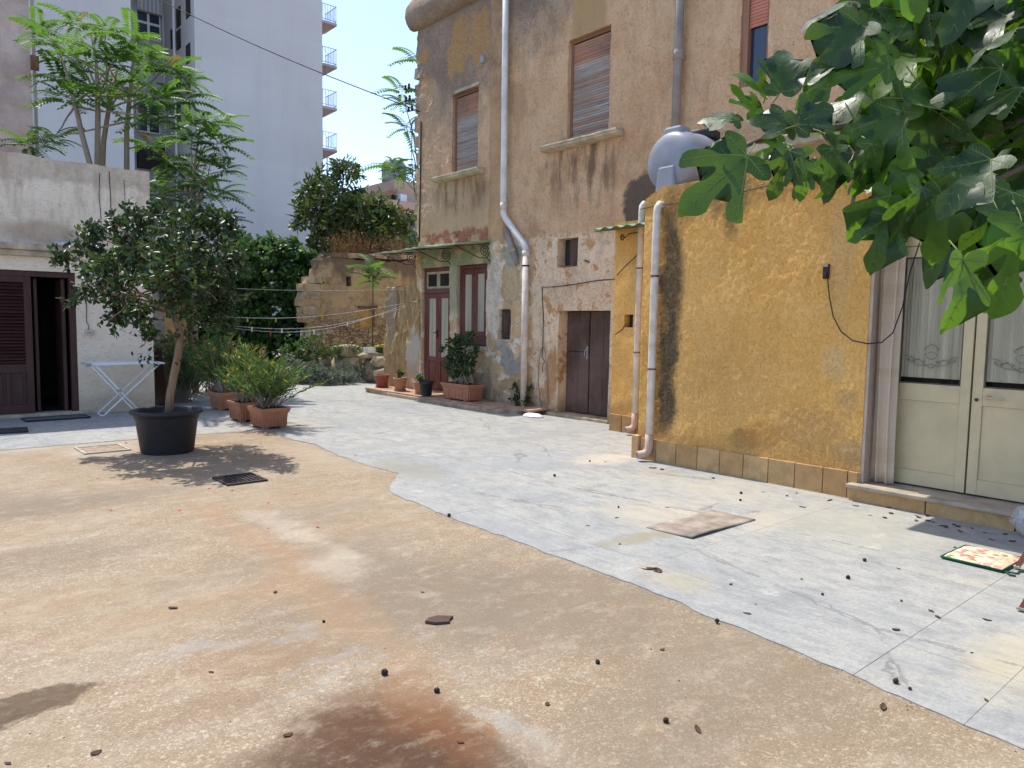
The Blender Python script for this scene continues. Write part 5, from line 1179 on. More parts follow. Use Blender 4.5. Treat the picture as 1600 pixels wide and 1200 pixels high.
# ---- white sack by the pipe foot
bg_ = MB(); vs = []; n_ = 24
for i in range(7):
    t = i/6
    for k in range(n_):
        a = 2*math.pi*k/n_; r = math.sqrt(max(0, 1-t*t))*(1+.15*nz(math.cos(a)*2, math.sin(a)*2, t)); vs.append((8.50+.13*r*math.cos(a), 9.32+.22*r*math.sin(a), .01+.055*t+.012*nz(a*2, t*3)))
bg_.add(vs, [(i*n_+k, i*n_+(k+1) % n_, (i+1)*n_+(k+1) % n_, (i+1)*n_+k) for i in range(6) for k in range(n_)]+[tuple(range(6*n_, 7*n_))])
o = bg_.build('plastic_sack', M_whitep, None, True); tag(o, 'flattened white plastic sack at the foot of the white downpipe', 'sack')

# ================================================================== plants
OVAL = (np.array([(0, 0, 0), (.5, .35, .07), (.42, .72, .05), (0, 1, -.03), (-.42, .72, .05), (-.5, .35, .07)]), np.array([(0, 1, 2, 3), (0, 3, 4, 5)]))
LANCE = (np.array([(0, 0, 0), (.5, .42, .03), (0, 1, -.04), (-.5, .42, .03)]), np.array([(0, 1, 2, 3)]))
def unit(v): return v/np.maximum(np.linalg.norm(v, axis=1, keepdims=True), 1e-9)
def leaf_arrays(P, D, N, L, W, tmpl):
    tv, tf = tmpl; D = unit(D); X = unit(np.cross(D, N)); Z = np.cross(X, D); n, k = len(P), len(tv)
    V = P[:, None, :] + X[:, None, :]*(tv[None, :, 0:1]*W[:, None, None]) + D[:, None, :]*(tv[None, :, 1:2]*L[:, None, None]) + Z[:, None, :]*(tv[None, :, 2:3]*L[:, None, None])
    Q = tf[None, :, :] + (np.arange(n)*k)[:, None, None]
    return V.reshape(-1, 3), Q.reshape(-1, tf.shape[1]), len(tf)
def leaf_obj(name, P, D, N, L, W, tmpl, mats, parent, second=0.0):
    V, Q, nf = leaf_arrays(np.asarray(P), np.asarray(D), np.asarray(N), np.asarray(L), np.asarray(W), tmpl)
    mi = None
    if second: mi = np.repeat((rng.random(len(P)) < second).astype(int), nf)
    me = np_mesh(name, V, Q, mats, mi); o = bpy.data.objects.new(name, me); col.objects.link(o)
    if parent is not None: adopt(o, parent); KIDS.setdefault(parent.name, []).append(o)
    return o
def rdir(n, up=0.0):
    v = rng.normal(size=(n, 3)); v[:, 2] += up; return unit(v)

def twig_crown(blobs, twigs_per, leaves_per, L, W, droop=.2, tl=.25, shell=.55, flat=1.0):
    """leaves along short twigs that point out of overlapping lumps; returns leaf arrays and twig lines"""
    P, D, N, tw_ = [], [], [], []
    for (c, r) in blobs:
        c = np.array(c); n = max(3, int(twigs_per*(r**2)))
        d = rdir(n, .25); rr = r*(shell+(1-shell)*rng.random((n, 1))**.6); e = c+d*rr*np.array([1, 1, flat])
        for k in range(n):
            dd = d[k]+rng.normal(size=3)*.45; dd /= np.linalg.norm(dd); b0 = e[k]-dd*tl
            tw_.append((b0, e[k]))
            m = leaves_per; t = np.linspace(.1, 1, m)[:, None]
            P.append(b0+(e[k]-b0)*t); a = rdir(m); ld = dd*.55+a*.85; ld[:, 2] -= droop; D.append(ld); N.append(rdir(m, 1.1))
    P, D, N = map(np.vstack, (P, D, N)); n = len(P)
    return P, D, N, L*(.65+.6*rng.random(n)), W*(.7+.5*rng.random(n)), tw_
def twig_mesh(name, tw_, r, mat, parent, extra=None):
    b = MB()
    for a, e in tw_: b.tube([a, e], [r, r*.5], 4, caps=False)
    if extra: extra(b)
    return b.build(name, mat, parent, True)
def limb(b, p0, p1, r0, r1, wob=.06, n=7, seg=8):
    p0, p1 = Vector(p0), Vector(p1); L = (p1-p0).length; pts = []
    s_ = random.random()*50
    for i in range(n):
        t = i/(n-1); q = p0.lerp(p1, t); k = wob*L*math.sin(math.pi*t)
        pts.append(q+Vector((nz(s_+t*2, 1), nz(s_+t*2, 7), .3*nz(s_+t*2, 13)))*k*1.6)
    b.tube(pts, [r0+(r1-r0)*i/(n-1) for i in range(n)], seg); return pts

# ---- small tree in the big black pot
pc = G(262, 705); pt = thing('potted_tree', 'small dark-leaved tree with bare curved trunk in a big black pot', 'potted tree', (pc.x, pc.y, 0))
px_, py_ = pc.x, pc.y
MB().lathe([(0, 0), (.285, 0), (.295, .02), (.345, .40), (.36, .42), (.36, .455), (.385, .46), (.405, .475), (.405, .505), (.39, .515), (.355, .51), (.345, .47), (.33, .44)], (px_, py_, -.005), 48, False).build('pot', M_black, pt, True)
b = MB(); b.lathe([(0, .435), (.2, .44), (.336, .435)], (px_, py_, 0), 32, False); b.build('soil', M_soil, pt, True)
dpt = (Vector((px_, py_, 0))-CAM).dot(FW)
def tp(x, y, d=0.0): return PD(x, y, dpt+d)
b = MB(); tr = [tp(264, 648), tp(266, 615), tp(272, 585), tp(277, 560), tp(281, 535), tp(280, 515), tp(272, 495), tp(264, 470)]
b.tube(tr, [.055, .047, .046, .046, .047, .045, .038, .03], 12)
b.tube([tp(280, 520), tp(284, 490), tp(288, 455), tp(283, 420), tp(286, 380)], [.036, .03, .026, .018, .01], 10)
ends = [(120, 400), (150, 370), (180, 350), (220, 340), (260, 330), (310, 340), (350, 360), (370, 420), (340, 470), (200, 450), (140, 450), (230, 400), (170, 500), (320, 400), (110, 440)]
for (x, y) in ends: limb(b, tp(*random.choice([(268, 480), (283, 450), (286, 420), (270, 490)])), tp(x, y, random.uniform(-.7, .7)), .018, .005, .1)
b.build('trunk', M_bark, pt, True)
bl = [(105, 400, 26, 0), (90, 405, 16, .1), (140, 380, 34, .2), (150, 355, 24, -.2), (185, 365, 42, .3), (225, 350, 40, -.4), (250, 335, 30, .4), (150, 430, 40, -.3), (195, 420, 55, -.6), (240, 400, 55, .5), (290, 380, 60, -.2), (335, 365, 45, .3), (310, 335, 34, .0), (360, 350, 26, .1), (365, 400, 36, -.3),
      (330, 430, 60, .2), (285, 455, 55, -.6), (355, 470, 42, .2), (320, 500, 45, .3), (190, 470, 40, .2), (225, 490, 34, -.3), (180, 500, 26, .1), (130, 460, 22, 0), (110, 470, 14, 0), (235, 525, 16, -.2), (350, 510, 26, 0), (270, 420, 60, -.8), (300, 420, 60, .8), (215, 400, 50, .9)]
bl = [(tuple(tp(x, y, d)), r/FPX*dpt) for x, y, r, d in bl]
P, D, N, L_2, W_2, tw_ = twig_crown(bl, 330, 10, .082, .040, .15, .20, .30)
tag(twig_mesh('twigs', tw_[::2], .004, M_bark, pt), kind='stuff'); leaf_obj('crown', P, D, N, L_2, W_2, OVAL, M_ficus, pt)
bl2 = [(tuple(tp(x, y, d)), .08) for x, y, d in ((228, 520, 0), (235, 555, 0), (252, 545, -.05), (290, 555, 0), (266, 525, -.1))]
P, D, N, L_2, W_2, _t = twig_crown(bl2, 900, 5, .07, .035); tag(leaf_obj('side_shoot', P, D, N, L_2, W_2, OVAL, M_ficus, pt), kind='stuff')

# ---- oleanders in terracotta planters
def planter_mesh(w, l, h, mats):
    b = MB(); t = .88
    b.box((0, 0, h*.5+.02), (w, l, h-.02), taper=t)
    b.box((0, 0, h-.005), (w+.045, l+.045, .045)); b.box((0, 0, h-.04), (w+.02, l+.02, .03))
    for s_ in (-1, 1):
        for k in range(7):
            u = (-3+k)/3.5*.5
            b.box((u*w*.9, s_*(l*.5-.008), h*.46), (.014, .012, h*.7), 0, s_*.055 if False else 0); b.box((s_*(w*.5-.008), u*l*.9, h*.46), (.012, .014, h*.7))
    for sx in (-1, 1):
        for sy in (-1, 1): b.box((sx*w*.32, sy*l*.32, .012), (.08, .08, .03))
    me = b.data('planter', mats); return me
def rim_soil(w, l, h): return MB().box((0, 0, h+.012), (w-.03, l-.03, .012)).data('soil', M_soil)
def oleander(name, label, loc, w, l, h, stems, H, spread, seed, yel=.05, group='potted oleanders in a row', planter=True, rz=0.0, lean=(0, 0)):
    r = np.random.default_rng(seed); t = thing(name, label, 'plant', loc, group)
    if planter:
        o = piece('planter', planter_mesh(w, l, h, M_terr), None, (0, 0, 0), (0, 0, rz)); o.parent = t
        md = o.modifiers.new('bevel', 'BEVEL'); md.width = .008; md.segments = 2
        s_ = piece('soil', rim_soil(w, l, h), None, (0, 0, 0), (0, 0, rz)); s_.parent = t
    b = MB(); P, D, N, fl = [], [], [], []
    for k in range(stems):
        a = r.random()*6.28; q = math.sqrt(r.random()); x0, y0 = (r.random()-.5)*w*.7, (r.random()-.5)*l*.7
        e = np.array([x0+math.cos(a)*q*spread+lean[0], y0+math.sin(a)*q*spread+lean[1], h+H*(.55+.45*r.random())*(1-.35*q*q)])
        p0 = np.array([x0, y0, h]); m1 = p0*.5+e*.5+np.array([0, 0, .10*H]); pts = []
        for i in range(7):
            u = i/6; pts.append((1-u)**2*p0+2*u*(1-u)*m1+u*u*e)
        b.tube(pts, [.009-.006*i/6 for i in range(7)], 5, caps=False)
        pts = np.array(pts); wh = 15
        for i in range(wh):
            u = .28+.72*i/(wh-1); f = u*6; i0 = min(5, int(f)); pp = pts[i0]+(pts[i0+1]-pts[i0])*(f-i0); ax = unit((pts[i0+1]-pts[i0])[None])[0]
            ph = r.random()*6.28
            for s_ in range(3):
                aa = ph+s_*2.09; dd = np.array([math.cos(aa), math.sin(aa), 0])*.75+ax*(.35+.75*u)+r.normal(size=3)*.18
                P.append(pp); D.append(dd); N.append(ax+r.normal(size=3)*.35)
        if r.random() < .07: fl.append(e)
    b.build('stems', M_barkg, t, True, world=False)
    n = len(P); Lh = .115*(.7+.55*r.random(n)); o = leaf_obj('foliage', np.array(P), np.array(D), np.array(N), Lh, Lh*.17, LANCE, [M_olean, M_yel], None, yel); o.parent = t
    if fl:
        fp = np.repeat(np.array(fl), 14, axis=0)+r.normal(size=(14*len(fl), 3))*.028; o = leaf_obj('blossom', fp, rdir(len(fp), .4), rdir(len(fp)), np.full(len(fp), .026), np.full(len(fp), .024), OVAL, M_pink, None); o.parent = t
    return t
oleander('potted_oleander', 'oleander in the nearest terracotta planter, beside the big black pot', (4.36, 10.62, .003), .40, .52, .29, 62, .82, .52, 1, .03, lean=(.1, -.05))
oleander('potted_oleander', 'oleander with yellowing leaves in the middle terracotta planter', (4.38, 11.55, .003), .40, .52, .29, 56, .95, .48, 2, .14)
oleander('potted_oleander', 'oleander in the farthest terracotta planter of the row', (4.66, 13.2, .003), .46, .52, .30, 60, 1.05, .55, 3, .06, lean=(-.1, 0))
oleander('oleander_bush', 'flowering oleander bush growing at the corner of the white building', (4.35, 14.8, 0), .5, .5, .0, 90, 1.45, .75, 4, .02, None, False)
oleander('oleander_bush', 'oleander bush behind the planters below the clothes lines', (5.6, 16.4, 0), .6, .6, .0, 90, 1.3, .75, 5, .04, None, False)

# ---- ailanthus: feathered leaves
def frond_tmpl(nl=11, L=1.0, leafl=.19, w=.055):
    V, Q = [], []
    def lf(p, d, n, l, ww):
        v, q, _ = leaf_arrays(np.array([p]), np.array([d]), np.array([n]), np.array([l]), np.array([ww]), LANCE); Q.append(q+len(np.vstack(V)) if V else q); V.append(v)
    for i in range(nl):
        u = .16+.80*i/(nl-1); z = .10*math.sin(u*2.6)-.26*u*u
        for s_ in (-1, 1): lf((s_*.006, u*L, z), (s_*.95, .30, -.30), (s_*.25, .1, 1), leafl*(1-.45*max(0, u-.6)), w)
    lf((0, L*.96, -.2), (0, 1, -.3), (0, .3, 1), leafl*.7, w)
    k = len(np.vstack(V)); r = []
    for i in range(6):
        u = i/5*.97; z = .10*math.sin(u*2.6)-.26*u*u; r += [(-.006, u*L, z), (.006, u*L, z)]
    V.append(np.array(r)); Q.append(np.array([(k+2*i, k+2*i+1, k+2*i+3, k+2*i+2) for i in range(5)]))
    return np.vstack(V), np.vstack(Q)
FR = [frond_tmpl(10, 1.0, .24, .105), frond_tmpl(9, 1.0, .25, .11), frond_tmpl(11, 1.0, .22, .095)]
def fronds(name, tips, mats, parent, L, per=9, tipc=.0, seed=0, up=.35):
    r = np.random.default_rng(seed); VV, QQ, MI = [], [], []; off = 0
    for p in tips:
        a0 = r.random()*6.28
        for k in range(per):
            tv, tf = FR[int(r.integers(3))]; a = a0+k*2.399+r.normal()*.2; el = up*(1.6-2.2*k/per)+r.normal()*.15
            D = np.array([[math.cos(a)*math.cos(el), math.sin(a)*math.cos(el), math.sin(el)]]); N = np.array([[-math.cos(a)*math.sin(el), -math.sin(a)*math.sin(el), math.cos(el)]])+r.normal(size=(1, 3))*.15
            l = L*(.6+.5*r.random())*(1-.25*(k < 2)); V, Q, nf = leaf_arrays(np.array([p])-np.array([[0, 0, .05*k*L*.25]]), D, N, np.array([l]), np.array([l]), (tv, tf))
            VV.append(V); QQ.append(Q+off); off += len(V); MI.append(np.full(nf, 1 if (k < 1 and r.random() < tipc) else 0))
    me = np_mesh(name, np.vstack(VV), np.vstack(QQ), mats, np.concatenate(MI)); o = bpy.data.objects.new(name, me); col.objects.link(o); adopt(o, parent); KIDS.setdefault(parent.name, []).append(o); return o
DA = 14.6
def ap(x, y, d=0): return PD(x, y, DA+d)
at = thing('ailanthus_tree', 'tall feathery ailanthus with several thin trunks behind the white building roof', 'tree', tuple(ap(170, 275)))
at.location.z = 0
tips = [(75, 62), (60, 45), (120, 35), (165, 45), (110, 90), (150, 80), (180, 95), (225, 90), (262, 105), (292, 120), (140, 130), (200, 130), (250, 150), (95, 120), (205, 60), (240, 185), (290, 150), (45, 222), (85, 215), (235, 225), (160, 150), (105, 150)]
tipw = [ap(x, y, random.uniform(-1.0, 1.3)) for x, y in tips]
b = MB()
for k, (path) in enumerate(([(142, 262), (128, 210), (117, 160), (108, 125), (98, 95), (80, 60)], [(152, 262), (153, 180), (152, 130), (150, 90), (140, 45)], [(160, 262), (162, 220), (170, 170), (182, 110)], [(198, 268), (198, 200), (204, 140), (208, 95), (215, 65)])):
    pp = [ap(x, y, .3*k-.4) for x, y in path]; base = Vector((pp[0].x, pp[0].y, 0.0)); b.tube([base]+pp, [.07, .055, .05, .042, .03, .02, .012][:len(pp)+1], 8)
for t in tipw: limb(b, ap(*random.choice([(117, 165), (152, 150), (170, 170), (204, 150), (200, 190)]), 0), t, .022, .008, .08)
b.build('trunk', M_barkg, at, True)
fronds('crown', [tuple(t) for t in tipw], [M_ail, M_ailr], at, .70, 12, .6, 11)
at2 = thing('ailanthus_tree', 'smaller ailanthus right of the white building corner before the tower', 'tree', tuple(ap(300, 300, 1.0))); at2.location.z = 0
tips = [(318, 188), (345, 190), (300, 215), (340, 222), (325, 250), (295, 255), (352, 262), (275, 275), (315, 290), (340, 300), (290, 310), (262, 250), (320, 330), (265, 330), (250, 300), (285, 350), (345, 345)]
tipw = [ap(x, y, 1+random.uniform(-.8, .8)) for x, y in tips]
b = MB(); b.tube([Vector((ap(300, 300, 1).x, ap(300, 300, 1).y, 0)), ap(302, 400, 1), ap(303, 330, 1), ap(304, 260, 1), ap(312, 205, 1)], [.07, .06, .045, .03, .015], 8)
for t in tipw: limb(b, ap(303, random.uniform(260, 360), 1), t, .02, .008, .08)
b.build('trunk', M_barkg, at2, True); fronds('crown', [tuple(t) for t in tipw], [M_ail, M_ailr], at2, .68, 12, .3, 12)
# sapling before the ruin, and one growing behind the house corner
sp = thing('ailanthus_sapling', 'slim ailanthus sapling in front of the ruined wall', 'sapling', (PY(582, 560, 17.6).x, 17.6, 0))
q0, q1 = PY(583, 430, 17.6), PY(582, 545, 17.6); b = MB(); b.tube([(q1.x, 17.6, 0), q1, q0], [.02, .018, .012], 6); b.build('stem', M_barkd, sp, True)
fronds('crown', [tuple(q0+Vector((0, 0, dz))) for dz in (-.1, .08, .22)], [M_ail, M_ail], sp, .72, 8, 0, 13, .6)
sb = thing('ailanthus_sapling', 'thin ailanthus shoots reaching past the house corner against the sky', 'sapling', (11.2, 15.4, 0))
b = MB(); SY = 15.4
for (x, y, xb_, yb_) in ((632, 160, 646, 210), (634, 195, 648, 250), (615, 262, 650, 300), (652, 92, 660, 140), (640, 262, 652, 300)):
    b.tube([(11.2, SY, 0) if False else PY(672, 400, SY), PY(xb_, yb_, SY), PY(x, y, SY)], [.03, .015, .007], 6)
b.tube([(PY(672, 400, SY).x, SY, 0), PY(672, 400, SY)], [.045, .03], 6); b.build('stem', M_barkg, sb, True)
fronds('crown', [tuple(PY(x, y, SY)) for x, y in ((628, 142), (630, 158), (636, 198), (612, 258), (622, 270), (652, 92), (644, 265))], [M_ail, M_ail], sb, .70, 8, 0, 14, .3)

# ---- dense trees, hedge, shrubs
def lump_tree(name, label, cat, depth, lumps, dens, lp, L, W, mat, trunk=None, bark=None, droop=.2, tl=.3, shell=.45, second=None, twig=.006, group=None, tmpl=OVAL, sec=.1, flat=1.0):
    c0 = PD(*lumps[0][:2], depth); t = thing(name, label, cat, (c0.x, c0.y, 0), group)
    bl = [(tuple(PD(x, y, depth+d)), r/FPX*depth) for x, y, r, d in lumps]
    P, D, N, Ls, Ws, tw_ = twig_crown(bl, dens, lp, L, W, droop, tl, shell, flat)
    keep = P[:, 2] > .01; P, D, N, Ls, Ws = P[keep], D[keep], N[keep], Ls[keep], Ws[keep]
    leaf_obj('crown', P, D, N, Ls, Ws, tmpl, [mat, second] if second else mat, t, sec if second else 0)
    b = MB()
    if trunk:
        pts = [PD(x, y, depth) for x, y in trunk]; base = Vector((pts[0].x, pts[0].y, 0)); b.tube([base]+pts, [.16-.10*i/len(pts) for i in range(len(pts)+1)], 8)
        for (c, r) in bl:
            limb(b, random.choice(pts[1:]), c, .05, .012, .1)
    for a, e in tw_[::2]: b.tube([a, e], [twig, twig*.5], 4, caps=False)
    b.build('trunk', bark or M_barkd, t, True); return t
lump_tree('broadleaf_tree', 'spreading broadleaf tree with pale leaf tips behind the ruined wall', 'tree', 23.5,
          [(480, 300, 20, 0), (500, 285, 26, .3), (530, 268, 24, -.3), (545, 258, 14, 0), (556, 275, 16, .4), (520, 305, 34, -.4), (470, 325, 20, .2), (490, 335, 26, -.3), (560, 305, 20, .2), (575, 318, 18, 0), (590, 325, 24, .3), (610, 335, 22, 0), (545, 335, 34, -.5), (580, 350, 34, .3), (615, 358, 24, 0), (468, 350, 18, 0), (500, 365, 24, .4), (540, 370, 34, .3), (590, 375, 30, -.3), (630, 360, 16, .2), (565, 330, 26, -.8), (525, 345, 30, -.6), (520, 390, 22, 0), (560, 392, 24, 0), (600, 392, 20, 0), (490, 385, 16, 0), (640, 345, 12, 0)],
          85, 10, .24, .075, M_loq, [(525, 430), (522, 400), (520, 360), (515, 330)], M_barkd, .1, .45, .5, None, .014)
lump_tree('leafy_bush', 'green leafy bush under the blue window of the pink house', 'bush', 26, [(630, 375, 26, 0), (648, 370, 22, 0), (618, 385, 20, 0), (640, 388, 24, 0)], 70, 9, .13, .06, M_ivy, None, None, .2, .3, .3)
lump_tree('ivy_hedge', 'tall dark ivy-covered hedge left of the ruined wall', 'hedge', 21.5,
          [(400, 400, 34, 0), (440, 400, 30, -.3), (475, 405, 24, .0), (420, 440, 45, .0), (465, 445, 36, -.2), (380, 430, 40, .3), (430, 490, 50, .2), (470, 490, 34, .2), (390, 490, 50, .4), (440, 540, 50, .2), (480, 545, 36, .2), (395, 545, 50, .4), (350, 440, 45, .6), (345, 500, 50, .8), (350, 560, 50, .8), (310, 480, 50, 1.2), (310, 550, 50, 1.2), (370, 385, 26, .3), (420, 380, 20, 0), (455, 385, 16, 0), (490, 420, 16, -.2), (270, 480, 50, 1.4), (270, 540, 50, 1.4)],
          190, 11, .15, .10, M_ivy, None, M_barkd, .35, .35, .5)
lump_tree('dark_bush', 'dark leafy bush at the left foot of the ruined wall', 'bush', 19.2, [(470, 540, 26, 0), (490, 530, 22, 0), (500, 555, 24, 0), (455, 555, 26, 0), (480, 565, 26, 0)], 90, 10, .11, .05, M_ivy, None, None, .2, .25, .3)
lump_tree('weed_row', 'low green weeds along the foot of the ruined wall', 'weeds', 19.4, [(530, 548, 14, 0), (555, 545, 14, 0), (575, 548, 12, 0), (510, 552, 14, 0), (598, 545, 12, 0)], 260, 9, .10, .03, M_ivy, None, None, 0, .2, .3, tmpl=LANCE)
# grey-green shrub spilling over the slabs
gs = thing('grey_shrub', 'low spreading grey-green shrub in front of the ruined wall', 'shrub', (8.6, 17.2, 0))
lp_ = []
for k in range(46):
    x = random.uniform(7.7, 9.6); y = random.uniform(16.6, 18.0)
    x = max(x, 8.0+(17.4-y)*.6); hh = .10+.35*random.random()*min(1, (y-16.3)*.8)
    lp_.append(((x, y, hh), random.uniform(.18, .32)))
P, D, N, Ls, Ws, tw_ = twig_crown(lp_, 420, 12, .055, .024, -.1, .16, .45)
k_ = P[:, 2] > .012; leaf_obj('crown', P[k_], D[k_], N[k_], Ls[k_], Ws[k_], LANCE, M_grey, gs); twig_mesh('stems', tw_[::3], .005, M_barkg, gs)
# dry weeds on top of the ruin
wd = thing('dry_weeds', 'rusty brown dry weeds standing on top of the ruined wall', 'weeds', (11, 19.7, 3.2))
P, D = [], []; b = MB()
for k in range(200):
    x = PY(random.uniform(515, 640), 390, 19.7).x; p0 = np.array([x, 19.35+random.random()*.4, 3.37]); e = p0+np.array([random.gauss(0, .12), random.gauss(0, .1), random.uniform(.3, .85)])
    b.tube([p0, e], [.005, .003], 4, caps=False)
    for u in np.linspace(.2, 1, 12): P.append(p0+(e-p0)*u); D.append(rdir(1, .6)[0])
b.build('stalks', M_dry, wd); P = np.array(P); leaf_obj('crown', P, np.array(D), rdir(len(P)), np.full(len(P), .08), np.full(len(P), .022), LANCE, [M_weed, M_ivy], wd, .15)

# ---- the bush in the long planter by the red door
tb = thing('potted_bush', 'glossy green bush in long terracotta planter below the red window', 'potted plant', (8.52, 11.38, .105))
o = piece('planter', planter_mesh(.36, .86, .31, M_terr), None); o.parent = tb; md = o.modifiers.new('bevel', 'BEVEL'); md.width = .008; md.segments = 2
s_ = piece('soil', rim_soil(.36, .86, .31), None); s_.parent = tb
lb = [((.05, .32, .82), .20), ((0, .12, .95), .22), ((.05, -.10, .78), .22), ((0, .05, .62), .24), ((.02, -.22, 1.15), .12), ((.03, -.32, .90), .13), ((0, .28, 1.12), .16), ((.05, .42, .60), .18), ((0, -.15, .55), .16), ((.02, -.25, 1.25), .10), ((0, .05, 1.15), .14), ((.05, .45, .95), .14), ((0, .2, .45), .16), ((-.05, .62, .98), .09), ((0, -.42, 1.0), .08)]
P, D, N, Ls, Ws, tw_ = twig_crown(lb, 420, 9, .085, .036, .1, .14, .35); o = leaf_obj('crown', P, D, N, Ls, Ws, OVAL, M_pit, None); o.parent = tb
b = MB()
for k in range(22):
    a = (random.uniform(-.1, .1), random.uniform(-.33, .33), .31); c = random.choice(lb)[0]; limb(b, a, c, .010, .004, .06, 6, 5)
b.build('stems', M_barkg, tb, True, world=False)

# ---- round pots on the platform
def round_pot(name, label, loc, r, h, mat, plant, seed, saucer=True):
    t = thing(name, label, 'potted plant', loc, None)
    MB().lathe([(0, 0), (r*.72, 0), (r*.76, .01), (r*.94, h*.80), (r, h*.80), (r*1.03, h*.83), (r*1.03, h), (r*.93, h), (r*.9, h*.9)], (0, 0, .02), 28, False).build('pot', mat, t, True, world=False)
    MB().lathe([(0, h*.9), (r*.9, h*.9)], (0, 0, .02), 20, False).build('soil', M_soil, t, world=False)
    if saucer: MB().lathe([(0, 0), (r*.85, 0), (r*.92, .03), (r*.88, .03), (r*.82, .01), (0, .01)], (0, 0, .002), 24, False).build('saucer', mat, t, True, world=False)
    if plant:
        lb_ = [((random.uniform(-.05, .05), random.uniform(-.05, .05), h+.04+plant*random.random()), .05+.05*random.random()) for _ in range(6)]
        P, D, N, Ls, Ws, tw_ = twig_crown(lb_, 1500, 5, .05, .036, 0, .06, .2); o = leaf_obj('foliage', P, D, N, Ls, Ws, OVAL, M_olean, None); o.parent = t
        b = MB()
        for a, e in tw_[::4]: b.tube([(0, 0, h*.9), a], [.005, .003], 5, caps=False)
        tag(b.build('stems', M_barkg, t, world=False), kind='stuff')
    return t
def on_pf(x, y): g = G(x, y, .105); return (g.x, g.y, .107)
p_ = on_pf(598, 607); round_pot('potted_plant', 'dark red square-shouldered empty pot, leftmost on the platform', (8.62, 14.55, .107), .165, .27, M_terr2, 0, 1)
round_pot('potted_plant', 'terracotta pot with small bright green plant, second from the left', (8.52, 13.62, .107), .150, .27, M_terr, .10, 2)
round_pot('potted_plant', 'low terracotta pot with small green plant left of the black pot', (8.50, 12.78, .107), .150, .25, M_terr, .06, 3)
round_pot('potted_plant', 'small black plastic pot between terracotta pots on the platform', (8.36, 12.38, .107), .145, .29, M_black, 0, 4, False)

# ---- weeds at the pipe foot
wf = thing('wall_weeds', 'green weeds sprouting round the foot of the white downpipe', 'weeds', (8.9, 10, 0))
lb = [((8.88, 10.12, .22), .12), ((8.86, 9.9, .20), .13), ((8.9, 9.86, .42), .09), ((8.86, 10.2, .40), .10), ((8.8, 10.05, .10), .12), ((8.88, 10.28, .18), .10)]
P, D, N, Ls, Ws, tw_ = twig_crown(lb, 900, 7, .055, .028, -.1, .08, .2); leaf_obj('foliage', P, D, N, Ls, Ws, OVAL, M_pit, wf); tag(twig_mesh('stems', tw_[::3], .003, M_pit, wf), kind='stuff')

# ---- stones, bucket and boards by the ruin
def boulder(name, label, c, d, seed, rz=0.0):
    b = MB(); nu, nv = 14, 9; vs = []
    for j in range(nv):
        ph = -math.pi/2+math.pi*j/(nv-1)
        for i in range(nu):
            a = 2*math.pi*i/nu; v = Vector((math.cos(a)*math.cos(ph), math.sin(a)*math.cos(ph), math.sin(ph)))
            v = Vector([math.copysign(abs(x)**.55, x) for x in v]); k = 1+.16*fr(v.x*1.3+seed, v.y*1.3, v.z*1.3); vs.append((v.x*d[0]*.5*k, v.y*d[1]*.5*k, v.z*d[2]*.5*k))
    b.add(vs, [(j*nu+i, j*nu+(i+1) % nu, (j+1)*nu+(i+1) % nu, (j+1)*nu+i) for j in range(nv-1) for i in range(nu)])
    o = b.build(name, M_stone, None, True); o.location = c; o.rotation_euler = (0, 0, rz); tag(o, label, 'stone', 'stones below the ruined wall'); return o
boulder('stone_block', 'long rough stone block lying above the grey shrub', (9.55, 17.95, .80), (.80, .5, .32), 1, .2)
boulder('stone_block', 'big weathered stone slab against the eroded pier', (9.95, 16.6, .56), (.75, .5, .30), 2)
boulder('stone_block', 'squat stone under the weathered slab behind the dark red pot', (9.85, 16.4, .22), (.62, .5, .40), 3)
boulder('stone_block', 'flat stone carrying the white box and green bucket', (9.95, 17.1, .70), (1.0, .5, .16), 4)
boulder('stone_block', 'buried stone supporting the long rough block in the shrub', (9.5, 17.95, .32), (.7, .5, .66), 5)
boulder('stone_block', 'buried stone under the flat stone with the bucket', (10.05, 17.15, .30), (.9, .5, .64), 6)
bk = thing('bucket', 'green basin with yellow rim standing on the stones by the ruin', 'bucket', (10.12, 17.05, .78))
MB().lathe([(0, 0), (.15, 0), (.19, .15), (.20, .15)], (0, 0, 0), 24, False).build('basin', simple('green_plastic', (.05, .20, .06), .5), bk, True, world=False)
MB().lathe([(.195, .14), (.21, .14), (.21, .17), (.10, .22), (0, .23)], (0, 0, 0), 24, False).build('rim', simple('yellow_plastic', (.62, .42, .06), .5), bk, True, world=False)
MB().box((.02, .02, .25), (.16, .12, .05), .4).build('sponge', simple('red_plastic', (.45, .10, .05), .6), bk, bevel=.01, world=False)
o = MB().box((0, 0, .07), (.26, .2, .14), jit=.006).build('box', M_whitep, None, bevel=.008); o.location = (9.72, 17.05, .78); o.rotation_euler = (0, 0, .2); tag(o, 'small white box beside the green basin on the stones', 'box')
for k, (loc, rz_, ry_, lb_) in enumerate((((7.35, 17.0, .42), .5, .55, 'upper weathered board leaning in the grey shrub'), ((7.28, 16.9, .33), .42, .50, 'lower weathered board leaning in the grey shrub'))):
    o = MB().box((0, 0, 0), (.55, .12, .03)).build('loose_board', simple('bleached_wood%d' % k, (.50, .44, .38), .85), None); o.location = loc; o.rotation_euler = (0, ry_, rz_); tag(o, lb_, 'board')
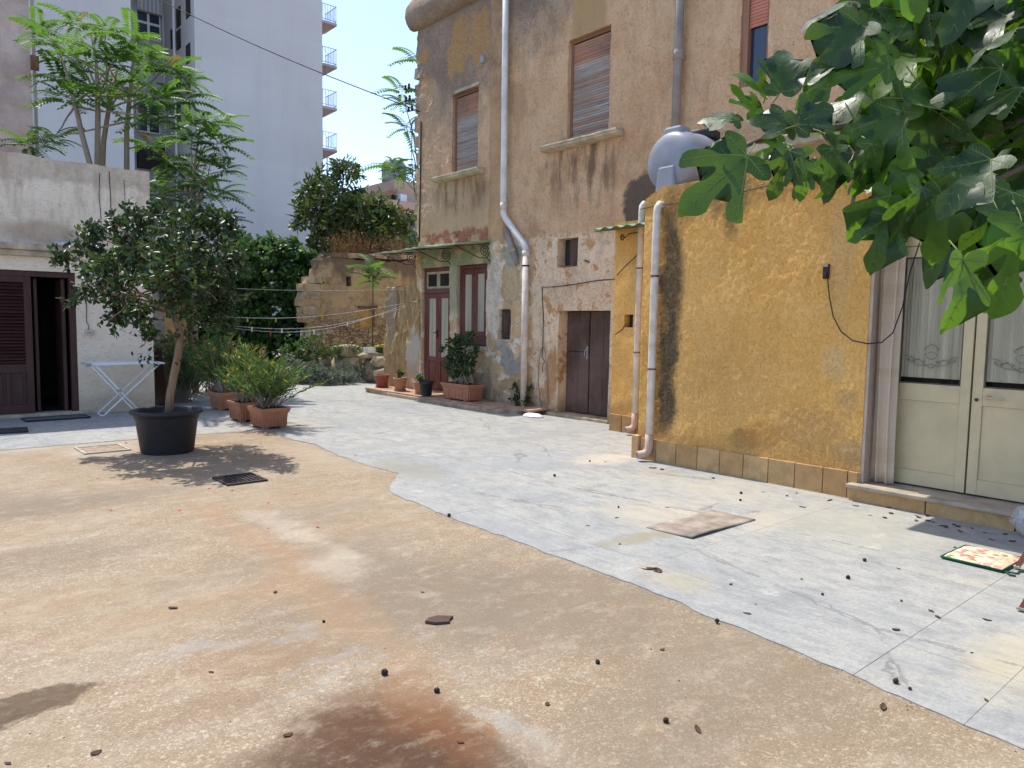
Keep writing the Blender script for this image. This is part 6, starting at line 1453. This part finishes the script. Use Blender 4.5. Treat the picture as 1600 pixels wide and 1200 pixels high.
# yellow garden wall behind the white building corner, brown sheet beside it
yw = thing('garden_wall', 'short ochre wall with grey block end behind the potted tree', 'wall', (4.6, 16.5, 0))
a_, c_ = PY(258, 560, 16.5), PY(292, 470, 16.5)
wall('render', (0, 16.5, 0), (1, 0, 0), (0, -1, 0), a_.x, c_.x, 0, 2.25, [], .1, lambda s, t: .02*fr(s*3, t*3), simple('ochre_render', (.56, .38, .17), .9, .1, var=.25), yw, .3)
for k in range(7): MB().box((a_.x-.16, 16.62, .16+k*.31), (.30, .25, .29), jit=.008).build('block', simple('grey_block%d' % k, (.36, .34, .31), .9, .1), yw)
o = MB().box((0, 0, .55), (.03, .9, 1.1)).build('brown_panel', M_brown, None); o.location = (PY(247, 600, 14.4).x+.05, 14.5, 0); o.rotation_euler = (0, -.10, .1); tag(o, 'dark brown wooden panel leaning at the corner of the white building', 'panel')

# ---- clothes lines with pegs
A1 = PX(632, 474, HX-.06); E1 = PD(300, 492, 15.5); A2 = PX(634, 480, HX-.06); E2 = PD(310, 502, 15.0); A3 = PX(630, 452, HX-.06); E3 = PD(330, 449, 16.5); A4 = PX(633, 476, HX-.06); E4 = PD(330, 508, 14.6)
pegc = [simple('peg_%s' % n, c, .5) for n, c in (('yellow', (.65, .48, .03)), ('white', (.75, .74, .70)), ('blue', (.05, .12, .42)), ('red', (.50, .10, .06)), ('wood', (.55, .40, .22)))]
peg_me = [MB().box((-.006, 0, -.02), (.008, .014, .075)).box((.006, 0, -.02), (.008, .014, .075)).box((0, 0, .0), (.006, .016, .012)).data('clothes_peg', m_) for m_ in pegc]
names = ['yellow', 'white', 'blue', 'red', 'wooden']
for k, (A, E, sag, lab, pegs) in enumerate(((A1, E1, .18, 'upper sagging clothes line with yellow pegs before the hedge', ((.40, 0), (.62, 0), (.18, 4), (.75, 4))), (A2, E2, .30, 'lower clothes line with white and blue pegs before the oleanders', ((.30, 1), (.55, 2), (.62, 1), (.76, 1), (.88, 4), (.12, 1))), (A4, E4, .34, 'lowest clothes line, running just above the oleander tops', ((.50, 1), (.72, 3), (.85, 2))), (A3, E3, .05, 'thin taut clothes line highest before the ruined wall', ()))):
    pts = [A.lerp(E, i/20)-Vector((0, 0, sag*math.sin(math.pi*i/20))) for i in range(21)]
    o = MB().tube(pts, .0045 if k < 3 else .003, 5).build('clothes_line', M_line); tag(o, lab, 'clothes line')
    for u, c in pegs:
        p = A.lerp(E, u)-Vector((0, 0, sag*math.sin(math.pi*u)+.01)); q = piece('clothes_peg', peg_me[c], None, p, (0, 0, random.uniform(-.4, .4)), (1.3, 1.3, 1.3))
        tag(q, '%s clothes peg on %s' % (names[c], ('the upper sagging line', 'the lower line', 'the lowest line')[k]), 'clothes peg', 'pegs on the clothes lines')
po = MB().tube([E1-Vector((0, 0, E1.z)), E1+Vector((0, 0, .15))], .03, 8).build('line_post', M_rust); tag(po, 'rusty post holding the far ends of the clothes lines', 'post')
b_ = MB().tube([E1, E2, E4], .008, 6).build('line_tie', M_line, po, world=False)

# ================================================================== fig tree hanging in from the right
def fig_leaf(seed):
    r = random.Random(seed)
    half = [(.03, -.03), (.10, -.10), (.22, -.12), (.34, -.06), (.37, .04), (.30, .10), (.20, .12), (.115, .155), (.19, .22), (.32, .30), (.46, .42), (.54, .54), (.52, .64), (.43, .65), (.33, .56), (.22, .45), (.12, .37), (.085, .40), (.10, .52), (.155, .66), (.19, .78), (.17, .89), (.09, .97), (.03, 1.01)]
    dp = r.uniform(.7, 1.7); wd_ = r.uniform(.80, 1.0)   # sinuses deeper or shallower
    def j(p, s): return (s*p[0]*wd_*(1+r.uniform(-.10, .10)), p[1]+r.uniform(-.02, .02))
    half = [((x*dp if i in (7, 16, 17) else x*(1+(dp-1)*.5) if i in (6, 8, 15, 18) else x), y) for i, (x, y) in enumerate(half)]
    def smooth(pts):
        o = []
        for i in range(len(pts)-1):
            p0, p1, p2, p3 = pts[max(i-1, 0)], pts[i], pts[i+1], pts[min(i+2, len(pts)-1)]
            for t in (0, .5):
                o.append(tuple(.5*((2*p1[k])+(-p0[k]+p2[k])*t+(2*p0[k]-5*p1[k]+4*p2[k]-p3[k])*t*t+(-p0[k]+3*p1[k]-3*p2[k]+p3[k])*t**3) for k in (0, 1)))
        return o+[pts[-1]]
    Rr = smooth([(0, 0)]+[j(p, 1) for p in half]+[(0, 1.03)]); Ll = smooth([(0, 0)]+[j(p, -1) for p in half]+[(0, 1.03)])
    poly = Rr+Ll[-2:0:-1]
    bm = bmesh.new(); vs = [bm.verts.new((x, y, 0)) for x, y in poly]; f = bm.faces.new(vs)
    bmesh.ops.triangulate(bm, faces=[f], ngon_method='BEAUTY')
    bmesh.ops.subdivide_edges(bm, edges=[e for e in bm.edges if e.calc_length() > .16], cuts=1, use_grid_fill=False); bmesh.ops.triangulate(bm, faces=bm.faces[:])
    # veins as thin raised ribs
    tips = [(0, .98), (.47, .58), (-.47, .58), (.34, .03), (-.34, .03)]
    veins = []
    for tx, ty in tips:
        veins.append(((0, 0), (tx, ty), .009))
        for u in (.35, .5, .65, .8):
            bx_, by_ = tx*u, ty*u; L = math.hypot(tx, ty); dx, dy = tx/L, ty/L; w_ = .115 if abs(tx) < .1 else .085
            for s_ in (-1, 1): veins.append(((bx_, by_), (bx_+(dx*.75-s_*dy*.9)*w_, by_+(dy*.75+s_*dx*.9)*w_), .0035))
    vf = []
    for (a, c, w_) in veins:
        d = Vector((c[0]-a[0], c[1]-a[1])); n = Vector((-d.y, d.x)).normalized()*w_; k = 5; prev = None
        for side in (1, -1):
            prev = None
            for i in range(k+1):
                t = i/k; q = 1-.75*t; px, py = a[0]+d.x*t, a[1]+d.y*t
                p = (bm.verts.new((px-n.x*q, py-n.y*q, .004*side)), bm.verts.new((px+n.x*q, py+n.y*q, .004*side)))
                if prev: vf.append(bm.faces.new((prev[0], p[0], p[1], prev[1])))
                prev = p
    for f in vf: f.material_index = 1
    cu, cx, ph, fo = r.uniform(.10, .62), r.uniform(-.25, .35), r.random()*6, r.uniform(-.15, .40)
    for v in bm.verts:
        x, y, z = v.co
        v.co.z = z - cu*y*y + cx*x*x + .035*math.sin(x*9+ph)*abs(x) + .03*math.sin(y*8+ph) + fo*abs(x)
    me = bpy.data.meshes.new('fig_leaf'); bm.to_mesh(me); bm.free(); me.materials.append(M_fig); me.materials.append(M_vein)
    me.polygons.foreach_set('use_smooth', [True]*len(me.polygons)); me.update(); return me
FIGS = [fig_leaf(k) for k in range(9)]
fig = thing('fig_tree', 'fig tree with big lobed leaves reaching in from the upper right', 'tree', (4.2, -.9, 0))
b = MB()
def bp(*q): return [PD(x, y, d) for x, y, d in q]
trunk_base = Vector((4.35, -1.05, 0)); fork = PD(1880, 260, 2.9)
b.tube([trunk_base, trunk_base.lerp(fork, .5)+Vector((.1, .05, 0)), fork], [.11, .09, .07], 12)
main = [fork]+bp((1720, 150, 2.65), (1600, 138, 2.55), (1520, 155, 2.45), (1460, 178, 2.4), (1380, 192, 2.35), (1300, 200, 2.3), (1220, 205, 2.2), (1165, 228, 2.12), (1130, 262, 2.05))
b.tube(main, [.05, .036, .024, .022, .019, .016, .012, .009, .006, .004], 10)
for path, r0 in ((bp((1720, 150, 2.65), (1560, 60, 2.6), (1440, 55, 2.5), (1375, 55, 2.45), (1340, 20, 2.4), (1325, -20, 2.4)), .016), (bp((1650, 160, 2.6), (1560, 205, 2.45), (1460, 230, 2.35), (1390, 245, 2.3), (1340, 262, 2.3)), .010),
                 ([fork]+bp((1700, 300, 2.5), (1600, 330, 2.3), (1520, 360, 2.2), (1490, 395, 2.1)), .014), ([fork]+bp((1760, 240, 2.4), (1620, 250, 2.2), (1540, 290, 2.1), (1440, 320, 2.15), (1390, 318, 2.2)), .013),
                 ([fork]+bp((1780, 60, 2.8), (1650, -40, 2.7), (1500, -60, 2.6), (1420, -80, 2.6)), .018), ([fork]+bp((1800, 380, 2.5), (1680, 400, 2.2), (1600, 420, 2.05)), .012)):
    n = len(path); b.tube(path, [r0*(1-.75*i/(n-1)) for i in range(n)], 8)
b.build('trunk', M_barkd, fig, True)
PET = MB()
def put_leaf(x, y, ang, lpx, depth, face=.5, k=None, roll=0.0, pitch=0.0, stem=True):
    """base pixel, axis angle in the view, length, distance; face: how squarely the blade looks at us"""
    base = PD(x, y, depth); a = R(ang); ax = RT*math.cos(a)+UP*math.sin(a)+FW*pitch; ax.normalize()
    nrm = -FW*face + Vector((0, 0, 1))*(1-face) + Vector((random.gauss(0, .18), random.gauss(0, .18), random.gauss(0, .1))); nrm = (nrm-ax*nrm.dot(ax)).normalized()
    nrm = Matrix.Rotation(roll, 3, ax) @ nrm; X = ax.cross(nrm)
    L = lpx/FPX*depth
    o = piece('leaf', FIGS[(random.randrange(9) if k is None else k)], None)
    M_ = Matrix((X, ax, nrm)).transposed().to_4x4(); s_ = Matrix.Diagonal((L*random.uniform(.9, 1.1), L, L, 1)); M_ = M_ @ s_; M_.translation = base
    o.parent = fig; o.matrix_parent_inverse = Matrix.Translation(fig.location).inverted(); o.matrix_basis = M_
    if stem:
        e = base-ax*L*random.uniform(.15, .25)+FW*.06+Vector((0, 0, .02)); PET.tube([base, base.lerp(e, .5)-FW*.006, e], [.0018, .002, .0024], 5, caps=False)
    return o
key = [(1168, 243, 220, 150, 2.05, .75), (1155, 188, 155, 62, 2.15, .5), (1180, 180, 120, 70, 2.2, .5), (1220, 143, 84, 92, 2.2, .8), (1195, 150, 130, 70, 2.2, .6), (1262, 130, 50, 60, 2.25, .4), (1388, 107, 178, 105, 2.2, .9),
       (1345, 38, 222, 115, 2.25, .7), (1400, 60, 100, 70, 2.3, .6), (1245, 196, 35, 85, 2.05, .8), (1240, 200, 160, 75, 2.1, .7), (1232, 236, 252, 82, 2.05, .8), (1246, 240, 284, 78, 2.05, .8), (1225, 225, 200, 60, 2.15, .6), (1300, 232, 262, 75, 2.15, .4), (1330, 240, 228, 85, 2.2, .35), (1290, 210, 320, 70, 2.2, .6),
       (1548, 250, 222, 122, 1.95, .35), (1503, 405, 268, 128, 1.9, .95), (1392, 305, 236, 88, 2.15, .7), (1392, 338, 248, 100, 2.15, .7), (1440, 292, 256, 118, 2.1, .8), (1472, 305, 262, 112, 2.1, .8), (1505, 320, 285, 100, 2.1, .7), (1560, 330, 262, 120, 2.0, .8), (1598, 350, 258, 160, 1.95, .8), (1580, 300, 240, 120, 2.05, .5),
       (1545, 390, 282, 110, 2.05, .8), (1592, 45, 192, 95, 2.1, .3), (1565, 108, 208, 110, 2.15, .75), (1332, 4, 180, 85, 2.3, .3), (1450, 25, 235, 85, 2.35, .3), (1430, 90, 215, 90, 2.35, .25), (1480, 60, 300, 90, 2.4, .6), (1600, 140, 190, 100, 2.1, .6), (1370, 10, 240, 80, 2.35, .7), (1420, 230, 240, 95, 2.2, .7), (1360, 225, 265, 85, 2.2, .6),
       (1355, 262, 232, 72, 2.25, .5), (1310, 262, 250, 62, 2.2, .5), (1275, 255, 220, 60, 2.2, .4), (1410, 270, 262, 90, 2.2, .8), (1455, 240, 285, 90, 2.3, .7), (1500, 260, 250, 100, 2.2, .7), (1350, 150, 200, 80, 2.5, .6), (1300, 120, 215, 70, 2.5, .6)]
for q in key: put_leaf(q[0], q[1], q[2], q[3]*.88, q[4], q[5])
def inside(x, y):
    if x < 1290: return False
    lo = 290 if x < 1340 else 320 if x < 1400 else 365 if x < 1480 else 400
    top = -150 if x > 1370 else 60+(1370-x)*.6
    return top < y < lo-60
cnt = len(key)
while cnt < 288:
    x = random.uniform(1290, 1800) if cnt < 250 else random.uniform(1600, 1900); y = random.uniform(-160, 400)
    if not inside(x, y): continue
    if y > 130 and random.random() < .15: continue
    d = random.uniform(2.15, 3.25) if x < 1650 else random.uniform(2.0, 3.3)
    put_leaf(x, y, random.choice((random.uniform(195, 345), random.uniform(150, 380))), random.uniform(62, 104)*2.5/d, d, random.uniform(.1, .9), None, random.gauss(0, .4), random.uniform(-.35, .35), cnt % 3 == 0); cnt += 1
# leaves deeper in the crown, past the count of single ones
VV, QQ, MI, off = [], [], [], 0
FA = []
for me_ in FIGS:
    me_.calc_loop_triangles(); n_ = len(me_.vertices); co = np.empty(n_*3, dtype=np.float32); me_.vertices.foreach_get('co', co)
    tr_ = np.array([t.vertices[:] for t in me_.loop_triangles]); mi_ = np.array([t.material_index for t in me_.loop_triangles]); FA.append((co.reshape(-1, 3), tr_, mi_))
k_ = 0
while k_ < 270:
    x = random.uniform(1330, 1850); y = random.uniform(-200, 345)
    if not inside(x, y+45): continue
    d = random.uniform(2.7, 3.7); co, tr_, mi_ = FA[random.randrange(9)]; L = random.uniform(.15, .24)
    a_ = R(random.uniform(180, 360)); ax = RT*math.cos(a_)+UP*math.sin(a_)+FW*random.uniform(-.4, .4); ax.normalize(); nr = -FW*random.uniform(.0, .8)+Vector((random.gauss(0, .3), random.gauss(0, .3), 1)); nr = (nr-ax*nr.dot(ax)).normalized(); X = ax.cross(nr)
    M3 = np.array([X[:], ax[:], nr[:]])*L; VV.append(co @ M3+np.array(PD(x, y, d)[:])); QQ.append(tr_+off); MI.append(mi_); off += len(co); k_ += 1
me_ = np_mesh('inner_leaves', np.vstack(VV), np.vstack(QQ), [M_fig, M_vein], np.concatenate(MI), True); o = bpy.data.objects.new('inner_leaves', me_); col.objects.link(o); adopt(o, fig); tag(o, kind='stuff')
tag(PET.build('petioles', simple('leaf_stalk', (.14, .20, .05), .6), fig, True), kind='stuff')
for (x, y, d) in ((1412, 203, 2.33), (1492, 185, 2.43), (1470, 250, 2.4)):
    MB().lathe([(0, -.03), (.012, -.026), (.022, -.008), (.021, .008), (.010, .026), (.004, .036), (0, .037)], tuple(PD(x, y, d)), 14, False).build('fig_fruit', simple('fig_skin%d' % x, (.22, .13, .07), .6), fig, True)

# ================================================================== litter on the ground
def curl_leaf(seed):
    r = random.Random(seed); b = MB(); n = 6; vs = []; w_ = r.uniform(.22, .4); c = r.uniform(.08, .25)
    for i in range(n+1):
        t = i/n; hw = w_*math.sin(math.pi*(.06+.9*t))*r.uniform(.8, 1.1); z = c*.25*(1-math.sin(t*math.pi))*r.uniform(.6, 1.2)
        vs += [(t-.5, -hw, z+c*.35), (t-.5, 0, z*.6), (t-.5, hw*.9, z+c*.3)]
    b.add(vs, [(3*i+k, 3*i+k+1, 3*i+k+4, 3*i+k+3) for i in range(n) for k in (0, 1)]); return b.data('dry_leaf', M_litter)
LIT = [curl_leaf(k) for k in range(6)]
def lit(x, y, L, on_slab, label, group, name='dry_leaf', mesh=None):
    g = G(x, y); o = piece(name, mesh or random.choice(LIT), None, (g.x, g.y, .0035 if on_slab else -.001), (random.uniform(-.15, .15), random.uniform(-.15, .15), random.uniform(0, 6.28)), (L,)*3)
    tag(o, label, 'fig' if 'fig' in name else 'petal' if 'petal' in name else 'leaf', group); return o
for (x, y, L, lb_) in ((1012, 889, .12, 'large crumpled brown leaf below the warped board, left of a pair'), (1028, 893, .08, 'smaller crumpled brown leaf below the warped board, right of a pair'), (1020, 732, .09, 'crumpled leaf before the elbow of the nearest downpipe'), (1034, 734, .07, 'leaf scrap touching the crumpled leaf by the downpipe elbow'), (1254, 793, .06, 'dark curled leaf out from the skirting of the yellow wall'), (1465, 965, .05, 'curled leaf on the slabs below the floral cushion'), (1400, 985, .05, 'curled leaf in the middle of the near right slabs')):
    lit(x, y, L, True, lb_, 'crumpled leaves on the slabs')
for k in range(28):
    g = (random.uniform(6.35, 6.78), 1.5+abs(random.gauss(0, 1.0))); 
    o = piece('dry_leaf', random.choice(LIT), None, (g[0]+.08*random.random(), g[1], .0045), (random.uniform(-.3, .3), random.uniform(-.3, .3), random.uniform(0, 6.28)), (random.uniform(.03, .065),)*3); tag(o, 'small dry leaf in the drift along the door step and yellow wall', 'leaf', 'leaves drifted against the wall')
for k in range(44):
    x, y = random.uniform(880, 1600), random.uniform(700, 1110); g = G(x, y)
    if g.x < edge_x(g.y)+.05 or g.x > 6.5: continue
    lit(x, y, random.uniform(.018, .045), True, 'tiny dry leaf scattered on the pale slabs', 'tiny leaves scattered on the slabs')
for (x, y, L) in ((270, 950, .055), (150, 1176, .04), (450, 1148, .04), (12, 1192, .035), (430, 925, .04), (1090, 1140, .05), (1380, 1105, .06), (855, 1100, .03), (330, 1050, .03), (930, 880, .03), (1035, 1015, .03), (720, 1160, .03), (660, 925, .025)):
    lit(x, y, L, False, 'small dark leaf scrap on the tan ground', 'leaf scraps on the tan ground')
ff = MB(); n_, m_ = 14, 8; vs = []
for i in range(m_+1):
    t = math.pi*i/m_
    for k in range(n_):
        a = 2*math.pi*k/n_; r = math.sin(t)*(1+.10*nz(math.cos(a)*3, math.sin(a)*3, t)); vs.append((r*math.cos(a)*.5, r*math.sin(a)*.5, .5-math.cos(t)*.55+(.25*max(0, -math.cos(t)+.2)**3 if False else 0)))
ff.add(vs, [(i*n_+k, i*n_+(k+1) % n_, (i+1)*n_+(k+1) % n_, (i+1)*n_+k) for i in range(m_) for k in range(n_)]); ff.tube([(0, 0, 1.0), (.05, .02, 1.25)], [.10, .05], 6); fig_me = ff.data('fallen_fig', M_figf, True)
figs = [(603, 1052, .034, 0, 'fallen fig with a stalk on the tan ground beside the rusty spill'), (682, 1082, .027, 0, 'fallen fig at the edge of the rusty spill'), (932, 1035, .026, 0, 'lone fallen fig in the middle of the tan ground'), (1120, 974, .030, 1, 'fallen fig on the edge of the pale slabs'), (507, 972, .020, 0, 'small fallen fig by the pale cement run'), (1037, 1127, .026, 0, 'fallen fig near the lower picture edge'),
        (1353, 878, .028, 1, 'fallen fig on the slabs below the floral cushion'), (1325, 905, .030, 1, 'fallen fig lying beside two crumbs on the slabs'), (1285, 930, .020, 1, 'small fallen fig among leaf crumbs on the slabs'), (1398, 1069, .026, 1, 'fallen fig on the ribbed slab near the edge'), (1420, 1078, .018, 1, 'tiny fallen fig beside the one on the ribbed slab'), (868, 745, .030, 1, 'fallen fig alone on the slabs before the annex'), (1158, 772, .028, 1, 'fallen fig on the slabs before the yellow wall, upper one'), (1158, 783, .026, 1, 'fallen fig on the slabs before the yellow wall, lower one'), (966, 794, .022, 1, 'fallen fig left of the warped board'), (703, 808, .035, 1, 'squashed dark fig where the slabs meet the tan ground'), (922, 722, .022, 1, 'small fallen fig far out on the slabs')]
for (x, y, s_, sl_, lb_) in figs:
    g = G(x, y); e_ = (random.uniform(-1.2, 1.2), random.uniform(-.6, .6), random.uniform(0, 6)); k_ = s_*random.uniform(.8, 1.0)
    from mathutils import Euler
    cz_ = (Euler(e_).to_matrix() @ Vector((0, 0, .5))).z; o = piece('fallen_fig', fig_me, None, (g.x, g.y, (.002 if sl_ else -.003)+k_*(.45-cz_)), e_, (k_, k_, k_*random.uniform(.75, 1.0))); tag(o, lb_, 'fig', 'fallen figs')
b = MB(); g = G(685, 970); b.prism([(-.075, -.02), (-.02, -.05), (.055, -.045), (.06, -.01), (.085, .03), (.0, .045), (-.05, .02)], -.004, .014); o = b.build('stone_chip', simple('slate_chip', (.10, .065, .05), .85, .2), None, bevel=.003); o.location = (g.x, g.y, 0); o.rotation_euler = (0, .03, -.5); tag(o, 'flat dark brown stone chip on the tan ground', 'stone')
pm = MB().add([(0, 0, 0), (.5, .35, .12), (.4, .8, .1), (0, 1, .04), (-.4, .8, .16), (-.5, .35, .1)], [(0, 1, 2, 3), (0, 3, 4, 5)]).data('petal', M_pink)
for k in range(70):
    x, y = (random.gauss(350, 60), random.gauss(665, 25)) if k < 48 else (random.uniform(130, 560), random.uniform(690, 830))
    if 205 < x < 322 and y < 720 or y < 640: continue
    g = G(x, y); o = piece('petal', pm, None, (g.x, g.y, .0035 if g.x > edge_x(g.y) else -.001), (random.uniform(-.3, .3), random.uniform(-.3, .3), random.uniform(0, 6)), (random.uniform(.025, .042),)*3)
    tag(o, 'fallen pink oleander petal on the ground around the black pot and planters', 'petal', 'fallen pink petals')

oct_v = np.array([(1, 0, 0), (-1, 0, 0), (0, 1, 0), (0, -1, 0), (0, 0, .8), (0, 0, -.8)]); oct_f = np.array([(0, 2, 4), (2, 1, 4), (1, 3, 4), (3, 0, 4), (2, 0, 5), (1, 2, 5), (3, 1, 5), (0, 3, 5)])
pos = []
for k in range(900):
    y = random.uniform(.3, 10.3); pos.append((edge_x(y)-abs(random.gauss(0, .035))-.004, y, -.002))
for k in range(420): pos.append((6.90-abs(random.gauss(0, .05)), random.uniform(1.2, 5.6), .003))
for k in range(260): pos.append((random.uniform(8.0, 8.2), random.uniform(9.6, 14.5), .003))
for k in range(1100): pos.append((random.uniform(.2, 3.3), random.uniform(1.2, 8.5), -.002))
for k in range(500): pos.append((random.uniform(3.6, 6.9), random.uniform(.8, 6.5), .003))
pos = np.array([p for p in pos if p[2] > 0 or p[0] < edge_x(p[1])]); n = len(pos); sz = (.0012+.0035*rng.random((n, 1, 1))**3)
V = pos[:, None, :]+oct_v[None]*sz*(1+.5*rng.normal(size=(n, 6, 1))*.4); Q = oct_f[None]+(np.arange(n)*6)[:, None, None]
def grit_mat():
    m = Mat('grit'); i = m.island(); return m.out(m.ramp(i, [(0, (.07, .05, .035)), (.4, (.24, .18, .12)), (.8, (.42, .35, .26)), (1, (.62, .57, .48))]), .9, None, .15)
o = bpy.data.objects.new('grit', np_mesh('grit', V.reshape(-1, 3), Q.reshape(-1, 3), grit_mat())); col.objects.link(o)
tag(o, 'loose grit and crumbs along the slab edge and wall feet', 'grit', None, 'stuff')
